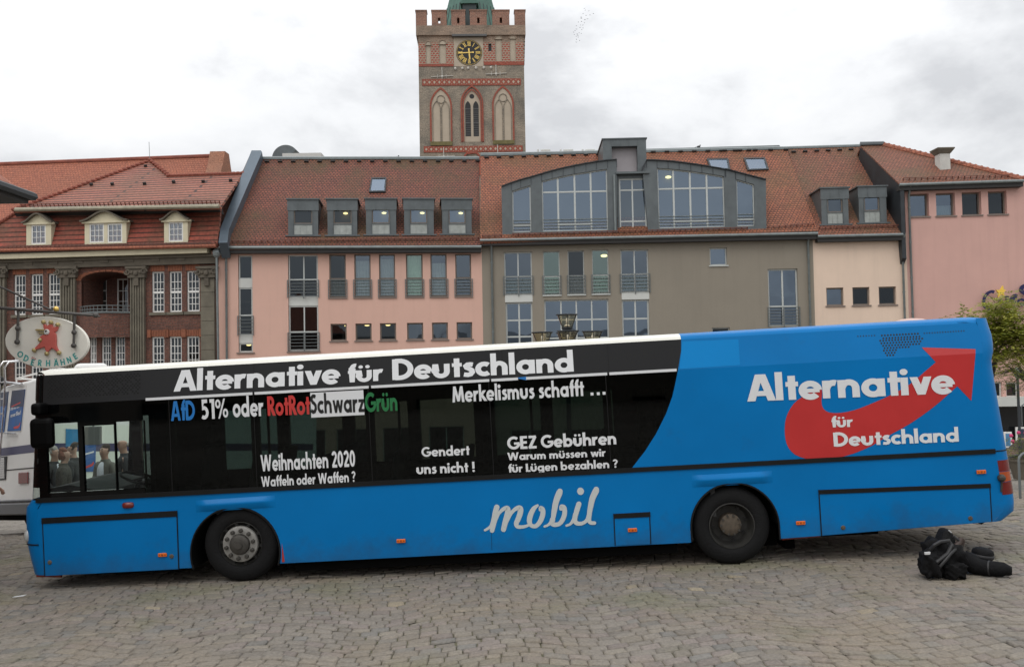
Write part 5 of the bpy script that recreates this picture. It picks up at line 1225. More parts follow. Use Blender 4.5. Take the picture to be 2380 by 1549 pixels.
# ------------------------------------------------------------------ lettering: a geometric bold alphabet drawn with the pen
H_ = .095
def arc(cx, cy, rx, ry, a0, a1, n=14):
    return [(cx + rx * math.cos(R(a0 + (a1 - a0) * i / n)), cy + ry * math.sin(R(a0 + (a1 - a0) * i / n))) for i in range(n + 1)]
O = lambda cx=.33: arc(cx, .33, .235, .245, 0, 360, 28)
GL = {  # advance, strokes (points, width factor) and dots
 'a': (.745, [(O(), 1), ([(.575, 0), (.575, .665)], 1)]), 'b': (.745, [([(.095, 0), (.095, 1.06)], 1), (O(.34), 1)]),
 'c': (.58, [(arc(.33, .33, .235, .245, 48, 312), 1)]), 'd': (.745, [(O(), 1), ([(.575, 0), (.575, 1.06)], 1)]),
 'e': (.70, [(arc(.33, .33, .235, .25, 0, 318, 22), 1), ([(.1, .32), (.60, .32)], .68)]),
 'f': (.40, [([(.2, 0), (.2, .80)] + arc(.335, .80, .135, .165, 180, 75, 8), 1), ([(.02, .585), (.40, .585)], .8)]),
 'g': (.745, [(O(), 1), ([(.575, .665), (.575, -.05)] + arc(.33, -.05, .245, .16, 0, -150, 10), 1)]),
 'h': (.69, [([(.095, 0), (.095, 1.06)], 1), ([(.095, .36)] + arc(.315, .36, .20, .215, 165, 0, 10) + [(.515, 0)], 1)]),
 'i': (.27, [([(.095, 0), (.095, .665)], 1)], [(.095, .87, .118)]),
 'k': (.60, [([(.095, 0), (.095, 1.06)], 1), ([(.12, .30), (.46, .665)], 1), ([(.2, .40), (.53, 0)], 1.05)]),
 'l': (.27, [([(.095, 0), (.095, 1.06)], 1)]),
 'm': (1.02, [([(.095, 0), (.095, .665)], 1), ([(.095, .37)] + arc(.285, .37, .175, .205, 165, 0, 9) + [(.46, 0)], 1), ([(.46, .37)] + arc(.645, .37, .18, .205, 165, 0, 9) + [(.825, 0)], 1)]),
 'n': (.69, [([(.095, 0), (.095, .665)], 1), ([(.095, .36)] + arc(.315, .36, .20, .215, 165, 0, 10) + [(.515, 0)], 1)]),
 'o': (.70, [(O(), 1)]), 'r': (.45, [([(.095, 0), (.095, .665)], 1), ([(.095, .34)] + arc(.315, .36, .20, .215, 165, 68, 8), 1)]),
 's': (.49, [([(.395, .565), (.30, .585), (.20, .575), (.135, .51), (.165, .425), (.27, .365), (.35, .295), (.365, .20), (.30, .105), (.20, .078), (.05, .105)], .95)]),
 't': (.41, [([(.2, 0), (.2, .90)], 1), ([(.02, .585), (.39, .585)], .8)]),
 'u': (.70, [([(.095, .665), (.095, .30)] + arc(.31, .30, .215, .215, 180, 360, 12) + [(.525, .665)], 1)]),
 'v': (.62, [([(.10, .665), (.305, 0)], 1), ([(.51, .665), (.305, 0)], 1)]),
 'w': (.93, [([(.10, .665), (.265, 0)], .9), ([(.45, .665), (.265, 0)], .9), ([(.45, .665), (.635, 0)], .9), ([(.80, .665), (.635, 0)], .9)]),
 'z': (.55, [([(.05, .585), (.50, .585)], .85), ([(.42, .58), (.12, .08)], 1), ([(.03, .08), (.51, .08)], .85)]),
 'A': (.86, [([(.115, 0), (.385, 1)], 1.05), ([(.725, 0), (.455, 1)], 1.05), ([(.22, .28), (.62, .28)], .85)]),
 'B': (.66, [([(.105, 0), (.105, 1)], 1.1), ([(.1, .915), (.27, .915)] + arc(.27, .725, .17, .19, 90, -90, 12) + [(.1, .535)], .9), ([(.1, .535), (.30, .535)] + arc(.30, .31, .21, .225, 90, -90, 12) + [(.1, .085)], .9)]),
 'D': (.82, [([(.105, 0), (.105, 1)], 1.1), ([(.1, .91), (.26, .91)] + arc(.26, .5, .42, .41, 90, -90, 16) + [(.1, .09)], 1)]),
 'E': (.58, [([(.105, 0), (.105, 1)], 1.1), ([(.1, .91), (.52, .91)], .95), ([(.1, .5), (.49, .5)], .95), ([(.1, .09), (.52, .09)], .95)]),
 'F': (.56, [([(.105, 0), (.105, 1)], 1.1), ([(.1, .91), (.52, .91)], .95), ([(.1, .5), (.47, .5)], .95)]),
 'G': (.96, [(arc(.48, .5, .39, .41, 48, 335, 22) + [(.86, .43)], 1), ([(.50, .45), (.92, .45)], .9)]),
 'H': (.80, [([(.105, 0), (.105, 1)], 1), ([(.62, 0), (.62, 1)], 1), ([(.1, .5), (.62, .5)], .9)]),
 'L': (.50, [([(.105, 0), (.105, 1)], 1.1), ([(.1, .09), (.46, .09)], .95)]),
 'M': (1.03, [([(.10, 0), (.21, 1)], 1.05), ([(.21, 1), (.49, .05)], 1.0), ([(.77, 1), (.49, .05)], 1.0), ([(.88, 0), (.77, 1)], 1.05)]),
 'N': (.82, [([(.105, 0), (.105, 1)], 1), ([(.12, .94), (.60, .06)], 1), ([(.62, 0), (.62, 1)], 1)]),
 'O': (.96, [(arc(.48, .5, .38, .41, 0, 360, 30), 1)]),
 'R': (.66, [([(.105, 0), (.105, 1)], 1.1), ([(.1, .915), (.27, .915)] + arc(.27, .70, .20, .215, 90, -90, 12) + [(.1, .485)], .95), ([(.28, .48), (.54, 0)], 1.1)]),
 'S': (.60, [([(.48, .86), (.38, .91), (.25, .905), (.145, .83), (.14, .70), (.22, .60), (.36, .52), (.45, .42), (.46, .25), (.37, .12), (.24, .085), (.06, .17)], 1)]),
 'W': (1.26, [([(.10, 1), (.34, 0)], 1), ([(.60, 1), (.34, 0)], 1), ([(.60, 1), (.86, 0)], 1), ([(1.10, 1), (.86, 0)], 1)]),
 'Z': (.66, [([(.06, .91), (.60, .91)], .95), ([(.53, .9), (.13, .1)], 1.05), ([(.03, .09), (.62, .09)], .95)]),
 'C': (.80, [(arc(.48, .5, .39, .41, 48, 312, 22), 1)]),
 '0': (.66, [(arc(.31, .5, .20, .41, 0, 360, 28), 1)]),
 '1': (.44, [([(.30, 0), (.30, 1)], 1.05), ([(.06, .91), (.30, .91)], .95)]),
 '2': (.64, [(arc(.30, .70, .19, .21, 165, -25, 10) + [(.12, .09)], 1), ([(.06, .09), (.58, .09)], .95)]),
 '5': (.64, [([(.52, .91), (.20, .91), (.16, .52)] + arc(.27, .33, .235, .245, 110, -130, 14), .98)]),
 '%': (1.02, [(arc(.22, .74, .14, .17, 0, 360, 18), .6), (arc(.76, .26, .14, .17, 0, 360, 18), .6), ([(.70, 1.0), (.28, 0)], .6)]),
 '?': (.56, [(arc(.27, .76, .17, .17, 170, -40, 12) + [(.26, .46), (.26, .32)], .9)], [(.26, .10, .105)]),
 '!': (.36, [([(.15, .32), (.15, 1.0)], 1.05)], [(.15, .10, .11)]),
 '.': (.42, [([(.15, 0), (.15, .19)], 1)]), ' ': (.30, []), '…': (1.45, [([(.15, 0), (.15, .19)], 1), ([(.62, 0), (.62, .19)], 1), ([(1.09, 0), (1.09, .19)], 1)]),
}
GL['ü'] = (.70, GL['u'][1], [(.165, .86, .095), (.455, .86, .095)]); GL['Ä'] = (.86, GL['A'][1], [(.27, 1.14, .085), (.56, 1.14, .085)])
GL['1']= GL['1']
def pen(mb, pts, w, place, lift):
    """one pen stroke with square ends and mitred bends, pts already in glyph units; place(x, y, lift) -> world"""
    n = len(pts); closed = n > 3 and math.dist(pts[0], pts[-1]) < 1e-6
    L_, R_ = [], []
    for i, p in enumerate(pts):
        a = pts[i - 1] if i > 0 else (pts[-2] if closed else None); b = pts[i + 1] if i < n - 1 else (pts[1] if closed else None)
        def nrm(p, q):
            dx, dy = q[0] - p[0], q[1] - p[1]; l = math.hypot(dx, dy) or 1; return (-dy / l, dx / l)
        n0 = nrm(a, p) if a else nrm(p, b); n1 = nrm(p, b) if b else n0
        mx_, my = n0[0] + n1[0], n0[1] + n1[1]; l2 = (mx_ * mx_ + my * my) or 1; k = min(2.0 / l2, 1.4); w_ = w[i] if isinstance(w, list) else w
        mx_, my = mx_ * k * w_ / 2, my * k * w_ / 2
        L_.append((p[0] + mx_, p[1] + my)); R_.append((p[0] - mx_, p[1] - my))
    for i in range(n - 1):
        mb.face([place(*R_[i], lift), place(*R_[i + 1], lift), place(*L_[i + 1], lift), place(*L_[i], lift)])
def slant(mb, a, b, w, place, lift):
    """straight slanting stroke cut level at both ends, as the letters A, v and w need"""
    dx, dy = b[0] - a[0], b[1] - a[1]; h = w / 2 * math.hypot(dx, dy) / abs(dy)
    mb.face([place(a[0] - h, a[1], lift), place(a[0] + h, a[1], lift), place(b[0] + h, b[1], lift), place(b[0] - h, b[1], lift)])
def text_width(tx): return sum(GL[c][0] for c in tx)
def letters(mb, tx, place, w=.20):
    """place(x, y, lift): glyph units to world; strokes of a letter lie a hair apart"""
    x = 0
    for c in tx:
        g = GL[c]
        for k, (pts, f) in enumerate(g[1]):
            if len(pts) == 2 and abs(pts[1][1] - pts[0][1]) > .3 and abs(pts[1][0] - pts[0][0]) > .02: slant(mb, (x + pts[0][0], pts[0][1]), (x + pts[1][0], pts[1][1]), w * f, place, .0004 * k)
            else: pen(mb, [(x + p[0], p[1]) for p in pts], w * f, place, .0004 * k)
        for j, d in enumerate(g[2] if len(g) > 2 else []):
            mb.face([place(x + d[0] + d[2] * math.cos(a * .3307), d[1] + d[2] * math.sin(a * .3307), .0002) for a in range(19)])
        x += g[0]
# ------------------------------------------------------------------ the bus
def paint(name, col, spec):
    mt, t, p = nm(name); MATS[name] = mt; l = t.links; g = node(t, 'ShaderNodeNewGeometry')
    p.inputs['Roughness'].default_value = .36; p.inputs['Specular IOR Level'].default_value = spec; p.inputs['Coat Weight'].default_value = .06; p.inputs['Coat Roughness'].default_value = .12
    n = node(t, 'ShaderNodeTexNoise'); n.inputs['Scale'].default_value = 1.1; n.inputs['Detail'].default_value = 5; l.new(g.outputs['Position'], n.inputs['Vector'])
    r = node(t, 'ShaderNodeMapRange'); r.inputs['From Min'].default_value = .3; r.inputs['From Max'].default_value = .7; r.inputs['To Min'].default_value = .93; r.inputs['To Max'].default_value = 1.07; l.new(n.outputs['Fac'], r.inputs['Value'])
    v = node(t, 'ShaderNodeVectorMath', operation='SCALE'); v.inputs[0].default_value = col; l.new(r.outputs[0], v.inputs['Scale'])
    # spray of road dirt that thins out upwards from the skirt, broken up by noise
    sp = node(t, 'ShaderNodeSeparateXYZ'); l.new(g.outputs['Position'], sp.inputs[0])
    hx = node(t, 'ShaderNodeMath', operation='MULTIPLY_ADD'); hx.inputs[1].default_value = -.042; l.new(sp.outputs['X'], hx.inputs[0]); l.new(sp.outputs['Z'], hx.inputs[2])
    hr = node(t, 'ShaderNodeMapRange'); hr.inputs['From Min'].default_value = .30; hr.inputs['From Max'].default_value = .78; hr.inputs['To Min'].default_value = .30; hr.inputs['To Max'].default_value = -.12; l.new(hx.outputs[0], hr.inputs['Value'])
    n2 = node(t, 'ShaderNodeTexNoise'); n2.inputs['Scale'].default_value = 3.2; n2.inputs['Detail'].default_value = 8; n2.inputs['Roughness'].default_value = .7; l.new(g.outputs['Position'], n2.inputs['Vector'])
    ad = node(t, 'ShaderNodeMath', operation='ADD'); l.new(hr.outputs[0], ad.inputs[0]); l.new(n2.outputs['Fac'], ad.inputs[1])
    dr = node(t, 'ShaderNodeMapRange'); dr.inputs['From Min'].default_value = .50; dr.inputs['From Max'].default_value = .85; dr.inputs['To Max'].default_value = .38; l.new(ad.outputs[0], dr.inputs['Value'])
    mx = node(t, 'ShaderNodeMix', data_type='RGBA'); mx.inputs['B'].default_value = (.035, .045, .05, 1); l.new(dr.outputs[0], mx.inputs['Factor']); l.new(v.outputs[0], mx.inputs['A']); l.new(mx.outputs['Result'], p.inputs['Base Color'])
    n3 = node(t, 'ShaderNodeTexNoise'); n3.inputs['Scale'].default_value = 1.7; n3.inputs['Detail'].default_value = 2; l.new(g.outputs['Position'], n3.inputs['Vector'])
    b = node(t, 'ShaderNodeBump'); b.inputs['Strength'].default_value = .25; b.inputs['Distance'].default_value = .02; l.new(n3.outputs['Fac'], b.inputs['Height']); l.new(b.outputs[0], p.inputs['Normal'])
paint('bus_blue', (.0004, .165, .455), .14)
flat('bus_blue_film', (.0008, .215, .56), .38, spec=.14, coat=.05, var=.04, vs=2)
flat('bus_white', (.74, .73, .66), .38, coat=.3, var=.05, vs=2)
flat('bus_black', (.002, .0022, .0023), .04, spec=.26)
flat('bus_black_panel', (.010, .010, .0105), .32, spec=.25, var=.1, vs=1.5)
flat('mirror_black', (.0015, .0015, .0016), .5, spec=.1)
flat('vent_black', (.001, .001, .001), .9)
flat('rubber', (.007, .007, .007), .6, spec=.25, var=.2, vs=4)
flat('tyre', (.0075, .0075, .008), .8, spec=.25, var=.25, vs=6, bump=.3, bs=40)
flat('under', (.004, .004, .004), .95, spec=.1)
flat('rim_dark', (.035, .034, .031), .6, metal=.3, var=.4, vs=9)
flat('rim_ring', (.30, .29, .27), .55, metal=.4, var=.25, vs=9)
flat('hub_dark', (.06, .055, .048), .6, metal=.3, var=.3, vs=14)
flat('rust', (.09, .07, .05), .8, var=.4, vs=20)
flat('letter_white', (.72, .73, .74), .45)
flat('letter_blue', (.01, .17, .50), .45)
flat('letter_red', (.55, .035, .03), .45)
flat('letter_green', (.01, .16, .045), .45)
flat('letter_black', (.008, .008, .008), .45)
flat('letter_grey', (.55, .58, .57), .45)
flat('arrow_red', (.50, .020, .020), .38, coat=.3, var=.06)
flat('amber', (.75, .15, .01), .3, coat=.4)
flat('amber_dark', (.35, .06, .01), .4)
flat('signal_red', (.16, .012, .008), .25, coat=.5)
flat('lamp_red', (.16, .010, .010), .2, coat=.5)
flat('lamp_amber', (.42, .07, .012), .2, coat=.5)
flat('red_reflector', (.40, .03, .02), .5)
flat('lens', (.45, .46, .45), .15, coat=.6)
flat('saloon', (.035, .035, .035), .9)
flat('seat_cloth', (.035, .04, .05), .9)
flat('mirror_back', (.16, .17, .16), .5)
glazing('cab_glass', tint=(.86, .93, .90), refl=.036)
glazing('windscreen', tint=(.88, .94, .91), refl=.04)
glazing('sun_strip', tint=(.10, .52, .40), refl=.04)
glazing('smoked', tint=(.105, .135, .124), refl=.022, gcol=(.8, .85, .85), rough=.015)
glazing('smoked_far', tint=(.24, .34, .31), refl=.03)

_A, _B = Vector((-3.305, 10.31, 0)), Vector((2.531, 10.11, 0))
_d = (_B - _A).normalized(); BN = Vector((_d.y, -_d.x, 0))
_p1, _p2 = hit((82, 1173), _A, BN), hit((2314, 1058), _A, BN)
BS = (_p2 - _p1).normalized(); BT = BN.cross(BS).normalized()
BO = hit((556, 1265), _A, BN)                                     # front hub, on the side plane
def bw(s, t, n=0): return BO + BS * s + BT * t + BN * n
def bq(p, n=0):
    q = hit(p, BO + BN * n, BN) - BO; return (q.dot(BS), q.dot(BT))
T_BELT = bq((930, 1119))[1]; T_CREASE = (bq((340, 926))[1] + bq((1575, 861))[1]) / 2; T_CANT = (bq((84, 869))[1] + bq((1583, 792))[1]) / 2
LEAN = math.tan(R(10))
def side_n(t): return 0.0 if t <= T_CREASE else -(t - T_CREASE) * LEAN
def bp(p):
    s, t = bq(p)
    for _ in range(3): s, t = bq(p, side_n(t))
    return s, t
T_CANT = (bp((84, 869))[1] + bp((1583, 792))[1]) / 2
WID = 2.42
T_ROOF = (bp((85, 853))[1] + bp((1583, 778))[1]) / 2 - .004
T_SKIRT = (bp((416, 1321))[1] + bp((1583, 1262))[1]) / 2
GND = -.46
def surf(s, t, lift=0): return bw(s, t, side_n(t) + lift)
BUS = thing('bus', Vector((0, 11.4, gz(0, 11.4))), 'long blue and black city bus with white lettering and a big red arrow', 'bus')
S_BLUE = bp((1583, 792))[0]

# ---- shell profile at the two ends
front_low = [bp(p) for p in ((78, 1337), (66, 1290), (60, 1262), (58, 1200), (60, 1166))]
front_up = [bp(p) for p in ((72, 1164), (76, 1050), (79, 940), (81, 872), (86, 856))]
rear_pts = [bp(p) for p in ((2310, 1218), (2345, 1205), (2355, 1196), (2356, 1165), (2340, 1060), (2320, 945), (2302, 838), (2307, 826), (2306, 795), (2302, 770), (2292, 748))]
def lerp_prof(prof, t):
    prof = sorted(prof, key=lambda a: a[1])
    if t <= prof[0][1]: return prof[0][0]
    for a, b in zip(prof[:-1], prof[1:]):
        if t <= b[1]: return a[0] + (b[0] - a[0]) * (t - a[1]) / max(b[1] - a[1], 1e-6)
    return prof[-1][0]
RC = .24
def s_front(t): return lerp_prof(front_low + front_up, t) - .09
def s_rear(t): return lerp_prof(rear_pts, t) + .085
RR = .20
# ---- near side, lower blue wall with the wheel cut-outs
fc, rc = bp((547, 1284)), bp((1708.5, 1224))
rf_, rr_ = 106 / 2000 * 10.35, 102 / 2000 * 10.2
skirt_r = [bp((1818, 1250.6)), bp((1909, 1244)), bp((2304, 1212))]
sk = lambda px, y: bp((px, y))
def low_outline(t_top, inset=0):
    o = []
    for t in [T_BELT + (bp((250, 1330))[1] - T_BELT) * i / 8 for i in range(9)]: o.append((s_front(t) + RC, t))
    tb = T_SKIRT
    def cut(c, r, tl, tr):
        a0 = math.pi - math.asin(max(min((tl - c[1]) / r, 1), -1)); a1 = math.asin(max(min((tr - c[1]) / r, 1), -1)); n = 30
        return [(c[0] + r * math.cos(a0 + (a1 - a0) * i / n), c[1] + r * math.sin(a0 + (a1 - a0) * i / n)) for i in range(n + 1)]
    o += cut(fc, rf_, tb, tb)
    c2 = cut(rc, rr_, rc[1], rc[1]); o += [(c2[0][0], tb + .01)] + c2 + [(c2[-1][0], skirt_r[0][1])]
    o += [skirt_r[0], skirt_r[1], skirt_r[2]]
    for t in [skirt_r[2][1] + (T_BELT - skirt_r[2][1]) * i / 8 for i in range(9)]: o.append((s_rear(t) - RR, t))
    return o
mb = MB(); mb.prism([bw(s, t) for s, t in low_outline(T_BELT)], -BN * .03)
body = mb.build('body', MATS['bus_blue'], BUS)
# wheel arch lips
for c, r, a0, a1, full in ((fc, rf_, -18, 198, 0), (rc, rr_, 0, 180, 1)):
    mb = MB(); pts = [bw(c[0] + (r - .012) * math.cos(R(a0 + (a1 - a0) * i / 30)), c[1] + (r - .012) * math.sin(R(a0 + (a1 - a0) * i / 30)), .004) for i in range(31)]
    if full: pts = [pts[0] - BT * .17] + pts + [pts[-1] - BT * .14]
    mb.tube(pts, .011, 6); mb.build('wheel_arch', MATS['rubber'], BUS, smooth=True)
    mb = MB()
    for i in range(30):
        a, b = pts[i + full], pts[i + 1 + full]; mb.face([a - BN * .03, b - BN * .03, b - BN * .75, a - BN * .75])
    mb.build('wheel_housing', MATS['under'], BUS)
# pressed eyebrows above the wheels
for (x0, y0), (x1, y1) in (((455, 1173), (640, 1161)), ((1608, 1115), (1795, 1104))):
    a, b = bp((x0, y0)), bp((x1, y1)); mb = MB(); n = 24; rows = []
    for i in range(n + 1):
        t = i / n; s_ = a[0] + (b[0] - a[0]) * t; tt = a[1] + (b[1] - a[1]) * t; k = math.sin(math.pi * t) ** .6 * .5 + .5
        f_ = min(1, t * 8, (1 - t) * 8)
        rows.append([bw(s_, tt + .055, .001), bw(s_, tt + .01, .038 * f_ + .001), bw(s_, tt - .015, .042 * f_ + .001), bw(s_, tt - .085, .001)])
    for p, q in zip(rows[:-1], rows[1:]):
        for j in range(3): mb.face([p[j], q[j], q[j + 1], p[j + 1]])
    mb.build('wheel_eyebrow', MATS['bus_blue'], BUS, smooth='all')

# ---- upper wall: blue tail panel and black glazed band (cab openings left free)
curve = [bp(p) for p in ((1583.5, 792), (1583, 815), (1576, 861), (1569, 893), (1562.6, 921), (1548, 961), (1525, 1007), (1499.6, 1047), (1465, 1090))]
curve[0] = (curve[0][0], T_CANT); curve[-1] = (curve[-1][0], T_BELT)
curve = [c for c in curve]; ic = min(range(len(curve)), key=lambda i: abs(curve[i][1] - T_CREASE)); curve[ic] = (curve[ic][0], T_CREASE)
tail_low = [(s_rear(T_BELT + (T_CREASE - T_BELT) * i / 8) - RR, T_BELT + (T_CREASE - T_BELT) * i / 8) for i in range(9)]
tail_up = [(s_rear(T_CREASE + (T_CANT - T_CREASE) * i / 5) - RR, T_CREASE + (T_CANT - T_CREASE) * i / 5) for i in range(6)]
mb = MB()
mb.face([bw(s, t) for s, t in list(reversed(curve[ic:])) [0:1] + tail_low + list(curve[ic:-1])])
mb.face([surf(s, t) for s, t in [curve[ic]] + tail_up + curve[:ic]])
mb.build('rear_panel', MATS['bus_blue'], BUS)
# lighter patch of film beside the black field
mb = MB(); pl = [bp(p) for p in ((1586, 793), (1716, 788), (1720, 848), (1579, 857))]; mb.face([surf(s, max(t, T_CREASE + .002), .002) for s, t in pl]); mb.build('film_patch', MATS['bus_blue_film'], BUS)
s3 = bp((335, 1100))[0]
mb = MB(); mb.face([bw(s, t) for s, t in [(s3, T_BELT)] + list(reversed(curve[ic:])) + [(s3, T_CREASE)]])
wband = mb.build('side_glass', MATS['smoked'], BUS, fix=False)
# seams between the panes
seams = [395, 592, 860, 1142, 1415]
for px in seams:
    s = bp((px, 1000))[0]; mb = MB(); tt0 = T_BELT + .02; mb.face([bw(s - .004, tt0, .0015), bw(s + .004, tt0, .0015), bw(s + .004, T_CREASE, .0015), bw(s - .004, T_CREASE, .0015)])
    mb.build('pane_joint', MATS['rubber'], wband, fix=False)
    mb = MB(); mb.obox(bw(s - .05, T_BELT, -.02), BS * .10, -BN * .05, BT * (T_CREASE - T_BELT)); mb.build('window_post', MATS['bus_black'], BUS)
sF = lambda t: s_front(t) + .2
mb = MB(); mb.face([surf(s, t) for s, t in [(sF(T_CREASE), T_CREASE), curve[ic]] + [(c[0], c[1]) for c in reversed(curve[:ic])] + [(sF(T_CANT), T_CANT)]])
cover = mb.build('roof_cowl', MATS['bus_black_panel'], BUS)
for px in (590, 858, 1168, 1415):
    s = bp((px, 850))[0]; mb = MB(); mb.face([surf(s - .004, T_CREASE + .01, .0015), surf(s + .004, T_CREASE + .01, .0015), surf(s + .004, T_CANT - .005, .0015), surf(s - .004, T_CANT - .005, .0015)]); mb.build('panel_joint', MATS['rubber'], cover, fix=False)
mb = MB(); mb.obox(bw(s3, T_CREASE - .19, -.015), BS * (curve[ic][0] - s3 - .02), -BN * .02, BT * .185); mb.build('header_rail', MATS['bus_black'], BUS)
# cab side with three openings
ops = [(*bp((112, 1145)), *bp((180, 984))), (*bp((197, 1145)), *bp((264, 986))), (*bp((272, 1140)), *bp((333, 982)))]
tlo = max(o[1] for o in ops); thi = min(o[3] for o in ops); ops = [(o[0], tlo, o[2], thi + (.05, 0, .03)[i]) for i, o in enumerate(ops)]
sA = sF(T_BELT); us = sorted([sA, s3] + [o[i] for o in ops for i in (0, 2)]); ts = sorted(set([T_BELT, T_CREASE, tlo] + [o[3] for o in ops])); mb = MB()
for a, b in zip(us[:-1], us[1:]):
    for c, d in zip(ts[:-1], ts[1:]):
        ms, mt_ = (a + b) / 2, (c + d) / 2
        if any(o[0] < ms < o[2] and o[1] < mt_ < o[3] for o in ops): continue
        mb.face([bw(a, c), bw(b, c), bw(b, d), bw(a, d)])
for o in ops:
    for (p, q) in (((o[0], o[1]), (o[2], o[1])), ((o[2], o[1]), (o[2], o[3])), ((o[2], o[3]), (o[0], o[3])), ((o[0], o[3]), (o[0], o[1]))): mb.face([bw(*p), bw(*q), bw(*q, -.05), bw(*p, -.05)])
mb.build('cab_side', MATS['bus_black'], BUS)
for o in ops:
    mb = MB(); mb.face([bw(o[0], o[1], -.025), bw(o[2], o[1], -.025), bw(o[2], o[3], -.025), bw(o[0], o[3], -.025)]); mb.build('cab_window', MATS['cab_glass'], BUS, fix=False)

# ---- roof: lean, cant rail and crown, from the front end to the tail
def sect(k0=0):
    p = [(side_n(T_CANT), T_CANT)]; n0 = side_n(T_CANT); h = T_ROOF - T_CANT; wd = .20
    for i in range(1, 9): a = math.pi / 2 * i / 8; p.append((n0 - .012 - wd * (1 - math.cos(a)), T_CANT + .012 + (h - .012) * math.sin(a)))
    c = -WID / 2
    for i in range(1, 6): f = i / 5; nn = p[8][0] + (c - p[8][0]) * f; p.append((nn, T_ROOF + .012 * (1 - (1 - f) ** 2)))
    p += [(2 * c - n_, t_) for n_, t_ in reversed(p[:-1])]
    return p
SEC = sect()
def roof(s0, s1, name, mat, end0=None, end1=None):
    mb = MB(); b = 0; rows = []
    st = [s0 + (s1 - s0) * i / 12 for i in range(13)]
    if end0 is not None: st = [s0 + .03 * i for i in range(12)] + st[1:]
    if end1 is not None: st = st[:-1] + [s1 - .5 + .03 * i for i in range(17)]
    for s in st:
        row = []
        for n_, t_ in SEC:
            ss = s
            dn = min(-n_ - (-side_n(T_CANT)), WID + n_ - (-side_n(T_CANT)))
            if end0 is not None: ss = max(ss, s_front(T_CANT) + RC * (1 - min(1, dn / RC)) ** 2 * .9)
            if end1 is not None: ss = min(ss, s_rear(T_CANT) - RR * (1 - min(1, dn / RR)) ** 2)
            tt = t_
            if end0 is not None: x_ = max(0, 1 - (ss - s_front(T_CANT) - .02) / .22); tt -= max(0, t_ - T_CANT) * .75 * (1 - math.sqrt(max(0, 1 - min(x_, 1) ** 2)))
            if end1 is not None: x_ = max(0, 1 - (s_rear(T_CANT) - ss) / .26); tt -= max(0, t_ - T_CANT) * .8 * (1 - math.sqrt(max(0, 1 - min(x_, 1) ** 2)))
            row.append(bw(ss, tt, n_))
        rows.append(row)
    for p, q in zip(rows[:-1], rows[1:]):
        for j in range(len(p) - 1): mb.face([p[j], q[j], q[j + 1], p[j + 1]])
    mb.build(name, mat, BUS, smooth='all', fix=False)
roof(bp((84, 856))[0] - .1, S_BLUE, 'roof', MATS['bus_white'], end0=1)
roof(S_BLUE + .001, bp((2310, 760))[0] + .1, 'roof', MATS['bus_blue'], end1=1)

# ---- end walls with rounded corners
def endwall(ts, sfun, rad, sign, mats, pick, name, t2n):
    mb = MB(); rows = []
    for t in ts:
        row = []; n0 = side_n(t); s0 = sfun(t)
        for i in range(9): a = math.pi / 2 * i / 8; row.append((s0 + sign * rad * (1 - math.sin(a)), n0 - rad * (1 - math.cos(a))))
        far = -WID - n0
        row.append((s0 - sign * .05, (n0 + far) / 2))
        for i in range(9): a = math.pi / 2 * (8 - i) / 8; row.append((s0 + sign * rad * (1 - math.sin(a)), far + rad * (1 - math.cos(a))))
        rows.append([bw(s, t, n) for s, n in row])
    for r_, (p, q) in enumerate(zip(rows[:-1], rows[1:])):
        for j in range(len(p) - 1):
            k = pick(r_, j, (ts[r_] + ts[r_ + 1]) / 2)
            if k is not None: mb.face([p[j], p[j + 1], q[j + 1], q[j]], k)
    return mb.build(name, mats, BUS, smooth='all'), rows
tlow = [front_low[0][1] - .0 + (T_BELT - front_low[0][1]) * i / 10 for i in range(11)]
endwall(tlow, s_front, RC, 1, [MATS['bus_blue']], lambda r, j, t: 0, 'front_end', 0)
tup = [T_BELT + (T_CANT - T_BELT) * i / 10 for i in range(11)]
endwall(tup, s_front, RC, 1, [MATS['bus_black']], lambda r, j, t: 0 if (r >= 8 or j < 5 and r > 0 and j < 4 or j > 14) else None, 'front_pillars', 0)
_, rows = endwall(tup, lambda t: s_front(t) + .004, RC, 1, [MATS['windscreen'], MATS['sun_strip']], lambda r, j, t: (None if (r >= 8 or j > 14 or (j < 4 and r > 0)) else (1 if r in (6, 7) else 0)), 'windscreen', 0)
trear = [skirt_r[2][1] + (T_CANT + .05 - skirt_r[2][1]) * i / 24 for i in range(25)]
endwall(trear, s_rear, RR, -1, [MATS['bus_blue']], lambda r, j, t: 0, 'rear_end', 0)
# far side wall, floor, ceiling, bulkhead behind the driver
far = -WID
mb = MB(); sEnd = s_rear(T_BELT) - .2
mb.face([bw(s_front(0) + .22, T_SKIRT, far), bw(sEnd, T_SKIRT, far), bw(sEnd, T_BELT - .25, far), bw(s_front(0) + .22, T_BELT - .25, far)])
sD = bp((345, 1100))[0]
for a, b in ((s_front(T_BELT) + .2, s_front(T_BELT) + .34), (s_front(T_BELT) + 1.42, s_front(T_BELT) + 1.50)): mb.obox(bw(a, T_BELT - .25, far), BS * (b - a), BN * .06, BT * (T_CREASE - T_BELT + .25))
sW0, sW1 = s_front(T_BELT) + 1.5, bp((1465, 1000))[0]
mb.face([bw(sW0, T_BELT - .25, far), bw(sEnd, T_BELT - .25, far), bw(sEnd, T_BELT, far), bw(sW0, T_BELT, far)])
mb.face([bw(sW1, T_BELT, far), bw(sEnd, T_BELT, far), bw(sEnd, T_CREASE - .05, far), bw(sW1, T_CREASE - .05, far)])
mb.face([bw(sW0, T_CREASE - .26, far), bw(sW1, T_CREASE - .26, far), bw(sW1, T_CREASE - .05, far), bw(sW0, T_CREASE - .05, far)])
for k in range(1, 6): mb.obox(bw(sW0 + (sW1 - sW0) * k / 6 - .09, T_BELT, far), BS * .18, BN * .08, BT * (T_CREASE - T_BELT - .26))
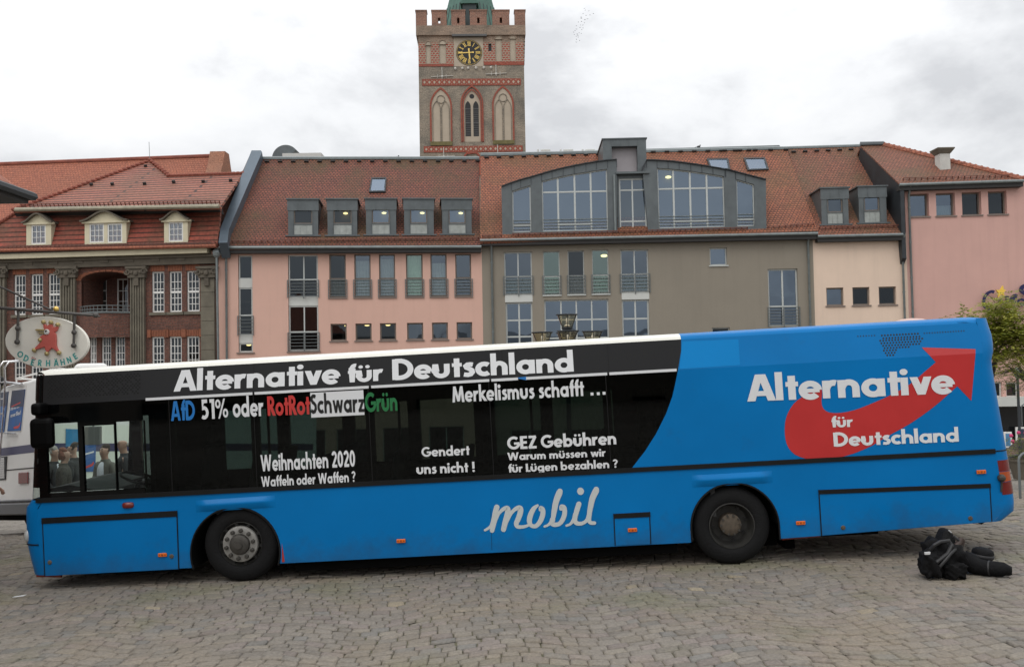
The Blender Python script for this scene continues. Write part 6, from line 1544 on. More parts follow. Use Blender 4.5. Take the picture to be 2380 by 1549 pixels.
mb.face([bw(s_front(T_CREASE) + .22, T_CREASE - .05, far), bw(sEnd, T_CREASE - .05, far), bw(sEnd, T_CANT, far), bw(s_front(T_CANT) + .22, T_CANT, far)])
mb.build('far_side', MATS['bus_black'], BUS)
mb = MB(); a, b = s_front(T_BELT) + .34, s_front(T_BELT) + 1.42; mb.face([bw(a, T_BELT - .25, far + .02), bw(b, T_BELT - .25, far + .02), bw(b, T_CREASE - .05, far + .02), bw(a, T_CREASE - .05, far + .02)]); mb.build('door_glass', MATS['windscreen'], BUS, fix=False)
mb = MB(); mb.face([bw(sW0, T_BELT, far + .02), bw(sW1, T_BELT, far + .02), bw(sW1, T_CREASE - .26, far + .02), bw(sW0, T_CREASE - .26, far + .02)]); mb.build('far_glass', MATS['smoked_far'], BUS, fix=False)
mb = MB(); mb.obox(bw(sD, T_CREASE + .02, -.10), BS * (sEnd - sD), -BN * (WID - .2), BT * .04); mb.obox(bw(sD, T_BELT - .62, -.70), BS * (sEnd - sD), -BN * (WID - 1.4), BT * .04); mb.obox(bw(sW1 + .9, T_BELT - .6, -.06), BS * .05, -BN * (WID - .1), BT * (T_CREASE - T_BELT + .6)); mb.build('saloon', MATS['saloon'], BUS)
for k in range(7):
    for n_ in (-.32, -1.55):
        ss = sD + .75 + k * .86
        if n_ < -1 and k in (2, 3): continue
        mb = MB(); mb.obox(bw(ss, T_BELT - .30, n_ - .26), BS * .42, BN * .50, BT * .10); mb.prism([bw(ss + .36, T_BELT - .22, n_ - .25), bw(ss + .46, T_BELT - .22, n_ - .25), bw(ss + .56, T_BELT + .36, n_ - .25), bw(ss + .48, T_BELT + .36, n_ - .25)], BN * .48); mb.build('passenger_seat', MATS['seat_cloth'], BUS, bevel=.03)
for k in range(4):
    ss = sD + 1.2 + k * 1.7; mb = MB(); mb.tube([bw(ss, T_BELT - .6, -.85), bw(ss, T_CREASE + .02, -.85)], .018, 7); mb.build('grab_pole', MATS['hub_dark'], BUS)
mb = MB(); t1 = T_CREASE - .14; mb.face([bw(a, t1, far + .025), bw(b, t1, far + .025), bw(b, T_CREASE - .05, far + .025), bw(a, T_CREASE - .05, far + .025)]); mb.build('sun_strip', MATS['sun_strip'], BUS, fix=False)
mb = MB()
for sa, sb, n_ in ((s_front(0) + .25, fc[0] - .62, .05), (fc[0] + .60, rc[0] - .60, .05), (fc[0] - .62, fc[0] + .60, .62), (rc[0] - .60, rc[0] + .60, .62), (rc[0] + .60, rc[0] + 1.2, .05)):
    mb.obox(bw(sa + .002, T_SKIRT + .04, -n_), BS * (sb - sa - .004), -BN * (WID - 2 * n_), BT * .12)
mb.obox(bw(fc[0] + .68, T_SKIRT - .125, -.12), BS * (rc[0] - fc[0] - 1.34), -BN * (WID - .24), BT * .15); mb.obox(bw(s_front(0) + .75, T_SKIRT - .085, -.30), BS * 1.1, -BN * (WID - .6), BT * .11); mb.obox(bw(rc[0] + .70, T_SKIRT - .06, -.30), BS * 1.05, -BN * (WID - .6), BT * .2)  # low boxes added beneath the floor to darken the strip under the bus
mb.obox(bw(s_front(0) + .1, T_SKIRT + .17, -.60), BS * (fc[0] - .9 - s_front(0)), -BN * (WID - .65), BT * .05)
mb.obox(bw(sD, T_SKIRT + .17, -.06), BS * .06, -BN * (WID - .1), BT * (T_CANT - T_SKIRT - .2))
mb.obox(bw(s_front(0) + .25, T_CREASE + .02, -.12), BS * 2.2, -BN * (WID - .24), BT * .04)
for a, b, tb in ((rc[0] + .75, sEnd - .3, skirt_r[1][1] + .05),): mb.add([bw(a, tb - .02, -.05), bw(b, skirt_r[2][1] + .06, -.05), bw(b, skirt_r[2][1] + .06, far), bw(a, tb - .02, far)], [(0, 1, 2, 3)])
mb.build('underfloor_and_shade_boxes', MATS['under'], BUS)
for px, py, w_, h_ in ((1850, 1252, .12, .22), (1730, 1260, .5, .16), (680, 1306, .06, .16), (1530, 1270, .06, .16)):
    s, t = bp((px, py)); mb = MB(); mb.obox(bw(s, t - h_, -.5), BS * w_, -BN * .5, BT * (h_ + .08)); mb.build('chassis_bracket', MATS['under'], BUS)
# axles
# driver's place
mb = MB(); s0 = s_front(T_BELT) + .12
mb.prism([bw(s0, T_BELT - .3, -.35), bw(s0 + .85, T_BELT - .3, -.35), bw(s0 + .70, T_BELT + .02, -.35), bw(s0 + .25, T_BELT + .13, -.35), bw(s0, T_BELT + .10, -.35)], -BN * 1.25); mb.build('dashboard', MATS['rubber'], BUS)
mb = MB(); c = bw(s0 + .95, T_BELT + .12, -.75); ax = (BT * .9 + BS * .35).normalized(); u_ = BN; v_ = ax.cross(u_)
mb.tube([c + (u_ * math.cos(a * .2618) + v_ * math.sin(a * .2618)) * .24 for a in range(25)], .018, 6)
mb.tube([c - u_ * .24, c + u_ * .24], .016, 6); mb.tube([c, c - ax * .4], .035, 6); mb.build('steering_wheel', MATS['rubber'], BUS, smooth=True)
mb = MB(); s1 = s0 + 1.45
mb.obox(bw(s1 - .1, T_BELT - .18, -.5), BS * .5, -BN * .5, BT * .14); mb.obox(bw(s1 + .34, T_BELT - .1, -.52), BS * .12 + BT * 0, -BN * .46, BT * .62 + BS * .08); mb.obox(bw(s1 + .43, T_BELT + .54, -.62), BS * .10, -BN * .26, BT * .22); mb.build('driver_seat', MATS['seat_cloth'], BUS, bevel=.05)
# far outside mirror seen through the cab, near side mirror
c = at(((196 + 231) / 2, 1012), 13.0); w_, h_ = .225, .28
mb = MB(); mb.obox(c + Vector((-w_ / 2, 0, -h_ / 2)), (w_, 0, 0), (0, .09, 0), (0, 0, h_)); mb.tube([c + Vector((0, .05, h_ / 2)), c + Vector((.02, -.1, h_ / 2 + .3))], .02, 6); mb.build('mirror', MATS['mirror_back'], BUS, bevel=.04)
def mirror_box(pa, pb, n, d, name='mirror', r=.05):
    a, b = bq(pa, n), bq(pb, n); mb = MB(); mb.obox(bw(min(a[0], b[0]), min(a[1], b[1]), n), BS * abs(b[0] - a[0]), -BN * d, BT * abs(b[1] - a[1])); return mb
mb = mirror_box((66, 1044), (118, 970), .22, .12); mb.build('mirror', MATS['mirror_black'], BUS, bevel=.06, bseg=3)
mb = mirror_box((69, 966), (92, 936), .22, .2); mb.build('mirror_arm', MATS['mirror_black'], BUS, bevel=.04, bseg=3)

# ---- trim
def strip(pa, pb, th, name, mat, lift=.012, t0=None):
    a, b = bp(pa), bp(pb); t = t0 if t0 is not None else (a[1] + b[1]) / 2; mb = MB(); mb.obox(bw(a[0], t - th / 2, .0), BS * (b[0] - a[0]), BN * lift, BT * th); return mb.build(name, mat, BUS)
strip((84, 1167), (1470, 1094), .055, 'rub_strip', MATS['rubber'], .016, T_BELT)
strip((1470, 1094), (2313, 1056), .052, 'rub_strip', MATS['rubber'], .016, T_BELT)
def crease(pa, pb):
    a, b = bp(pa), bp(pb); mb = MB(); mb.obox(bw(a[0], T_CREASE - .015, 0), BS * (b[0] - a[0]), BN * .006, BT * .032); mb.build('white_line', MATS['letter_white'], BUS)
for a, b in ((340, 587), (592, 857), (863, 1138), (1143, 1205), (1224, 1413), (1418, 1575)): crease((a, 900), (b, 900))
mb = MB(); a, b = bp((1198, 880))[0], bp((1224, 880))[0]; mb.face([bw(a, T_CREASE + .012, .003), bw(b, T_CREASE - .022, .003), bw(b, T_CREASE + .022, .003)]); mb.build('loose_film', MATS['letter_blue'], BUS, fix=False)
# hatches: fine dark joint lines, black hinge strip
def hatch(q, strip_h, name, mat='bus_blue', locks=()):
    P_ = [bp(p) for p in q]                                       # tl, tr, br, bl
    mb = MB(); mb.prism([bw(s, t, .0005) for s, t in P_], BN * .006); h = mb.build(name, MATS[mat], BUS, bevel=.002)
    mb = MB()
    for a, b in ((P_[0], P_[3]), (P_[1], P_[2])): mb.prism([bw(a[0] - .006, a[1], .0008), bw(a[0] + .006, a[1], .0008), bw(b[0] + .006, b[1], .0008), bw(b[0] - .006, b[1], .0008)], BN * .007)
    mb.build('hatch_joint', MATS['rubber'], h)
    mb = MB(); mb.prism([bw(P_[0][0] - .008, P_[0][1] - strip_h, .007), bw(P_[1][0] + .008, P_[1][1] - strip_h, .007), bw(P_[1][0] + .008, P_[1][1], .007), bw(P_[0][0] - .008, P_[0][1], .007)], BN * .008); mb.build('hinge_strip', MATS['rubber'], h)
    for p in locks:
        s, t = bp(p); mb = MB(); mb.lathe(bw(s, t, .006), BN, [(0, .016), (.02, .014), (.028, 0)], 12); mb.build('lock', MATS['rust'], h)
hatch([Z7(317, 675), Z7(1316, 620), Z7(1331, 1055), Z7(336, 1106)], .070, 'service_hatch', locks=[Z7(372, 1005), Z7(1278, 960)])
hatch([T4(1592, 382), T4(1945, 364), T4(1958, 682), T4(1606, 698)], .056, 'service_hatch')
hatch([S3(1013, 240), S3(2150, 198), S3(2165, 452), S3(1032, 545)], .050, 'engine_hatch', locks=[S3(1175, 492), S3(2022, 430)])
# body joint in the middle, joints at the corners
for q in ((T4(372, 330), T4(383, 745)), (Z7(262, 880), Z7(340, 1108))):
    a, b = bp(q[0]), bp(q[1])
    if q[0][0] < 200: continue
    mb = MB(); mb.face([bw(a[0] - .002, a[1], .0012), bw(a[0] + .002, a[1], .0012), bw(b[0] + .002, b[1], .0012), bw(b[0] - .002, b[1], .0012)]); mb.build('panel_joint', MATS['rubber'], BUS, fix=False)
for i, p in enumerate((Z7(1212, 948), (932.5, 1255.5), T4(1776, 542), S3(891, 459), S3(2092, 120))):
    s, t = bp(p); mb = MB(); mb.obox(bw(s - .053, t - .022, .006), BS * .106, BN * .016, BT * .044); o = mb.build('side_marker', MATS['amber'], BUS, bevel=.006)
    mb = MB()
    for d in (-.034, 0, .034): mb.lathe(bw(s + d, t, .0222), BN, [(0, .002), (.012 if d == 0 else .008, .002), (.012 if d == 0 else .008, 0)], 10)
    mb.build('lens_dots', MATS['amber_dark'], o)
s, t = bp(Z7(953, 581)); mb = MB(); mb.ball(bw(s, t, .0), .07, 14, 8); o = mb.build('indicator', MATS['signal_red'], BUS, smooth='all')
me = o.data
for v in me.vertices:
    r_ = Vector(v.co) - bw(s, t, 0); a_, b_, c_ = r_.dot(BS), r_.dot(BT), r_.dot(BN)
    f = lambda x, k: math.copysign(abs(x / .07) ** .6, x) * k
    v.co = bw(s, t, 0) + BS * f(a_, .072) + BT * f(b_, .038) + BN * c_ * .5
# rear lamp cluster
for q, mname in (((2232, 42, 2293, 118), 'lamp_red'), ((2242, 119, 2303, 186), 'lamp_amber'), ((2246, 187, 2311, 272), 'lamp_red')):
    a, b = bp(S3(q[0], q[1])), bp(S3(q[2], q[3])); mb = MB(); n = 6; tt = [b[1], a[1]]; rows = []
    for t in tt:
        row = []
        se = s_rear(t)
        s_ = a[0]
        while s_ < se - RR: row.append((s_, .004)); s_ += .05
        for i in range(8): an = math.pi / 2 * i / 8; row.append((se - RR * (1 - math.sin(an)) + .004 * math.sin(an), -RR * (1 - math.cos(an)) + .004))
        rows.append(row[:12])
    m_ = min(len(rows[0]), len(rows[1]))
    for i in range(m_ - 1): mb.face([bw(*[rows[0][i][0], b[1] + .004, rows[0][i][1]]), bw(*[rows[0][i + 1][0], b[1] + .004, rows[0][i + 1][1]]), bw(*[rows[1][i + 1][0], a[1] - .004, rows[1][i + 1][1]]), bw(*[rows[1][i][0], a[1] - .004, rows[1][i][1]])])
    mb.build('tail_light', MATS[mname], BUS, smooth='all')
s, t = bp(S3(2225, 160)); mb = MB(); mb.ball(bw(s, t, .02), .045, 10, 7); mb.tube([bw(s, t, .03), bw(s - .01, t - .16, .01)], .012, 5); mb.build('catch', MATS['hub_dark'], BUS)
s, t = bp((67, 1247)); mb = MB(); mb.ball(bw(s_front(t) + .07, t, -.10), (.055, .06, .08), 12, 8); mb.build('headlight', MATS['lens'], BUS, smooth='all')
a, b = bp(Z7(190, 880)), bp(Z7(272, 873)); mb = MB()
pts = []
for i in range(9): an = math.pi / 2 * (8 - i) / 8; pts.append(bw(s_front(a[1]) + RC * (1 - math.sin(an)) , a[1], -RC * (1 - math.cos(an)) + .004))
mb.tube(pts, .008, 5); mb.build('bumper_joint', MATS['rubber'], BUS)
s, t = bp((2335, 1062)); pts = []
for i in range(9): an = math.pi / 2 * i / 8; pts.append(bw(s_rear(T_BELT) - RR * (1 - math.sin(an)), T_BELT, -RR * (1 - math.cos(an)) + .003))
mb = MB(); mb.tube([bw(bp((2312, 1057))[0], T_BELT, .003)] + pts, .007, 5); mb.build('panel_joint', MATS['rubber'], BUS)
mb = MB(); a = bp((2309, 800)); mb.obox(bw(s_rear(a[1]) - .03, a[1] - .12, -.25), BS * .06, -BN * .3, BT * .28); mb.build('rear_lamp', MATS['lamp_red'], BUS, bevel=.02)
# red patches: reflector behind the front wheel, primer under the edges
for q in ([Z7(2097, 862), Z7(2118, 1000), Z7(2098, 1005)],):
    mb = MB(); mb.face([bw(*bp(p), .003) for p in q]); mb.build('chipped_paint', MATS['red_reflector'], BUS, fix=False)
for x0, y0, x1, y1 in ((*S3(775, 568), *S3(1028, 548)), (*Z7(255, 1108), *Z7(440, 1112))):
    a, b = bp((x0, y0)), bp((x1, y1)); mb = MB(); mb.obox(bw(a[0], a[1] - .02, -.04), bw(*b) - bw(*a), -BN * .03, BT * .025); mb.build('primer_edge', MATS['signal_red'], BUS)
a = bp(S3(2160, 470)); b = bp(S3(2265, 455)); mb = MB(); mb.prism([bw(a[0], a[1] + .05, -.3), bw(b[0], b[1] + .05, -.3), bw(b[0], b[1], -.3), bw(a[0] + .04, a[1] - .06, -.3)], -BN * .8); mb.build('tow_bracket', MATS['under'], BUS)
# perforated vent plates
mb = MB(); rowsv = [(218, 1268, 1570, 0), (240, 1280, 1585, 1), (259, 1255, 1598, 0), (279, 1264, 1590, 1), (298, 1278, 1580, 0), (317, 1290, 1500, 1), (336, 1284, 1400, 0), (355, 1298, 1385, 1), (373, 1310, 1372, 0)]
for y, x0, x1, _ in rowsv:
    n = int((x1 - x0) / 23.5)
    for i in range(n + 1):
        s, t = bp(S2(x0 + i * 23.5, y - i * 23.5 * .052 + 6)); mb.face([surf(s + .0115 * math.cos(k * .785), t + .0115 * math.sin(k * .785), .0015) for k in range(8)])
for x0, x1, y0, y1 in ((1080, 1210, 230, 224), (1600, 1910, 207, 188)):
    n = int((x1 - x0) / 20)
    for i in range(n + 1):
        s, t = bp(S2(x0 + (x1 - x0) * i / n, y0 + (y1 - y0) * i / n)); mb.face([surf(s + .008 * math.cos(k * .785), t + .008 * math.sin(k * .785), .0015) for k in range(8)])
mb.build('vent_holes', MATS['letter_black'], BUS, fix=False)
mb = MB()
for j in range(11):
    for i in range(27):
        if (i * 7 + j * 3) % 11 < 2: continue
        s, t = bp(Z6(450 + i * 32 + (16 if j % 2 else 0), 1035 + j * 18 - i * 1.6)); mb.face([surf(s + .012 * math.cos(k * .785), t + .010 * math.sin(k * .785), .0015) for k in range(8)])
mb.build('vent_holes', MATS['vent_black'], BUS, fix=False)
# ---- wheels
def wheel(c, rear, n_out, parent=True, side=1):
    w0 = MB(); ax = BN * side; C0 = bw(c[0], c[1], n_out); r = .455
    prof = [(.262, -.005), (.285, .012), (.33, .018), (.39, .012), (.43, -.012), (.447, -.035), (r, -.06), (r, -.24), (.43, -.29), (.27, -.29)]
    w0.lathe(C0, ax, prof, 56)
    for k in range(3): w0.lathe(C0, ax, [(r + .0005, -.09 - k * .05), (r - .012, -.094 - k * .05), (r - .012, -.104 - k * .05), (r + .0005, -.108 - k * .05)], 56)
    wh = w0.build('wheel', MATS['tyre'], BUS, smooth=True)
    k = MB()
    if not rear:
        k.lathe(C0, ax, [(.262, -.005), (.255, .004), (.245, -.02), (.225, -.05), (.215, -.02), (.20, .01), (.19, .012)], 48); k.build('rim', MATS['rim_dark'], wh, smooth=True)
        k = MB(); k.lathe(C0, ax, [(.215, .0), (.208, .022), (.20, .026), (.125, .026), (.12, .02)], 48); k.build('rim_ring', MATS['rim_ring'], wh, smooth=True)
        k = MB(); k.lathe(C0, ax, [(.122, .015), (.115, .06), (.09, .075), (.05, .078), (.045, .095), (0, .097)], 32); k.build('hub', MATS['hub_dark'], wh, smooth=True)
        for i in range(10):
            a = 2 * math.pi * (i + .3) / 10; p = C0 + (BS * math.cos(a) + BT * math.sin(a)) * .165
            k = MB(); k.lathe(p, ax, [(.026, .024), (.024, .055), (.016, .062), (0, .062)], 6); k.build('wheel_nut', MATS['hub_dark'], wh)
        k = MB()
        for i in range(10):
            a = 2 * math.pi * (i + .8) / 10; k.lathe(C0 + (BS * math.cos(a) + BT * math.sin(a)) * .236, ax, [(0, -.008), (.02, -.008), (.02, -.03)], 10)
        k.build('rim_slots', MATS['letter_black'], wh)
    else:
        k.lathe(C0, ax, [(.262, -.005), (.268, .010), (.255, .012), (.245, -.03), (.235, -.12), (.21, -.15), (.12, -.155)], 48); k.build('rim', MATS['rim_dark'], wh, smooth=True)
        k = MB(); k.lathe(C0, ax, [(.13, -.155), (.125, -.06), (.105, -.045), (.03, -.04), (0, -.04)], 32); k.build('hub', MATS['rust'], wh, smooth=True)
        for i in range(10):
            a = 2 * math.pi * i / 10; p = C0 + (BS * math.cos(a) + BT * math.sin(a)) * .112
            k = MB(); k.lathe(p, ax, [(.013, -.055), (.013, -.03), (0, -.03)], 6); k.build('wheel_nut', MATS['hub_dark'], wh)
        k = MB()
        for i in range(8):
            a = 2 * math.pi * (i + .25) / 8; k.lathe(C0 + (BS * math.cos(a) + BT * math.sin(a)) * .195, ax, [(0, -.14), (.025, -.14), (.025, -.16)], 10)
        k.build('rim_slots', MATS['letter_black'], wh)
hf, hr = bp((556, 1265)), bp((1703, 1222.5))
wheel(hf, False, -.05); wheel(hr, True, -.05)
wheel(hf, False, -WID + .05, side=-1); wheel(hr, True, -WID + .05, side=-1)
mb = MB(); mb.tube([bw(hr[0], hr[1], -.2), bw(hr[0], hr[1], -WID + .2)], .12, 10); mb.tube([bw(hf[0], hf[1], -.2), bw(hf[0], hf[1], -WID + .2)], .09, 10); mb.build('axle', MATS['under'], BUS)

# ---- writing on the bus
def line(tx, pa, pb, cap, mat, label, w=.20, base=.006, rect=None):
    a, b = bp(pa), bp(pb); tw = text_width(tx) - .09; L_ = b[0] - a[0]
    mid = ((pa[0] + pb[0]) / 2, (pa[1] + pb[1]) / 2); h = bp((mid[0], mid[1] - cap))[1] - bp(mid)[1]
    kx = L_ / tw; mb = MB()
    def place(x, y, lift): s = a[0] + x * kx; return surf(s, a[1] + (b[1] - a[1]) * (x * kx / L_) + y * h, base + lift)
    ww = w * (h + kx) / 2 / h                                    # pen width set for the stretched letters
    letters(mb, tx, place, w)
    return mb.build('lettering', MATS[mat], BUS, fix=False, label=label)
def poly(pts, mat, name, lift=.004, label=None):
    mb = MB(); mb.face([surf(*bp(p), lift) for p in pts]); return mb.build(name, MATS[mat], BUS, fix=False, label=label)
line('Alternative', (404, 909.5), (788, 890.5), 49, 'letter_white', 'large white word Alternative above the windows', .215)
line('für', (808, 888.3), (888, 884), 40, 'letter_white', 'white word für above the windows', .215)
line('Deutschland', (913, 882.5), (1332, 862.8), 48, 'letter_white', 'large white word Deutschland above the windows', .215)
line('AfD', (398, 977.5), (453, 975), 45.5, 'letter_blue', 'blue letters AfD', .19)
line('51%', (467, 974), (530.5, 970.7), 46, 'letter_white', 'white letters 51%', .19)
line('oder', (542, 968.9), (612, 966), 46, 'letter_white', 'white word oder', .19)
line('RotRot', (623, 965.4), (720, 962), 45, 'letter_red', 'red letters RotRot', .20)
a, b = bp(Z8(1396, 660)), bp(Z8(1902, 878)); mb = MB(); mb.face([bw(s, t, .003) for s, t in ((a[0], b[1]), (b[0], b[1]), (b[0], T_CREASE - .03), (a[0], T_CREASE - .03))]); mb.build('white_field', MATS['letter_white'], BUS, fix=False)
line('Schwarz', (722, 961), (846, 956.5), 45, 'letter_black', 'black letters Schwarz on a white field', .19)
line('Grün', (850, 957), (924, 953.5), 45, 'letter_green', 'green letters Grün', .20)
line('Weihnachten 2020', (607, 1094.5), (825.5, 1083), 38, 'letter_white', 'white words Weihnachten 2020', .19)
line('Waffeln oder Waffen ?', (608, 1131), (826, 1118.5), 24.5, 'letter_white', 'white words Waffeln oder Waffen ?', .19)
line('Merkelismus schafft', (1052, 934.6), (1356.4, 919.3), 37, 'letter_white', 'white words Merkelismus schafft', .19)
for x, y in ((1558, 598), (1609, 595), (1656, 591)):
    s, t = bp(S1(x, y)); mb = MB(); d = .017; mb.face([bw(s - d, t - d, .005), bw(s + d, t - d, .005), bw(s + d, t + d, .005), bw(s - d, t + d, .005)]); mb.build('lettering', MATS['letter_white'], BUS, fix=False)
line('Gendert', (980.6, 1060.8), (1090.6, 1056), 22.5, 'letter_white', 'white word Gendert', .20)
line('uns nicht !', (969, 1101), (1104, 1095.3), 23.5, 'letter_white', 'white words uns nicht !', .20)
line('GEZ Gebühren', (1180, 1043.8), (1432, 1031.6), 29.5, 'letter_white', 'white words GEZ Gebühren', .205)
line('Warum müssen wir', (1180, 1069), (1407, 1059.5), 18, 'letter_white', 'white words Warum müssen wir', .20)
line('für Lügen bezahlen ?', (1181.7, 1097.3), (1435, 1085.6), 19, 'letter_white', 'white words für Lügen bezahlen ?', .20)
# red arrow emblem and the words over it
ar = [(1580, 317), (2000, 330), (1968, 735), (1858, 620), (1780, 690), (1715, 748), (1650, 800), (1578, 853), (1500, 905), (1425, 950), (1350, 990), (1275, 1033), (1200, 1080), (1125, 1115), (1050, 1145), (975, 1168), (900, 1185), (840, 1193), (780, 1197), (730, 1195), (680, 1188), (632, 1175), (590, 1156), (562, 1133), (540, 1106), (523, 1073), (513, 1035), (508, 990), (508, 945), (511, 900), (520, 862), (533, 828), (550, 797), (574, 762), (604, 732), (650, 700), (740, 640), (797, 628), (799, 690), (794, 735), (797, 768), (808, 795), (828, 814), (855, 826), (900, 831), (950, 828), (1000, 820), (1050, 808), (1100, 791), (1160, 768), (1220, 742), (1285, 714), (1350, 682), (1415, 648), (1480, 610), (1540, 563), (1600, 510), (1690, 433)]
pp = [bp(S2(*p)) for p in ar]
# split the arrow where the wall bends
def clip(poly_, t, keep_low):
    o = []
    for (a, b) in zip(poly_, poly_[1:] + poly_[:1]):
        ia = (a[1] <= t) == keep_low; ib = (b[1] <= t) == keep_low
        if ia: o.append(a)
        if ia != ib: f = (t - a[1]) / (b[1] - a[1]); o.append((a[0] + (b[0] - a[0]) * f, t))
    return o
mb = MB()
for kl in (True, False):
    q = clip(pp, T_CREASE, kl)
    if len(q) > 2: mb.face([surf(s, t, .003) for s, t in q])
mb.build('arrow_emblem', MATS['arrow_red'], BUS, fix=False, label='big red curved arrow emblem pointing up to the rear')
line('Alternative', S2(215, 740), S2(1826, 676), 62, 'letter_white', 'large white word Alternative across the red arrow', .22, base=.007)
line('für', S2(873, 943), S2(1036, 937), 25, 'letter_white', 'small white word für on the red arrow', .21, base=.007)
line('Deutschland', S2(893, 1092), S2(1866, 1053), 32.5, 'letter_white', 'white word Deutschland below the red arrow', .21, base=.007)
# script word "mobil", pen strokes traced on the skirt
def cat(pts, m=6):
    o = []; P_ = [pts[0]] + list(pts) + [pts[-1]]
    for i in range(1, len(P_) - 2):
        for k in range(m):
            t = k / m; o.append(tuple(.5 * (2 * P_[i][j] + (P_[i + 1][j] - P_[i - 1][j]) * t + (2 * P_[i - 1][j] - 5 * P_[i][j] + 4 * P_[i + 1][j] - P_[i + 2][j]) * t * t + (3 * P_[i][j] - P_[i - 1][j] - 3 * P_[i + 1][j] + P_[i + 2][j]) * t ** 3) for j in range(3)))
    o.append(tuple(pts[-1])); return o
MO = [[(315, 545, 24), (345, 528, 26), (375, 500, 30), (402, 430, 44), (416, 370, 50), (432, 318, 54)],
      [(385, 548, 46), (400, 490, 46), (425, 430, 36), (455, 375, 32), (500, 335, 38), (535, 330, 52), (540, 370, 54), (520, 450, 54), (498, 538, 50)],
      [(515, 500, 30), (545, 430, 34), (580, 370, 34), (625, 330, 40), (662, 328, 54), (665, 370, 54), (645, 430, 52), (625, 480, 46), (640, 510, 38), (690, 512, 32), (735, 500, 28), (752, 490, 24)],
      [(836, 300, 24), (800, 330, 44), (768, 390, 52), (755, 450, 50), (770, 495, 40), (815, 505, 40), (858, 465, 46), (885, 400, 50), (888, 345, 46), (868, 325, 40), (860, 345, 26)],
      [(905, 508, 22), (945, 490, 26), (985, 440, 40), (1000, 360, 52), (1020, 260, 58), (1050, 180, 62), (1058, 160, 54)],
      [(985, 440, 52), (980, 475, 48), (1005, 490, 44), (1050, 482, 42), (1085, 440, 46), (1104, 380, 46), (1100, 325, 46), (1075, 312, 44), (1068, 335, 34)],
      [(1122, 500, 22), (1165, 480, 26), (1205, 420, 42), (1225, 350, 50), (1246, 285, 50)],
      [(1212, 390, 50), (1205, 445, 48), (1225, 475, 42), (1275, 478, 36), (1320, 450, 34), (1345, 400, 44), (1360, 320, 52), (1380, 230, 58), (1412, 160, 62), (1418, 140, 52)],
      [(1350, 380, 48), (1345, 440, 44), (1362, 470, 38), (1400, 474, 34)]]
mb = MB()
for i, st in enumerate(MO):
    c = cat(st); pts = [bp(T4(x, y)) for x, y, _ in c]; ws = [w_ / 4.267 / 2000 * 10.2 for _, _, w_ in c]
    pen(mb, pts, ws, lambda x, y, l: bw(x, y, l), .003 + .0004 * i)
    for (e, w_) in ((pts[0], ws[0]), (pts[-1], ws[-1])): mb.face([bw(e[0] + w_ / 2 * math.cos(k * .524), e[1] + w_ / 2 * math.sin(k * .524), .003 + .0004 * i + .0002) for k in range(12)])
s, t = bp(T4(1262, 160)); mb.face([bw(s + .040 * math.cos(k * .2618), t + .043 * math.sin(k * .2618), .003) for k in range(24)])
mb.build('lettering', MATS['letter_grey'], BUS, fix=False, label='pale handwritten word mobil on the blue skirt')
# ------------------------------------------------------------------ things around the bus
def place_on(x, y): return Vector((x, y, gz(x, y)))

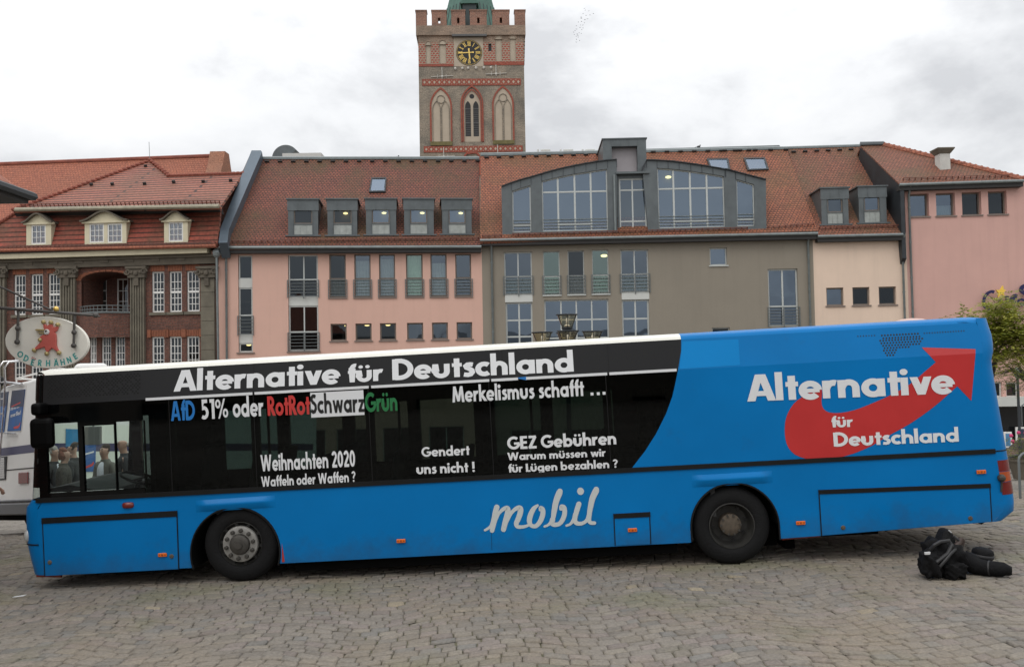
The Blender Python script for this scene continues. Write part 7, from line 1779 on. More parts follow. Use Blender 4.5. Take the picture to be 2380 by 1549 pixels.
# ---- motorhome behind the cab
flat('van_white', (.76, .755, .73), .35, coat=.3, var=.06, vs=1.5)
flat('van_cream', (.72, .75, .66), .4, coat=.2, var=.05)
flat('van_stripe', (.035, .032, .10), .4)
flat('chrome', (.62, .62, .63), .22, metal=.8)
flat('poster_sky', (.008, .09, .30), .45, var=.35, vs=6)
flat('poster_night', (.018, .028, .07), .45, var=.5, vs=9)
flat('poster_cyan', (.01, .20, .42), .45, var=.2, vs=6)
def motorhome():
    c0 = at((84, 1245), 17.3); C0 = place_on(c0.x, c0.y); psi = R(39)
    def slope(d): e = .05; return Vector((d.x, d.y, (gz(C0.x + d.x * e, C0.y + d.y * e) - C0.z) / e)).normalized()
    e1 = slope(Vector((-math.cos(psi), math.sin(psi), 0))); e2 = slope(Vector((math.sin(psi), math.cos(psi), 0))); up = e2.cross(e1).normalized()
    if up.z < 0: up = -up
    T = thing('motorhome', C0, 'white motorhome with rear ladder and purple stripe parked behind the bus cab', 'motorhome')
    W_, L_, H_ = 2.3, 7.0, 3.18
    def P(u, l, h, o=0): return C0 + e1 * u + e2 * l + up * h - e2 * o          # u across the back, l along the side, o proud of the back
    nb = -e2
    def uh(p): q = hit(p, C0, e2.cross(Vector((0, 0, 0))) if False else (e1.cross(up)).normalized()) - C0; return q.dot(e1), q.dot(up)
    ns = e1.cross(Vector((0, 0, 0))) if False else e2.cross(up).normalized()
    def lh(p): q = hit(p, C0, ns) - C0; return q.dot(e2), q.dot(up)
    mb = MB(); prof = [(0.0, .48), (0, H_ - .30), (.05, H_ - .12), (.16, H_ - .03), (.35, H_), (W_ - .35, H_), (W_ - .16, H_ - .03), (W_ - .05, H_ - .12), (W_, H_ - .30), (W_, .48)]
    mb.prism([P(u, 0, h) for u, h in prof], e2 * L_); mb.build('body', MATS['van_white'], T, bevel=.06, bseg=3)
    mb = MB(); mb.obox(P(.03, .1, .28), e1 * (W_ - .06), e2 * (L_ - .3), up * .2); mb.build('chassis', MATS['under'], T)
    def onback(q, name, mat, o=.004, th=.01, par=T, **kw):
        pts = [uh(p) for p in q]; k = MB(); k.prism([P(u, 0, h, o) for u, h in pts], nb * th); return k.build(name, MATS[mat], par, **kw)
    h0 = uh((40, 1045))[1]; k = MB(); k.obox(P(-.004, -.004, h0 - .09), e1 * (W_ + .008), e2 * (L_ * .98), up * .17); k.build('stripe', MATS['van_stripe'], T)
    def s3(x, y): return (x / 5.952, 855.3 + y / 5.952)                       # close survey of the van rear
    def poster(q, split):
        o = onback(q, 'poster', 'poster_sky', .006, .01); top = [q[0], q[1], tuple(q[1][i] + (q[2][i] - q[1][i]) * split for i in (0, 1)), tuple(q[0][i] + (q[3][i] - q[0][i]) * split for i in (0, 1))]
        onback(top, 'poster_picture', 'poster_night', .0165, .002, o)
        return o
    fr = onback([s3(120, 290), s3(370, 235), s3(300, 880), s3(95, 895)], 'rear_window_frame', 'white_wood', .002, .003)
    pp_ = poster([s3(178, 312), s3(356, 290), s3(292, 862), s3(110, 870)], .42); poster([s3(-40, 345), s3(125, 322), s3(60, 885), s3(-80, 890)], .35)
    a, b = uh(s3(150, 580)), uh(s3(290, 530)); sc = .085
    for i, tx in enumerate(('Das Rot der', 'unser Blau!')):
        y0 = 585 + i * 95; a = uh(s3(158, y0)); b = uh(s3(285 + 15 * i, y0 - 45)); k = MB(); tw = text_width(tx)
        letters(k, tx, lambda x, y, l: P(a[0] + (b[0] - a[0]) * x / tw, 0, a[1] + (b[1] - a[1]) * x / tw + y * sc, .018 + l)); k.build('lettering', MATS['letter_white'], pp_, fix=False)
    onback([s3(165, 530), s3(285, 470), s3(300, 460), s3(290, 485), s3(180, 535)], 'arrow_mark', 'letter_red', .017, .002, pp_); onback([s3(200, 810), s3(270, 790), s3(295, 740), s3(285, 800), s3(260, 830), s3(205, 838)], 'arrow_mark', 'letter_red', .017, .002, pp_)
    # ladder
    k = MB()
    for xt, xb in ((120, 62), (200, 88)):
        pts = []
        for x, y, o in ((xb, 1330, .14), (xb + (xt - xb) * .5, 640, .14), (xt - 18, 180, .16), (xt, 0, .20), (xt + 10, -85, .12), (xt + 55, -118, -.2), (xt + 85, -110, -.5)):
            u, h = uh(s3(x, y)); pts.append(P(u, 0, h, o))
        k.tube(pts, .020, 7)
    for y, x0, x1 in ((195, 78, 190), (430, 40, 165), (635, 5, 135), (845, -10, 100), (1057, -10, 95)):
        a, b = uh(s3(x0, y + 8)), uh(s3(x1, y - 5)); k.tube([P(*a[:1], 0, a[1], .14), P(b[0], 0, b[1], .14)], .017, 6)
    k.build('ladder', MATS['chrome'], T, smooth=True)
    k = MB(); a, b = uh(s3(110, 200)), uh(s3(335, 220)); k.tube([P(a[0], 0, a[1], .05), P(b[0], 0, b[1], .05)], .03, 7); a, b = uh(s3(95, 895)), uh(s3(250, 905)); k.tube([P(a[0], 0, a[1], .05), P(b[0], 0, b[1], .05)], .02, 6); k.build('handle_bar', MATS['chrome'], T)
    k = MB(); u, h = uh(s3(30, 185)); k.ball(P(u, 0, h, .1), (.16, .16, .13), 10, 7); k.build('camera_pod', MATS['rubber'], T)
    # louvres, lamp, bumper
    k = MB()
    for i in range(9):
        a, b = uh(s3(-120, 1262 + i * 32)), uh(s3(78, 1250 + i * 32)); k.obox(P(a[0], 0, a[1] - .02, .0), P(b[0], 0, b[1]) - P(a[0], 0, a[1]), nb * .03, up * .045)
    a, b = uh(s3(-125, 1240)), uh(s3(85, 1540)); k2 = MB(); k2.obox(P(b[0], 0, b[1], .002), e1 * (a[0] - b[0]), nb * .012, up * (a[1] - b[1])); g = k2.build('grille', MATS['letter_black'], T); k.build('louvre', MATS['chrome'], g)
    onback([s3(275, 1440), s3(400, 1432), s3(400, 1590), s3(275, 1598)], 'tail_light', 'lamp_red', .004, .03, bevel=.01)
    k = MB(); k.obox(P(-.03, 0, .40), e1 * (W_ + .06), nb * .16, up * .24); k.obox(P(-.03, 0, .66), e1 * (W_ + .06), nb * .10, up * .05); k.build('bumper', MATS['van_grey'], T, bevel=.04)
    k = MB(); h = uh(s3(200, 1405))[1]; k.obox(P(0, 0, h, .001), e1 * W_, nb * .008, up * .02); k.build('trim', MATS['rubber'], T)
    # side wall: posters, cream panel, window
    def onside(q, name, mat, o=.004, th=.01, par=T):
        pts = [lh(p) for p in q]; nn = -e1; k = MB(); k.prism([C0 + e2 * l + up * h + nn * o for l, h in pts], nn * th); return k.build(name, MATS[mat], par)
    onside([S7(100, 330), S7(1500, 345), S7(1500, 1200), S7(100, 1200)], 'side_panel', 'van_cream', .001, .002)
    onside([S7(100, 640), S7(1500, 655), S7(1500, 705), S7(100, 700)], 'stripe', 'van_stripe', .005, .004)
    onside([S7(390, 395), S7(560, 400), S7(560, 640), S7(388, 640)], 'poster', 'poster_cyan', .010, .006)
    po = onside([S7(655, 590), S7(808, 600), S7(798, 985), S7(650, 990)], 'poster', 'poster_sky', .010, .006)
    onside([S7(660, 915), S7(745, 880), S7(770, 845), S7(780, 870), S7(760, 905), S7(662, 945)], 'arrow_mark', 'letter_red', .017, .003, po)
    onside([S7(655, 735), S7(775, 700), S7(776, 722), S7(656, 757)], 'lettering', 'letter_white', .017, .003, po)
    onside([S7(1370, 400), S7(1460, 400), S7(1460, 450), S7(1370, 450)], 'stripe', 'poster_sky', .010, .004)
    for l in (1.0, 5.6):
        for u in (.0, W_ - .22):
            k = MB(); k.lathe(P(u - .01, l, .36), -e1, [(0, 0), (.2, 0), (.22, .02), (.34, .01), (.36, -.03), (.36, -.2), (0, -.2)], 24); k.build('wheel', MATS['tyre'], T, smooth=True)
    # rack and air conditioner on the roof
    k = MB(); zr = H_ + .02
    for a, b in (((.15, .3), (.15, 5)), ((W_ - .15, .3), (W_ - .15, 5))): k.tube([P(a[0], a[1], zr + .18), P(b[0], b[1], zr + .18)], .02, 6)
    for l in (.3, 1.2, 2.1): k.tube([P(.15, l, zr + .18), P(W_ - .15, l, zr + .18)], .02, 6); k.tube([P(.15, l, zr), P(.15, l, zr + .18)], .018, 6); k.tube([P(W_ - .15, l, zr), P(W_ - .15, l, zr + .18)], .018, 6)
    k.build('roof_rack', MATS['white_wood'], T)
    c = at((212, 852), 19.0); k = MB(); k.obox(Vector((c.x - .38, c.y, c.z - .5)), (.62, .3, 0), (-.3, .6, 0), (0, 0, .58)); ac = k.build('air_conditioner', MATS['van_white'], T, bevel=.12, bseg=4)
    k = MB()
    for i in range(10): k.obox(Vector((c.x - .34 + .05 * i, c.y - .012 + .024 * i, c.z - .14)), (.018, .009, 0), (-.01, .02, 0), (0, 0, .12))
    k.build('vent', MATS['rubber'], ac)
flat('van_grey', (.12, .12, .125), .5, metal=.2)
motorhome()

# ---- hanging inn sign on its iron bracket
flat('board_cream', (.84, .81, .72), .55, var=.06, vs=4)
flat('rooster_red', (.56, .12, .095), .55, var=.08, vs=6)
flat('brass', (.46, .36, .16), .45, metal=.3, var=.3, vs=20)
flat('turquoise', (.045, .36, .34), .55, var=.25, vs=8)
flat('sign_pink', (.50, .14, .13), .6)
flat('wrought_iron', (.075, .068, .062), .55, var=.3, vs=8)
def hanging_sign():
    Yd = 13.3; N_ = Vector((0, -1, 0))
    def p6(x, y, o=0): return at(S6(x, y), Yd) + N_ * o
    T = thing('hanging_sign', p6(900, 690), 'oval cream sign with a red rooster in a belled cap, hanging from an iron bracket', 'sign')
    n = 56; mb = MB(); pts = []
    for i in range(n): a = 2 * math.pi * i / n; x = 808 * math.cos(a); y = 500 * math.sin(a); r = R(3.6); pts.append(p6(902 + x * math.cos(r) - y * math.sin(r), 690 + x * math.sin(r) + y * math.cos(r)))
    mb.prism(pts, (0, .07, 0)); mb.build('board', MATS['board_cream'], T, bevel=.01)
    body = [(862, 335), (905, 345), (930, 385), (960, 355), (1000, 330), (1035, 355), (1040, 400), (1095, 385), (1145, 378), (1140, 430), (1110, 475), (1075, 490), (1105, 540), (1110, 640), (1110, 740), (1130, 800), (1165, 868), (1150, 880), (1095, 845), (1030, 795), (985, 835), (945, 880), (920, 870), (900, 820), (888, 775), (800, 805), (710, 835), (690, 805), (760, 730), (830, 670), (850, 625), (800, 600), (800, 580), (840, 550), (900, 540), (885, 500), (890, 440), (865, 400)]
    mb = MB(); mb.prism([p6(x, y, .045) for x, y in body], (0, .043, 0)); mb.build('rooster', MATS['rooster_red'], T, bevel=.012)
    mb = MB()
    for q in ([(705, 448), (740, 430), (890, 440), (900, 470), (740, 465)], [(745, 495), (880, 492), (890, 522), (800, 515)]): mb.prism([p6(x, y, .05) for x, y in q], (0, .047, 0))
    mb.build('beak', MATS['brass'], T)
    mb = MB(); mb.lathe(p6(936, 487, .045), N_, [(0, .022), (.033, .02), (.043, .006), (.043, 0)], 20); e_ = mb.build('eye', MATS['white_wood'], T); mb = MB(); mb.lathe(p6(936, 470, .066), N_, [(0, .012), (.016, .008), (.016, 0)], 12); mb.build('pupil', MATS['stone_dark'], e_)
    for x, y in ((865, 295), (1008, 305), (1140, 345), (800, 640), (685, 838), (928, 905), (1165, 888)):
        mb = MB(); mb.ball(p6(x, y, .035), .034, 12, 8); mb.build('bell', MATS['brass'], T, smooth='all')
    def glyph(tx, cx, cy, ang, h, mat, o=.004):
        mb = MB(); w_ = text_width(tx) - .1; c = p6(cx, cy, o); ex = Vector((math.cos(R(ang)), 0, math.sin(R(ang)))); ez = Vector((-math.sin(R(ang)), 0, math.cos(R(ang))))
        letters(mb, tx, lambda x, y, l: c + ex * (x - w_ / 2) * h + ez * (y - .5) * h + N_ * l, .19); mb.build('lettering', MATS[mat], T, fix=False)
    for tx, x, y, a in (('O', 390, 915, -30), ('D', 508, 995, -22), ('E', 632, 1072, -14), ('R', 772, 1082, -8), ('H', 932, 1088, 0), ('Ä', 1085, 1085, 4), ('H', 1215, 1068, 10), ('N', 1340, 1025, 20), ('E', 1455, 955, 30)): glyph(tx, x, y, a, .095, 'turquoise')
    glyph('D', 632, 988, -12, .036, 'sign_pink'); glyph('i', 662, 992, -12, .036, 'sign_pink'); glyph('e', 688, 1002, -12, .036, 'sign_pink')
    # hangers with their knuckles
    for x0, x1, y0, yk, y1 in ((392, 368, 40, 420, 680), (1476, 1458, 120, 495, 750)):
        mb = MB(); mb.tube([p6(x0, y0, .05), p6((x0 + x1) / 2, yk, .05), p6(x1, y1, .05)], .020, 8)
        for xx, yy in (((x0 + x1) / 2, yk), (x1, y1)): mb.ball(p6(xx, yy, .05), .040, 10, 7)
        mb.build('hanger', MATS['wrought_iron'], T, smooth=True)
    a = p6(-1200, -80, .06); a.x = -8.93; mb = MB(); mb.tube([a, p6(0, 25, .06), p6(1880, 170, .06), p6(1975, 190, .06)], [.026, .026, .022, .008], 8); mb.build('bracket', MATS['wrought_iron'], T, smooth=True)
    b = at(Z6(0, 185), Yd); t_ = at(Z6(500, 405), Yd) + N_ * .06; d = (b - t_); b2 = t_ + d * ((-8.93 - t_.x) / d.x); mb = MB(); mb.tube([b2, t_], .016, 7); mb.build('bracket_stay', MATS['wrought_iron'], T)
    for x, y in ((1125, 45), (1890, 165)): mb = MB(); mb.ball(p6(x, y, .06), .042, 12, 8); mb.build('bracket_ball', MATS['gold'] if x < 1500 else MATS['wrought_iron'], T, smooth='all')
hanging_sign()

# ---- five armed square lamp behind the bus
flat('lamp_iron', (.025, .03, .035), .5, metal=.3)
glazing('lamp_glass', tint=(.74, .69, .57), refl=.035, gcol=(.8, .8, .75), rough=.1)
def square_lamp():
    Yl = 26.0; top = at((1317.5, 731), Yl); X = top.x; g = place_on(X, Yl)
    T = thing('square_lamp', g, 'tall square lamp with five cone shaped glass lanterns behind the bus roof', 'street lamp')
    mb = MB(); mb.lathe(g, (0, 0, 1), [(.16, 0), (.16, .5), (.1, .6), (.075, 1.2), (.06, top.z - g.z - .62), (.03, top.z - g.z - .55)], 14); mb.build('pole', MATS['lamp_iron'], T, smooth=True)
    zl = at((1260, 772), Yl).z; heads = [(Vector((X, Yl, top.z)), True)]
    for k in range(4):
        a = R(88) + k * math.pi / 2; heads.append((Vector((X + .76 * math.sin(a), Yl - .76 * math.cos(a), zl)), False))
    for c, t in heads:
        r1, r0, h = .315, .16, .40; mb = MB()
        pr = [c + Vector((r1 * math.cos(i * math.pi / 14), r1 * math.sin(i * math.pi / 14), 0)) for i in range(29)]; mb.tube(pr, .018, 6, cap=False)
        for i in range(6):
            a = R(30 + 60 * i); mb.tube([c + Vector((r1 * math.cos(a), r1 * math.sin(a), 0)), c + Vector((r0 * math.cos(a), r0 * math.sin(a), -h))], .011, 5)
        mb.lathe(c, (0, 0, 1), [(0, -h - .12), (.05, -h - .12), (r0 + .01, -h - .02), (r0 + .01, -h + .02), (0, -h + .02)], 18); ln = mb.build('lantern', MATS['lamp_iron'], T, smooth=True)
        mb = MB(); mb.lathe(c, (0, 0, 1), [(r0, -h + .02), (r1 - .015, -.004)], 24); mb.build('glass', MATS['lamp_glass'], ln, smooth='all', fix=False)
        mb = MB(); mb.lathe(c, (0, 0, 1), [(0, -h + .03), (.035, -h + .03), (.035, -.12), (.0, -.1)], 12); mb.ball(c + Vector((0, 0, -h + .06)), (.09, .09, .05), 10, 6); mb.build('bulb', MATS['white_wood'], ln, smooth='all')
    for k in range(4):
        a = R(88) + k * math.pi / 2; d = Vector((math.sin(a), -math.cos(a), 0)); mb = MB()
        pts = [Vector((X, Yl, zl - .95)) + d * .05, Vector((X, Yl, zl - 1.0)) + d * .35, Vector((X, Yl, zl - .85)) + d * .65, Vector((X, Yl, zl - .5)) + d * .76]; mb.tube(pts, .025, 7); mb.build('arm', MATS['lamp_iron'], T, smooth=True)
square_lamp()

# ---- young tree at the right, its crown reaching over the bus tail
def leafmat(name, c, c2):
    mt, t, p = nm(name); MATS[name] = mt; l = t.links; at_ = node(t, 'ShaderNodeAttribute', attribute_name='leaf')
    mx = node(t, 'ShaderNodeMix', data_type='RGBA'); mx.inputs['A'].default_value = (*c, 1); mx.inputs['B'].default_value = (*c2, 1); l.new(at_.outputs['Fac'], mx.inputs['Factor']); l.new(mx.outputs['Result'], p.inputs['Base Color'])
    p.inputs['Roughness'].default_value = .6; tr = node(t, 'ShaderNodeBsdfTranslucent'); l.new(mx.outputs['Result'], tr.inputs['Color']); ms = node(t, 'ShaderNodeMixShader'); ms.inputs[0].default_value = .38
    l.new(p.outputs[0], ms.inputs[1]); l.new(tr.outputs[0], ms.inputs[2]); l.new(ms.outputs[0], t.nodes['Material Output'].inputs['Surface'])
leafmat('leaf', (.17, .20, .022), (.42, .42, .075)); flat('bark', (.055, .045, .035), .9, var=.3, vs=12, bump=.4, bs=40)
def leafy(name, parent, tips, rnd, spray=(.25, .45), nl=12, lsize=.05, jit=.5, droop=.15, mat='leaf'):
    vs, fs, tone = [], [], []
    for c, s_, tn in tips:
        for _ in range(s_):
            d = Vector((rnd.gauss(0, 1), rnd.gauss(0, 1), rnd.gauss(0, .38))).normalized(); L_ = rnd.uniform(*spray); p0 = c + Vector((rnd.gauss(0, jit * .5), rnd.gauss(0, jit * .5), rnd.gauss(0, jit * .3)))
            side = d.cross(Vector((0, 0, 1))).normalized(); tv = min(1, max(0, tn + rnd.gauss(0, .2)))
            for k in range(nl):
                f = (k + 1) / nl; q = p0 + d * (L_ * f) - Vector((0, 0, droop * f * f * L_ * 2)); s2 = side if k % 2 else -side
                a = (s2 + d * .5 + Vector((0, 0, rnd.uniform(-.5, .3)))).normalized() * lsize * rnd.uniform(1.2, 2.0); b = a.cross(Vector((rnd.uniform(-.4, .4), rnd.uniform(-.4, .4), 1))).normalized() * lsize * rnd.uniform(.3, .5)
                i0 = len(vs); vs += [tuple(q), tuple(q + a * .5 + b), tuple(q + a), tuple(q + a * .5 - b)]; fs.append((i0, i0 + 1, i0 + 2, i0 + 3)); tone += [tv] * 4
    me = bpy.data.meshes.new(name); me.from_pydata(vs, [], fs); me.materials.append(MATS[mat]); at_ = me.attributes.new('leaf', 'FLOAT', 'POINT'); at_.data.foreach_set('value', tone)
    o = bpy.data.objects.new(name, me); COL.objects.link(o); attach(o, parent); return o
def tree():
    rnd = random.Random(21); Yt = 20.0; b = at((2262, 1000), Yt); g = place_on(b.x, Yt)
    T = thing('honey_locust', g, 'young tree with loose yellow green feathery leaves at the right behind the bus', 'tree')
    fork = at((2318, 815), Yt); mb = MB(); mb.tube([g, g + Vector((.03, .02, 1.2)), fork + Vector((-.16, 0, -.6)), fork], [.09, .075, .06, .045], 9)
    tips = []
    def branch(p, d, L_, r, lev):
        pts = [p]; q = p
        for i in range(4):
            d = (d + Vector((rnd.gauss(0, .16), rnd.gauss(0, .16), rnd.gauss(.02, .10)))).normalized(); q = q + d * L_ / 4; pts.append(q)
        mb.tube(pts, [r, r * .85, r * .7, r * .55, r * .4], 5)
        if lev == 0: tips.append((q, 7, rnd.uniform(.15, .85))); tips.append((pts[2], 4, rnd.uniform(.1, .7))); return
        for i in range(3): branch(pts[2 + i % 3], (d + Vector((rnd.gauss(0, .65), rnd.gauss(0, .65), rnd.gauss(.0, .45)))).normalized(), L_ * .66, r * .55, lev - 1)
    for p_, L_ in (((2300, 760), 1.0), ((2262, 735), 1.15), ((2330, 730), 1.0), ((2372, 735), 1.1), ((2402, 760), 1.2), ((2425, 800), 1.2), ((2345, 770), .8), ((2380, 850), 1.0), ((2275, 800), .8)):
        e_ = at(p_, Yt + rnd.uniform(-1.0, 1.0)); branch(fork + Vector((rnd.gauss(0, .04), 0, rnd.uniform(-.5, .1))), (e_ - fork).normalized(), min((e_ - fork).length * .75, L_ * 1.0), .026, 2)
    mb.build('trunk', MATS['bark'], T, smooth=True)
    leafy('crown', T, [(c_, int(n_ * 1.9), t_) for c_, n_, t_ in tips if c_.z < at((2300, 706), Yt).z or rnd.random() < .12], rnd, spray=(.2, .42), nl=12, lsize=.056, jit=.36)
tree()
def far_tree():
    rnd = random.Random(4); Yt = 30.0; b = at((2405, 900), Yt); g = place_on(b.x, Yt)
    T = thing('dense_tree', g, 'fuller darker green tree further back beyond the feathery young tree', 'tree')
    c = at((2398, 858), Yt); mb = MB(); mb.tube([g, (g + c) / 2, c], [.16, .12, .08], 8)
    tips = []
    for i in range(85):
        v = Vector((rnd.gauss(0, 1), rnd.gauss(0, 1), rnd.gauss(0, .7))); v = v.normalized() * rnd.uniform(.3, 1) ; p = c + Vector((v.x * 1.5, v.y * 1.5, v.z * 1.15)); tips.append((p, 7, rnd.uniform(0, .35)))
        if i % 4 == 0: mb.tube([c - Vector((0, 0, .6)), (c + p) / 2 + Vector((0, 0, .1)), p], [.05, .03, .012], 5)
    mb.build('trunk', MATS['bark'], T, smooth=True); leafy('crown', T, tips, rnd, spray=(.2, .45), nl=10, lsize=.05, jit=.45, mat='leaf_dark')
leafmat('leaf_dark', (.085, .115, .018), (.24, .27, .05)); far_tree()

# ---- cinema sign
flat('sign_navy', (.012, .010, .075), .4); flat('sign_yellow', (.85, .56, .07), .5); flat('sign_white', (.72, .72, .70), .5)
def cinema_sign():
    F = PR; n0 = .22
    c = F.W(*F.uz(T6(850, 420), n0), n0)
    T = thing('cinema_sign', c, 'navy script letters with a yellow star mounted on the dusty pink wall', 'sign')
    def place(x, y, l): u, z = F.uz(T6(x, y), n0); return F.W(u, z, n0 + l)
    ST = [('C', [(722, 292, 44), (690, 282, 40), (640, 300, 40), (600, 340, 40), (576, 400, 40), (572, 460, 42), (596, 505, 44), (640, 525, 44), (690, 498, 40)]),
          ('i', [(800, 392, 26), (822, 408, 34), (812, 440, 34), (845, 448, 26), (880, 425, 22)]),
          ('n', [(880, 365, 20), (915, 360, 34), (905, 405, 34), (892, 440, 34), (930, 405, 24), (965, 375, 24)]),
          ('e', [(930, 430, 26), (980, 415, 28), (1025, 375, 30), (1045, 340, 30), (1020, 335, 32), (985, 365, 36), (975, 410, 36), (1000, 438, 34), (1060, 430, 28), (1100, 395, 28), (1165, 410, 30), (1230, 395, 30)]),
          ('S', [(1240, 200, 46), (1180, 196, 52), (1130, 220, 52), (1115, 262, 52), (1150, 300, 50), (1210, 330, 50), (1235, 380, 52), (1210, 440, 52), (1150, 470, 48), (1100, 455, 40)]),
          ('swash', [(690, 548, 12), (760, 545, 26), (830, 535, 30), (880, 520, 12)])]
    for nm_, st in ST:
        pts = cat(st, 5); mb = MB(); pen(mb, [(p[0], p[1]) for p in pts], [p[2] for p in pts], place, .10); pen(mb, [(p[0], p[1]) for p in pts], [p[2] for p in pts], place, .0)
        # flanks of the built-up letter
        n = len(pts) - 1; k = len(mb.v) // 2
        for i in range(n):
            for a, b in ((0, 1), (2, 3)): mb.face([mb.v[i * 4 + a], mb.v[i * 4 + b], mb.v[k + i * 4 + b], mb.v[k + i * 4 + a]])
        mb.build('lettering', MATS['sign_navy'], T, fix=False)
    mb = MB(); star = [(838, 198), (850, 258), (882, 262), (850, 296), (858, 340), (812, 325), (768, 372), (776, 310), (735, 262), (798, 262)]
    mb.prism([place(x, y, .06) for x, y in star], F.n * .12); mb.build('star', MATS['sign_yellow'], T)
    a, b = F.uz(T6(915, 640), n0), F.uz(T6(1055, 632), n0); tw = text_width('Der'); k = MB(); kx = (b[0] - a[0]) / tw
    letters(k, 'Der F', lambda x, y, l: F.W(a[0] + x * kx, a[1] + x * kx * .055 + y * .24, n0 + l), .22); k.build('lettering', MATS['sign_white'], T, fix=False)
cinema_sign()
def poster_case(pa, pb, mat, label):
    F = PR; h = F.rect(pa, pb, .2); T = thing('poster_case', F.W((h[0] + h[2]) / 2, h[1], .2), label, 'poster case', 'poster cases beside the cinema entrance')
    mb = MB(); F.box(mb, h[0], h[1], h[2], h[3], .08, .18); f = mb.build('frame', MATS['white_wood'], T, bevel=.02); mb = MB(); F.box(mb, h[0] + .1, h[1] + .1, h[2] - .1, h[3] - .1, .181, .19); mb.build('picture', MATS[mat], f)
    mb = MB()
    for u in (h[0] + .1, h[2] - .16): F.box(mb, u, gz(0, 0) * 0 + h[1] - 1.2, u + .06, h[1], .1, .16)
    mb.build('post', MATS['rail'], T)
poster_case((2333, 1003), (2354, 1040), 'poster_blue', 'white framed poster case with a blue picture, left one by the cinema entrance')
poster_case((2361, 992), (2400, 1030), 'poster_night', 'larger white framed poster case with a dark picture, right one by the cinema entrance')

# ---- street lamp, bollard rack, car and planter right of the bus
def lantern_post():
    Yl = 36.0; t_ = at((2364, 853), Yl); g = place_on(t_.x, Yl); T = thing('lantern_post', g, 'slim grey lantern post standing in front of the cinema at the right edge', 'street lamp'); h = t_.z - g.z
    mb = MB(); mb.lathe(g, (0, 0, 1), [(.11, 0), (.11, .5), (.06, .6), (.05, h - .55), (.03, h - .45)], 12); mb.build('post', MATS['lamp_iron'], T, smooth=True)
    mb = MB(); mb.lathe(g, (0, 0, 1), [(.06, h - .50), (.19, h - .16), (.21, h - .14), (.20, h - .10), (.06, h - .02), (.02, h), (0, h)], 8); mb.build('lantern', MATS['gutter'], T)
lantern_post()
def car():
    Yc = 37.0; p = at((2362, 1090), Yc); g = place_on(p.x + 1.1, Yc); T = thing('parked_car', g, 'dark car parked in front of the cinema at the right edge', 'car')
    pr = [(-2.1, .25), (-2.12, .62), (-1.9, .80), (-1.0, .92), (-.45, 1.38), (.9, 1.42), (1.6, .98), (2.05, .90), (2.1, .3)]
    mb = MB(); mb.prism([g + Vector((x, -.85, z)) for x, z in pr], (0, 1.7, 0)); mb.build('body', MATS['car_dark'], T, bevel=.08, bseg=3)
    mb = MB()
    for q in ([(-.80, .95), (-.38, 1.30), (.18, 1.32), (.18, .95)], [(.24, .95), (.24, 1.32), (.86, 1.34), (1.35, .98)]): mb.prism([g + Vector((x, -.862, z)) for x, z in q], (0, .01, 0))
    mb.build('side_window', MATS['shop_dark'], T)
    for x in (-1.3, 1.3):
        for y in (-.86, .70):
            mb = MB(); mb.lathe(g + Vector((x, y + .16, .32)), (0, -1, 0), [(0, .17), (.18, .17), (.2, .15), (.31, .16), (.32, .12), (.32, 0), (0, 0)], 20); mb.build('wheel', MATS['tyre'], T, smooth=True)
    for x in (-2.05,):
        for y in (-.6, .35): mb = MB(); mb.box((g.x + x - .08, g.y + y, g.z + .6), (g.x + x + .1, g.y + y + .3, g.z + .76)); mb.build('headlight', MATS['lens'], T, bevel=.03)
flat('car_dark', (.012, .014, .017), .3, coat=.4)
car()
hoop = None
for i, (px, yy, lab) in enumerate(((2371, 15.2, 'bent steel bicycle hoop nearest the bus at the right edge'), (2392, 16.2, 'second bent steel bicycle hoop behind the nearest one'))):
    p = at((px, 1150), yy); g = place_on(p.x, yy)
    if hoop is None:
        T = hoop = thing('bicycle_hoop', g, lab, 'bicycle stand', 'steel bicycle hoops right of the bus'); mb = MB()
        pts = [g + Vector((-.0, 0, 0)), g + Vector((0, 0, .68))] + [g + Vector((.38 - .38 * math.cos(a * .314), .1 * a / 10, .68 + .16 * math.sin(a * .314))) for a in range(1, 10)] + [g + Vector((.76, .1, .68)), g + Vector((.76, .1, 0))]
        mb.tube(pts, .022, 8); mb.build('tube', MATS['rail'], T, smooth=True)
    else:
        c = copy_tree(hoop); c.location = g; c['label'] = lab
def planter():
    rnd = random.Random(8); Yp = 27.0; p = at((2378, 1085), Yp); g = place_on(p.x, Yp); T = thing('flower_tub', g, 'dark tub with a leafy shrub and pink flowers beside the cinema entrance', 'plant tub')
    mb = MB(); mb.lathe(g, (0, 0, 1), [(0, 0), (.28, 0), (.4, .55), (.43, .56), (.43, .62), (.38, .62), (.36, .5), (0, .5)], 20); mb.build('tub', MATS['stone_dark'], T)
    leafy('shrub', T, [(g + Vector((rnd.gauss(0, .25), rnd.gauss(0, .25), .9 + rnd.uniform(-.2, .5))), 5, rnd.uniform(0, .5)) for _ in range(24)], rnd, spray=(.15, .3), nl=8, lsize=.045, jit=.3, mat='leaf_dark')
    mb = MB()
    for _ in range(7): mb.ball(g + Vector((rnd.gauss(0, .28), rnd.gauss(0, .28), 1.2 + rnd.uniform(-.2, .3))), .06, 7, 5)
    mb.build('flower', MATS['flower_pink'], T)
flat('flower_pink', (.55, .04, .16), .6); planter()
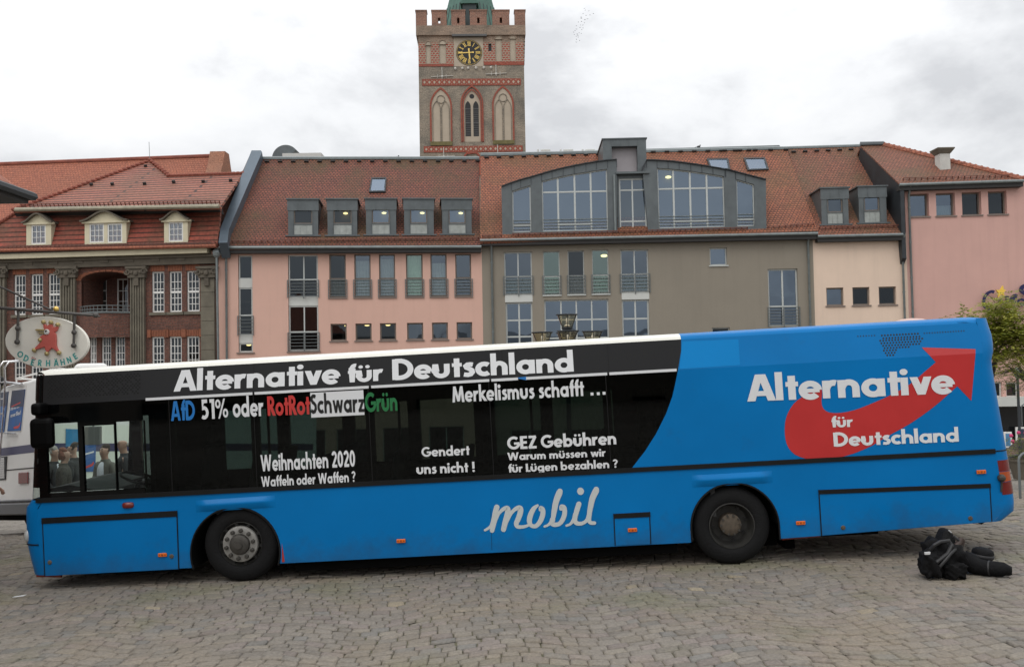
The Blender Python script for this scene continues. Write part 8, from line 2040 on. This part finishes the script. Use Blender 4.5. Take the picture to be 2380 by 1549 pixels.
def parasol():
    Yp = 31.0; t_ = at((2119, 739), Yp); g = place_on(t_.x, Yp); T = thing('parasol', g, 'pale pinkish cafe parasol whose top just shows above the bus tail', 'parasol')
    mb = MB(); mb.lathe(t_, (0, 0, 1), [(0, 0), (.35, -.03), (.9, -.22), (1.35, -.5), (1.5, -.62), (1.5, -.8)], 24); mb.build('canopy', MATS['parasol'], T, smooth='all', fix=False)
    mb = MB(); mb.tube([g, t_ + Vector((0, 0, -.02))], .03, 8); mb.build('pole', MATS['rail'], T); mb = MB(); mb.lathe(g, (0, 0, 1), [(0, .12), (.3, .12), (.32, 0)], 18); mb.build('foot', MATS['stone_grey'], T)
flat('parasol', (.58, .42, .38), .8); parasol()

# ---- people behind the cab
SK = {}
flat('skin', (.42, .25, .18), .55, var=.05, vs=20); flat('hair_brown', (.035, .02, .013), .7, var=.3, vs=60); flat('hair_red', (.16, .045, .02), .7, var=.3, vs=60); flat('hair_grey', (.28, .26, .24), .7, var=.3, vs=60)
flat('cloth_white', (.62, .64, .70), .85, var=.06, vs=9); flat('jacket_grey', (.13, .125, .105), .85, var=.15, vs=9); flat('jacket_dark', (.018, .02, .022), .85, var=.2, vs=9); flat('coat_pattern', (.05, .045, .035), .85, var=.8, vs=28); flat('jacket_black', (.007, .007, .008), .85, var=.2, vs=9)
flat('denim', (.03, .04, .065), .9, var=.15, vs=12); flat('shoe', (.012, .011, .010), .6)
def skinned(name, chain, parent, mat, root=0, sub=1):
    """one continuous surface grown over a skeleton: chain = (positions with radii, edges)"""
    vs, es = chain; me = bpy.data.meshes.new(name); me.from_pydata([tuple(v[0]) for v in vs], es, []); me.materials.append(mat)
    o = bpy.data.objects.new(name, me); COL.objects.link(o); attach(o, parent)
    md = o.modifiers.new('skin', 'SKIN'); md.use_smooth_shade = True; md.branch_smoothing = .6
    for i, v in enumerate(vs): r = v[1]; me.skin_vertices[0].data[i].radius = r if isinstance(r, tuple) else (r, r); me.skin_vertices[0].data[i].use_root = (i == root)
    ms = o.modifiers.new('sub', 'SUBSURF'); ms.levels = sub; ms.render_levels = sub; return o
def person(x, y, face, Hh, label, top, inner=None, hair='hair_brown', bald=False, long_=False, arms=0.0, trousers='denim', lean=0.0, head_turn=0.0, group='people behind the bus cab'):
    g = place_on(x, y); k = Hh / 1.76; T = thing('person', g, label, 'person', group); ca, sa = math.cos(face), math.sin(face); ht = head_turn
    def W(p, turn=0):
        a, b, c = p; b -= lean * max(0, c - .9)
        if turn: a, b = a * math.cos(ht) - b * math.sin(ht), a * math.sin(ht) + b * math.cos(ht)
        return g + Vector((a * ca - b * sa, a * sa + b * ca, c)) * k
    V, E = [], []
    def v(p, r, prev=None, t=0): V.append((W(p, t), r * k if not isinstance(r, tuple) else (r[0] * k, r[1] * k))); i = len(V) - 1; (E.append((prev, i)) if prev is not None else None); return i
    pel = v((0, 0, .95), .13); sp = v((0, 0, 1.14), .12, pel); ch = v((0, 0, 1.33), .145, sp); nb_ = v((0, .01, 1.455), .085, ch); nk = v((0, 0, 1.505), .062, nb_)
    jw = v((0, -.030, 1.562), (.080, .088), nk, 1); hd = v((0, -.012, 1.645), (.100, .118), jw, 1); v((0, 0, 1.728), (.082, .095), hd, 1)
    v((0, -.122, 1.622), (.016, .02), v((0, -.098, 1.65), (.016, .016), hd, 1), 1)
    for s in (-1, 1):
        v((s * .085, .0, 1.64), (.012, .02), hd, 1)
        sh = v((s * .17, .005, 1.41), .062, ch); el = v((s * (.235), .03 - arms * .05, 1.13), .042, sh); wr = v((s * (.25 - arms * .10), -.06 - arms * .22, .90 + arms * .16), .029, el); pm = v((s * (.25 - arms * .12), -.085 - arms * .27, .835 + arms * .18), (.022, .036), wr)
        for f in range(4): fo = v((s * (.25 - arms * .12), -.115 + f * .019 - arms * .29, .775 + arms * .18 - (.008 if f in (1, 2) else 0)), .0095, pm); v((s * (.235 - arms * .12), -.118 + f * .017 - arms * .30, .745 + arms * .18 + (.012 if f == 0 else .008 if f == 3 else 0)), .0085, fo)
        th = v((s * (.235 - arms * .12), -.125 - arms * .26, .83 + arms * .18), .0105, pm); v((s * (.225 - arms * .12), -.14 - arms * .27, .80 + arms * .18), .009, th)
        hp = v((s * .09, 0, .90), .095, pel); kn = v((s * .10, -.01, .50), .058, hp); an = v((s * .10, .02, .085), .042, kn); v((s * .11, -.14, .04), .034, an)
    body = skinned('body', (V, E), T, MATS['skin'], 0, 2)
    def garment(name, spec, mat, sub=2):
        global_v = []; ed = []
        for p, r, pv in spec: global_v.append((W(p), (r * k if not isinstance(r, tuple) else (r[0] * k, r[1] * k)))); (ed.append((pv, len(global_v) - 1)) if pv is not None else None)
        return skinned(name, (global_v, ed), T, mat, 0, sub)
    spec = [((0, 0, .86), .165, None), ((0, 0, 1.10), .155, 0), ((0, 0, 1.33), .172, 1), ((0, .015, 1.455), .105, 2), ((0, .02, 1.505), .088, 3)]
    for s in (-1, 1):
        i = len(spec); spec += [((s * .18, .005, 1.405), .078, 2), ((s * .24, .03 - arms * .05, 1.13), .060, i), ((s * (.252 - arms * .10), -.055 - arms * .21, .915 + arms * .16), .045, i + 1)]
    garment('jacket', spec, MATS[top])
    if inner:
        sp2 = [((0, -.050, .88), (.115, .135), None), ((0, -.052, 1.1), (.095, .125), 0), ((0, -.048, 1.33), (.085, .135), 1), ((0, -.014, 1.455), (.07, .07), 2)]; garment('shirt', sp2, MATS[inner])
        sp3 = [((s * .06, -.168, .98), .010, None) for s in ()]
    tr = [((0, 0, .93), .145, None)]
    for s in (-1, 1): i = len(tr); tr += [((s * .095, 0, .87), .105, 0), ((s * .105, -.01, .50), .078, i), ((s * .105, .02, .10), .066, i + 1)]
    garment('trousers', tr, MATS[trousers])
    for s in (-1, 1): garment('shoe', [((s * .105, .05, .05), .048, None), ((s * .11, -.06, .045), .05, 0), ((s * .115, -.18, .035), .038, 1)], MATS['shoe'])
    if not bald:
        pass
        hs = [((0, .045, 1.635), (.112, .098), None), ((0, .022, 1.715), (.112, .118), 0), ((0, -.045, 1.748), (.082, .062), 1)]
        hs += [((.088, .01, 1.665), (.034, .05), 0), ((-.088, .01, 1.665), (.034, .05), 0)]
        if long_: hs += [((0, .06, 1.55), (.110, .075), 0), ((.075, .015, 1.59), .055, 0), ((-.075, .015, 1.59), .055, 0)]
        hv = [(W(p, 1), (r[0] * k, r[1] * k) if isinstance(r, tuple) else r * k) for p, r, _ in hs]; skinned('hair', (hv, [(pv, i) for i, (_, _, pv) in enumerate(hs) if pv is not None]), T, MATS[hair], 0, 2)
    else:
        hs = [((-.08, .02, 1.64), (.02, .03), None), ((0, .085, 1.63), (.03, .04), 0), ((.08, .02, 1.64), (.02, .03), 1)]
        skinned('hair', ([(W(p, 1), (r[0] * k, r[1] * k)) for p, r, _ in hs], [(0, 1), (1, 2)]), T, MATS[hair], 0, 1)
    mb = MB()
    for s in (-1, 1): mb.ball(W((s * .032, -.096, 1.665), 1), (.012 * k, .012 * k, .008 * k), 8, 6)
    mb.build('eye', MATS['eye'], T, smooth='all')
    mb = MB(); mb.tube([W((-.028, -.100, 1.598), 1), W((0, -.108, 1.596), 1), W((.028, -.100, 1.598), 1)], .006 * k, 5); mb.build('mouth', MATS['lip'], T)
    mb = MB()
    for s in (-1, 1): mb.tube([W((s * .016, -.103, 1.688), 1), W((s * .05, -.093, 1.690), 1)], .0055 * k, 5)
    mb.build('eyebrow', MATS[hair], T)
    return T
flat('eye', (.02, .018, .016), .2); flat('lip', (.28, .11, .09), .5)
def head_at(px, top_y, y):                                       # where somebody stands whose head top is at this survey point
    p = at((px, top_y), y); return p.x, y, p.z - gz(p.x, y)
x, y, h = head_at(244, 1033, 15.2); person(x, y, R(-22), h, 'young dark haired man in open grey jacket and white shirt facing the bus', 'jacket_grey', 'cloth_white', arms=.6)
x, y, h = head_at(126, 1037, 14.6); person(x, y, R(88), h, 'grey haired man in a dark jacket, leftmost behind the cab glass', 'jacket_dark', 'cloth_white', hair='hair_grey', arms=.3)
x, y, h = head_at(149, 1041, 14.0); person(x, y, R(120), h, 'woman with reddish brown hair and patterned dark coat behind the cab glass', 'coat_pattern', hair='hair_red', long_=True)
x, y, h = head_at(171, 1029, 15.6); person(x, y, R(-80), h, 'dark haired person half hidden behind the woman with reddish hair', 'jacket_dark', hair='hair_brown', arms=.4)
x, y, h = head_at(288, 1016, 14.6); person(x, y, R(-60), h, 'balding man in a dark coat standing behind the pillar of the cab', 'jacket_dark', hair='hair_grey', bald=True)
p = at((-50, 1030), 14.0); person(p.x, 14.0, R(150), 1.62, 'person in black with bent elbow cut off by the left edge', 'jacket_black', hair='hair_brown', arms=.9, trousers='jacket_black', group=None)

# ---- black camera bags on the stones under the tail
flat('bag_black', (.005, .005, .0055), .8, spec=.2, var=.3, vs=14, bump=.5, bs=30); flat('bag_web', (.020, .020, .021), .6, var=.3, vs=30); flat('bag_brown', (.045, .028, .022), .6, var=.3, vs=20); flat('patch', (.6, .6, .6), .5)
def lump(c, r, seed, amp=.12, rot=0, nu=44, nv=28, sq=.58):
    rnd = random.Random(seed); ph = [(rnd.uniform(0, 6), rnd.uniform(2, 6), rnd.uniform(1, 5), rnd.uniform(0, 6)) for _ in range(6)]; mb = MB(); vs = []
    for i in range(nv + 1):
        th = math.pi * i / nv
        for k in range(nu):
            a = 2 * math.pi * k / nu; f = lambda t: math.copysign(abs(t) ** sq, t)
            x, y, z = f(math.sin(th)) * f(math.cos(a)), f(math.sin(th)) * f(math.sin(a)), f(math.cos(th))
            d = 1 + amp * sum(math.sin(p[1] * x + p[2] * y * 1.3 + p[3] + p[0] * z) for p in ph) / 4 + amp * .55 * (1 - 2 * abs(math.sin(3.1 * x + 4.2 * z + ph[0][3]))) * .5 + amp * .45 * (1 - 2 * abs(math.sin(5.3 * z - 3.7 * x + 2 * y + ph[1][3]))) * .5
            vs.append((x * r[0] * d, y * r[1] * d, z * r[2] * d))
    co, si = math.cos(rot), math.sin(rot)
    mb.add([Vector(c) + Vector((x * co - z * si, y, x * si + z * co)) for x, y, z in vs], [(i * nu + k, i * nu + (k + 1) % nu, (i + 1) * nu + (k + 1) % nu, (i + 1) * nu + k) for i in range(nv) for k in range(nu)])
    return mb
def bags():
    Yb = 9.15
    def q(x, y, d=0): return at(S4(x, y), Yb + d)
    g = place_on(q(800, 1300).x, Yb); g.z = gz(g.x, Yb)
    T = thing('camera_backpack', g, 'slumped black backpack with loose straps and a small white patch under the bus tail', 'backpack')
    c = q(790, 985); c.z = g.z + .19; lump(c, (.205, .16, .18), 3, .22, R(-8)).build('bag', MATS['bag_black'], T, smooth='all')
    c2 = q(560, 1050, -.1); c2.z = g.z + .15; lump(c2, (.095, .12, .125), 9, .24).build('pocket', MATS['bag_black'], T, smooth='all')
    c3 = q(1010, 1180, -.14); c3.z = g.z + .09; lump(c3, (.105, .09, .08), 12, .24).build('pocket', MATS['bag_black'], T, smooth='all')
    mb = MB(); tp = [q(850, 445, .02), q(985, 445, .02), q(1080, 660, -.02), q(1000, 820, -.08), q(760, 820, -.08), q(775, 640, -.02)]; mb.prism(tp, (0, .16, 0)); mb.build('lid', MATS['bag_black'], T, bevel=.03, bseg=3)
    mb = MB(); mb.tube([q(560, 830, -.1), q(640, 740, -.14), q(760, 670, -.15), q(930, 650, -.12), q(985, 720, -.14), q(900, 900, -.19), q(680, 1070, -.21)], .020, 7); mb.tube([q(1060, 800, -.12), q(960, 900, -.20), q(830, 1060, -.22), q(700, 1200, -.2)], .016, 7); mb.tube([q(1010, 560, -.04), q(1110, 640, -.06), q(1180, 780, -.05), q(1100, 830, -.08)], .014, 6); mb.build('strap', MATS['bag_web'], T, smooth=True)
    mb = MB(); mb.tube([q(1060, 760, -.06), q(1130, 690, -.05), q(1165, 600, -.04)], [.028, .033, .026], 10); mb.tube([q(1165, 780, -.03), q(1190, 690, -.03), q(1195, 610, -.03)], [.018, .02, .016], 8); mb.build('leather_handle', MATS['bag_brown'], T, smooth=True)
    mb = MB(); mb.prism([q(460, 880, -.235), q(570, 868, -.235), q(560, 915, -.235), q(465, 922, -.235)], (0, .02, 0)); mb.build('patch', MATS['patch'], T)
    mb = MB(); mb.prism([q(925, 455, -.02), q(945, 452, -.02), q(985, 490, -.02), q(970, 500, -.02)], (0, .02, 0)); mb.build('buckle', MATS['patch'], T)
    g2 = place_on(q(1750, 1400).x, 9.0)
    B = thing('padded_pouch', g2, 'long soft black pouch lying beside the backpack with its round end to the right', 'pouch')
    mb = MB(); pts = [q(1180, 1010, .06), q(1330, 1080, .02), q(1500, 1160, -.04), q(1680, 1240, -.10), q(1850, 1300, -.15), q(1980, 1340, -.18), q(2070, 1352, -.19), q(2115, 1358, -.2)]; rs = [.10, .105, .085, .078, .078, .075, .06, .02]
    pts = [Vector((p.x, p.y, gz(p.x, p.y) + max(r * .96, p.z - gz(p.x, p.y)) if i < 2 else gz(p.x, p.y) + r * .98 + .006)) for i, (p, r) in enumerate(zip(pts, rs))]
    mb.tube(pts, rs, 16); mb.build('pouch', MATS['bag_black'], B, smooth='all')
    mb = MB(); mb.tube([pts[3] + (pts[4] - pts[3]) * .1, pts[3] + (pts[4] - pts[3]) * .3], .082, 14); mb.build('strap', MATS['bag_web'], B, smooth=True)
    g3 = place_on(q(1640, 1150).x, 9.25); Cc = thing('lens_case', g3, 'short round black case standing upright behind the long pouch', 'case')
    ax = Vector((.10, -.05, 1)).normalized(); mb = MB(); zt = q(1640, 830).z - g3.z; mb.lathe(g3, ax, [(0, 0), (.085, .0), (.09, .03), (.085, zt * .5), (.10, zt * .58), (.108, zt * .82), (.100, zt * .93), (.07, zt), (0, zt * .99)], 22); mb.build('case', MATS['bag_black'], Cc, smooth='all')
    mb = MB(); mb.lathe(g3, ax, [(.101, zt * .60), (.113, zt * .64), (.113, zt * .74), (.105, zt * .78)], 22); mb.build('strap', MATS['bag_web'], Cc, smooth='all')
bags()
p = at((33, 1343), 9.9); g = place_on(p.x, 10.0); mb = MB(); mb.prism([g + Vector((-.07, -.02, .012)), g + Vector((.05, -.012, .02)), g + Vector((.075, .02, .03)), g + Vector((-.06, .012, .014))], (0, 0, .003)); tag(mb.build('paper_scrap', MATS['patch']), 'scrap of white paper lying on the cobblestones by the bus front', 'litter')

# ---- birds
flat('bird_dark', (.03, .03, .033), .8)
def bird_mesh(par, g, s, flap):
    mb = MB(); mb.ball(g, (s * .25, s * .09, s * .08), 7, 5)
    for k in (-1, 1): mb.prism([g + Vector((s * .12, 0, 0)), g + Vector((s * .05, k * s * .25, flap * s * .2)), g + Vector((-s * .12, k * s * .5, flap * s * .08)), g + Vector((-s * .1, 0, 0))], (0, 0, s * .02))
    return mb
rnd = random.Random(77); first = None; spots = [(358, 40), (362, 48), (352, 64), (400, 64), (384, 70), (344, 80), (342, 84), (345, 86), (372, 88), (360, 92), (330, 103), (345, 100), (358, 106), (340, 116), (351, 117), (321, 120), (338, 128), (352, 130), (322, 135), (346, 138), (308, 149), (334, 152), (344, 155), (312, 160), (326, 158), (328, 165), (320, 168), (330, 172), (322, 182), (336, 188), (321, 195), (378, 52), (366, 72), (315, 142)]
for i, (x, y) in enumerate(spots):
    px = ((1900 + x / 1.2268) / 1.6137, y / 1.2268 / 1.6137); g = at(px, 150 + rnd.uniform(-6, 6))
    if first is None:
        o = bird_mesh(None, Vector((0, 0, 0)), .34, 1).build('bird', MATS['bird_dark']); first = o
    else: o = first.copy(); COL.objects.link(o)
    o.location = g; o.rotation_euler = (0, rnd.uniform(-.3, .3), rnd.uniform(0, 6.28)); tag(o, 'tiny dark bird of the flock high in the sky right of the tower', 'bird', 'flock of birds in the sky')
for p, yy, lab in ((Z2(1577, 206), 54.8, 'small bird sitting on the ridge of the pink house'), (Z3(1968, 161), 56.2, 'small bird sitting on the ridge of the grey house')):
    g = at(p, yy); mb = MB(); mb.ball(g, (.12, .07, .075), 9, 6); mb.ball(g + Vector((.10, 0, .09)), .045, 8, 6); mb.prism([g + Vector((-.1, -.03, .0)), g + Vector((-.26, -.02, -.06)), g + Vector((-.26, .02, -.06)), g + Vector((-.1, .03, 0))], (0, 0, .02)); mb.tube([g + Vector((0, 0, -.05)), g + Vector((0, 0, -.2))], .012, 5); tag(mb.build('pigeon', MATS['bird_dark'], smooth=True), lab, 'bird')
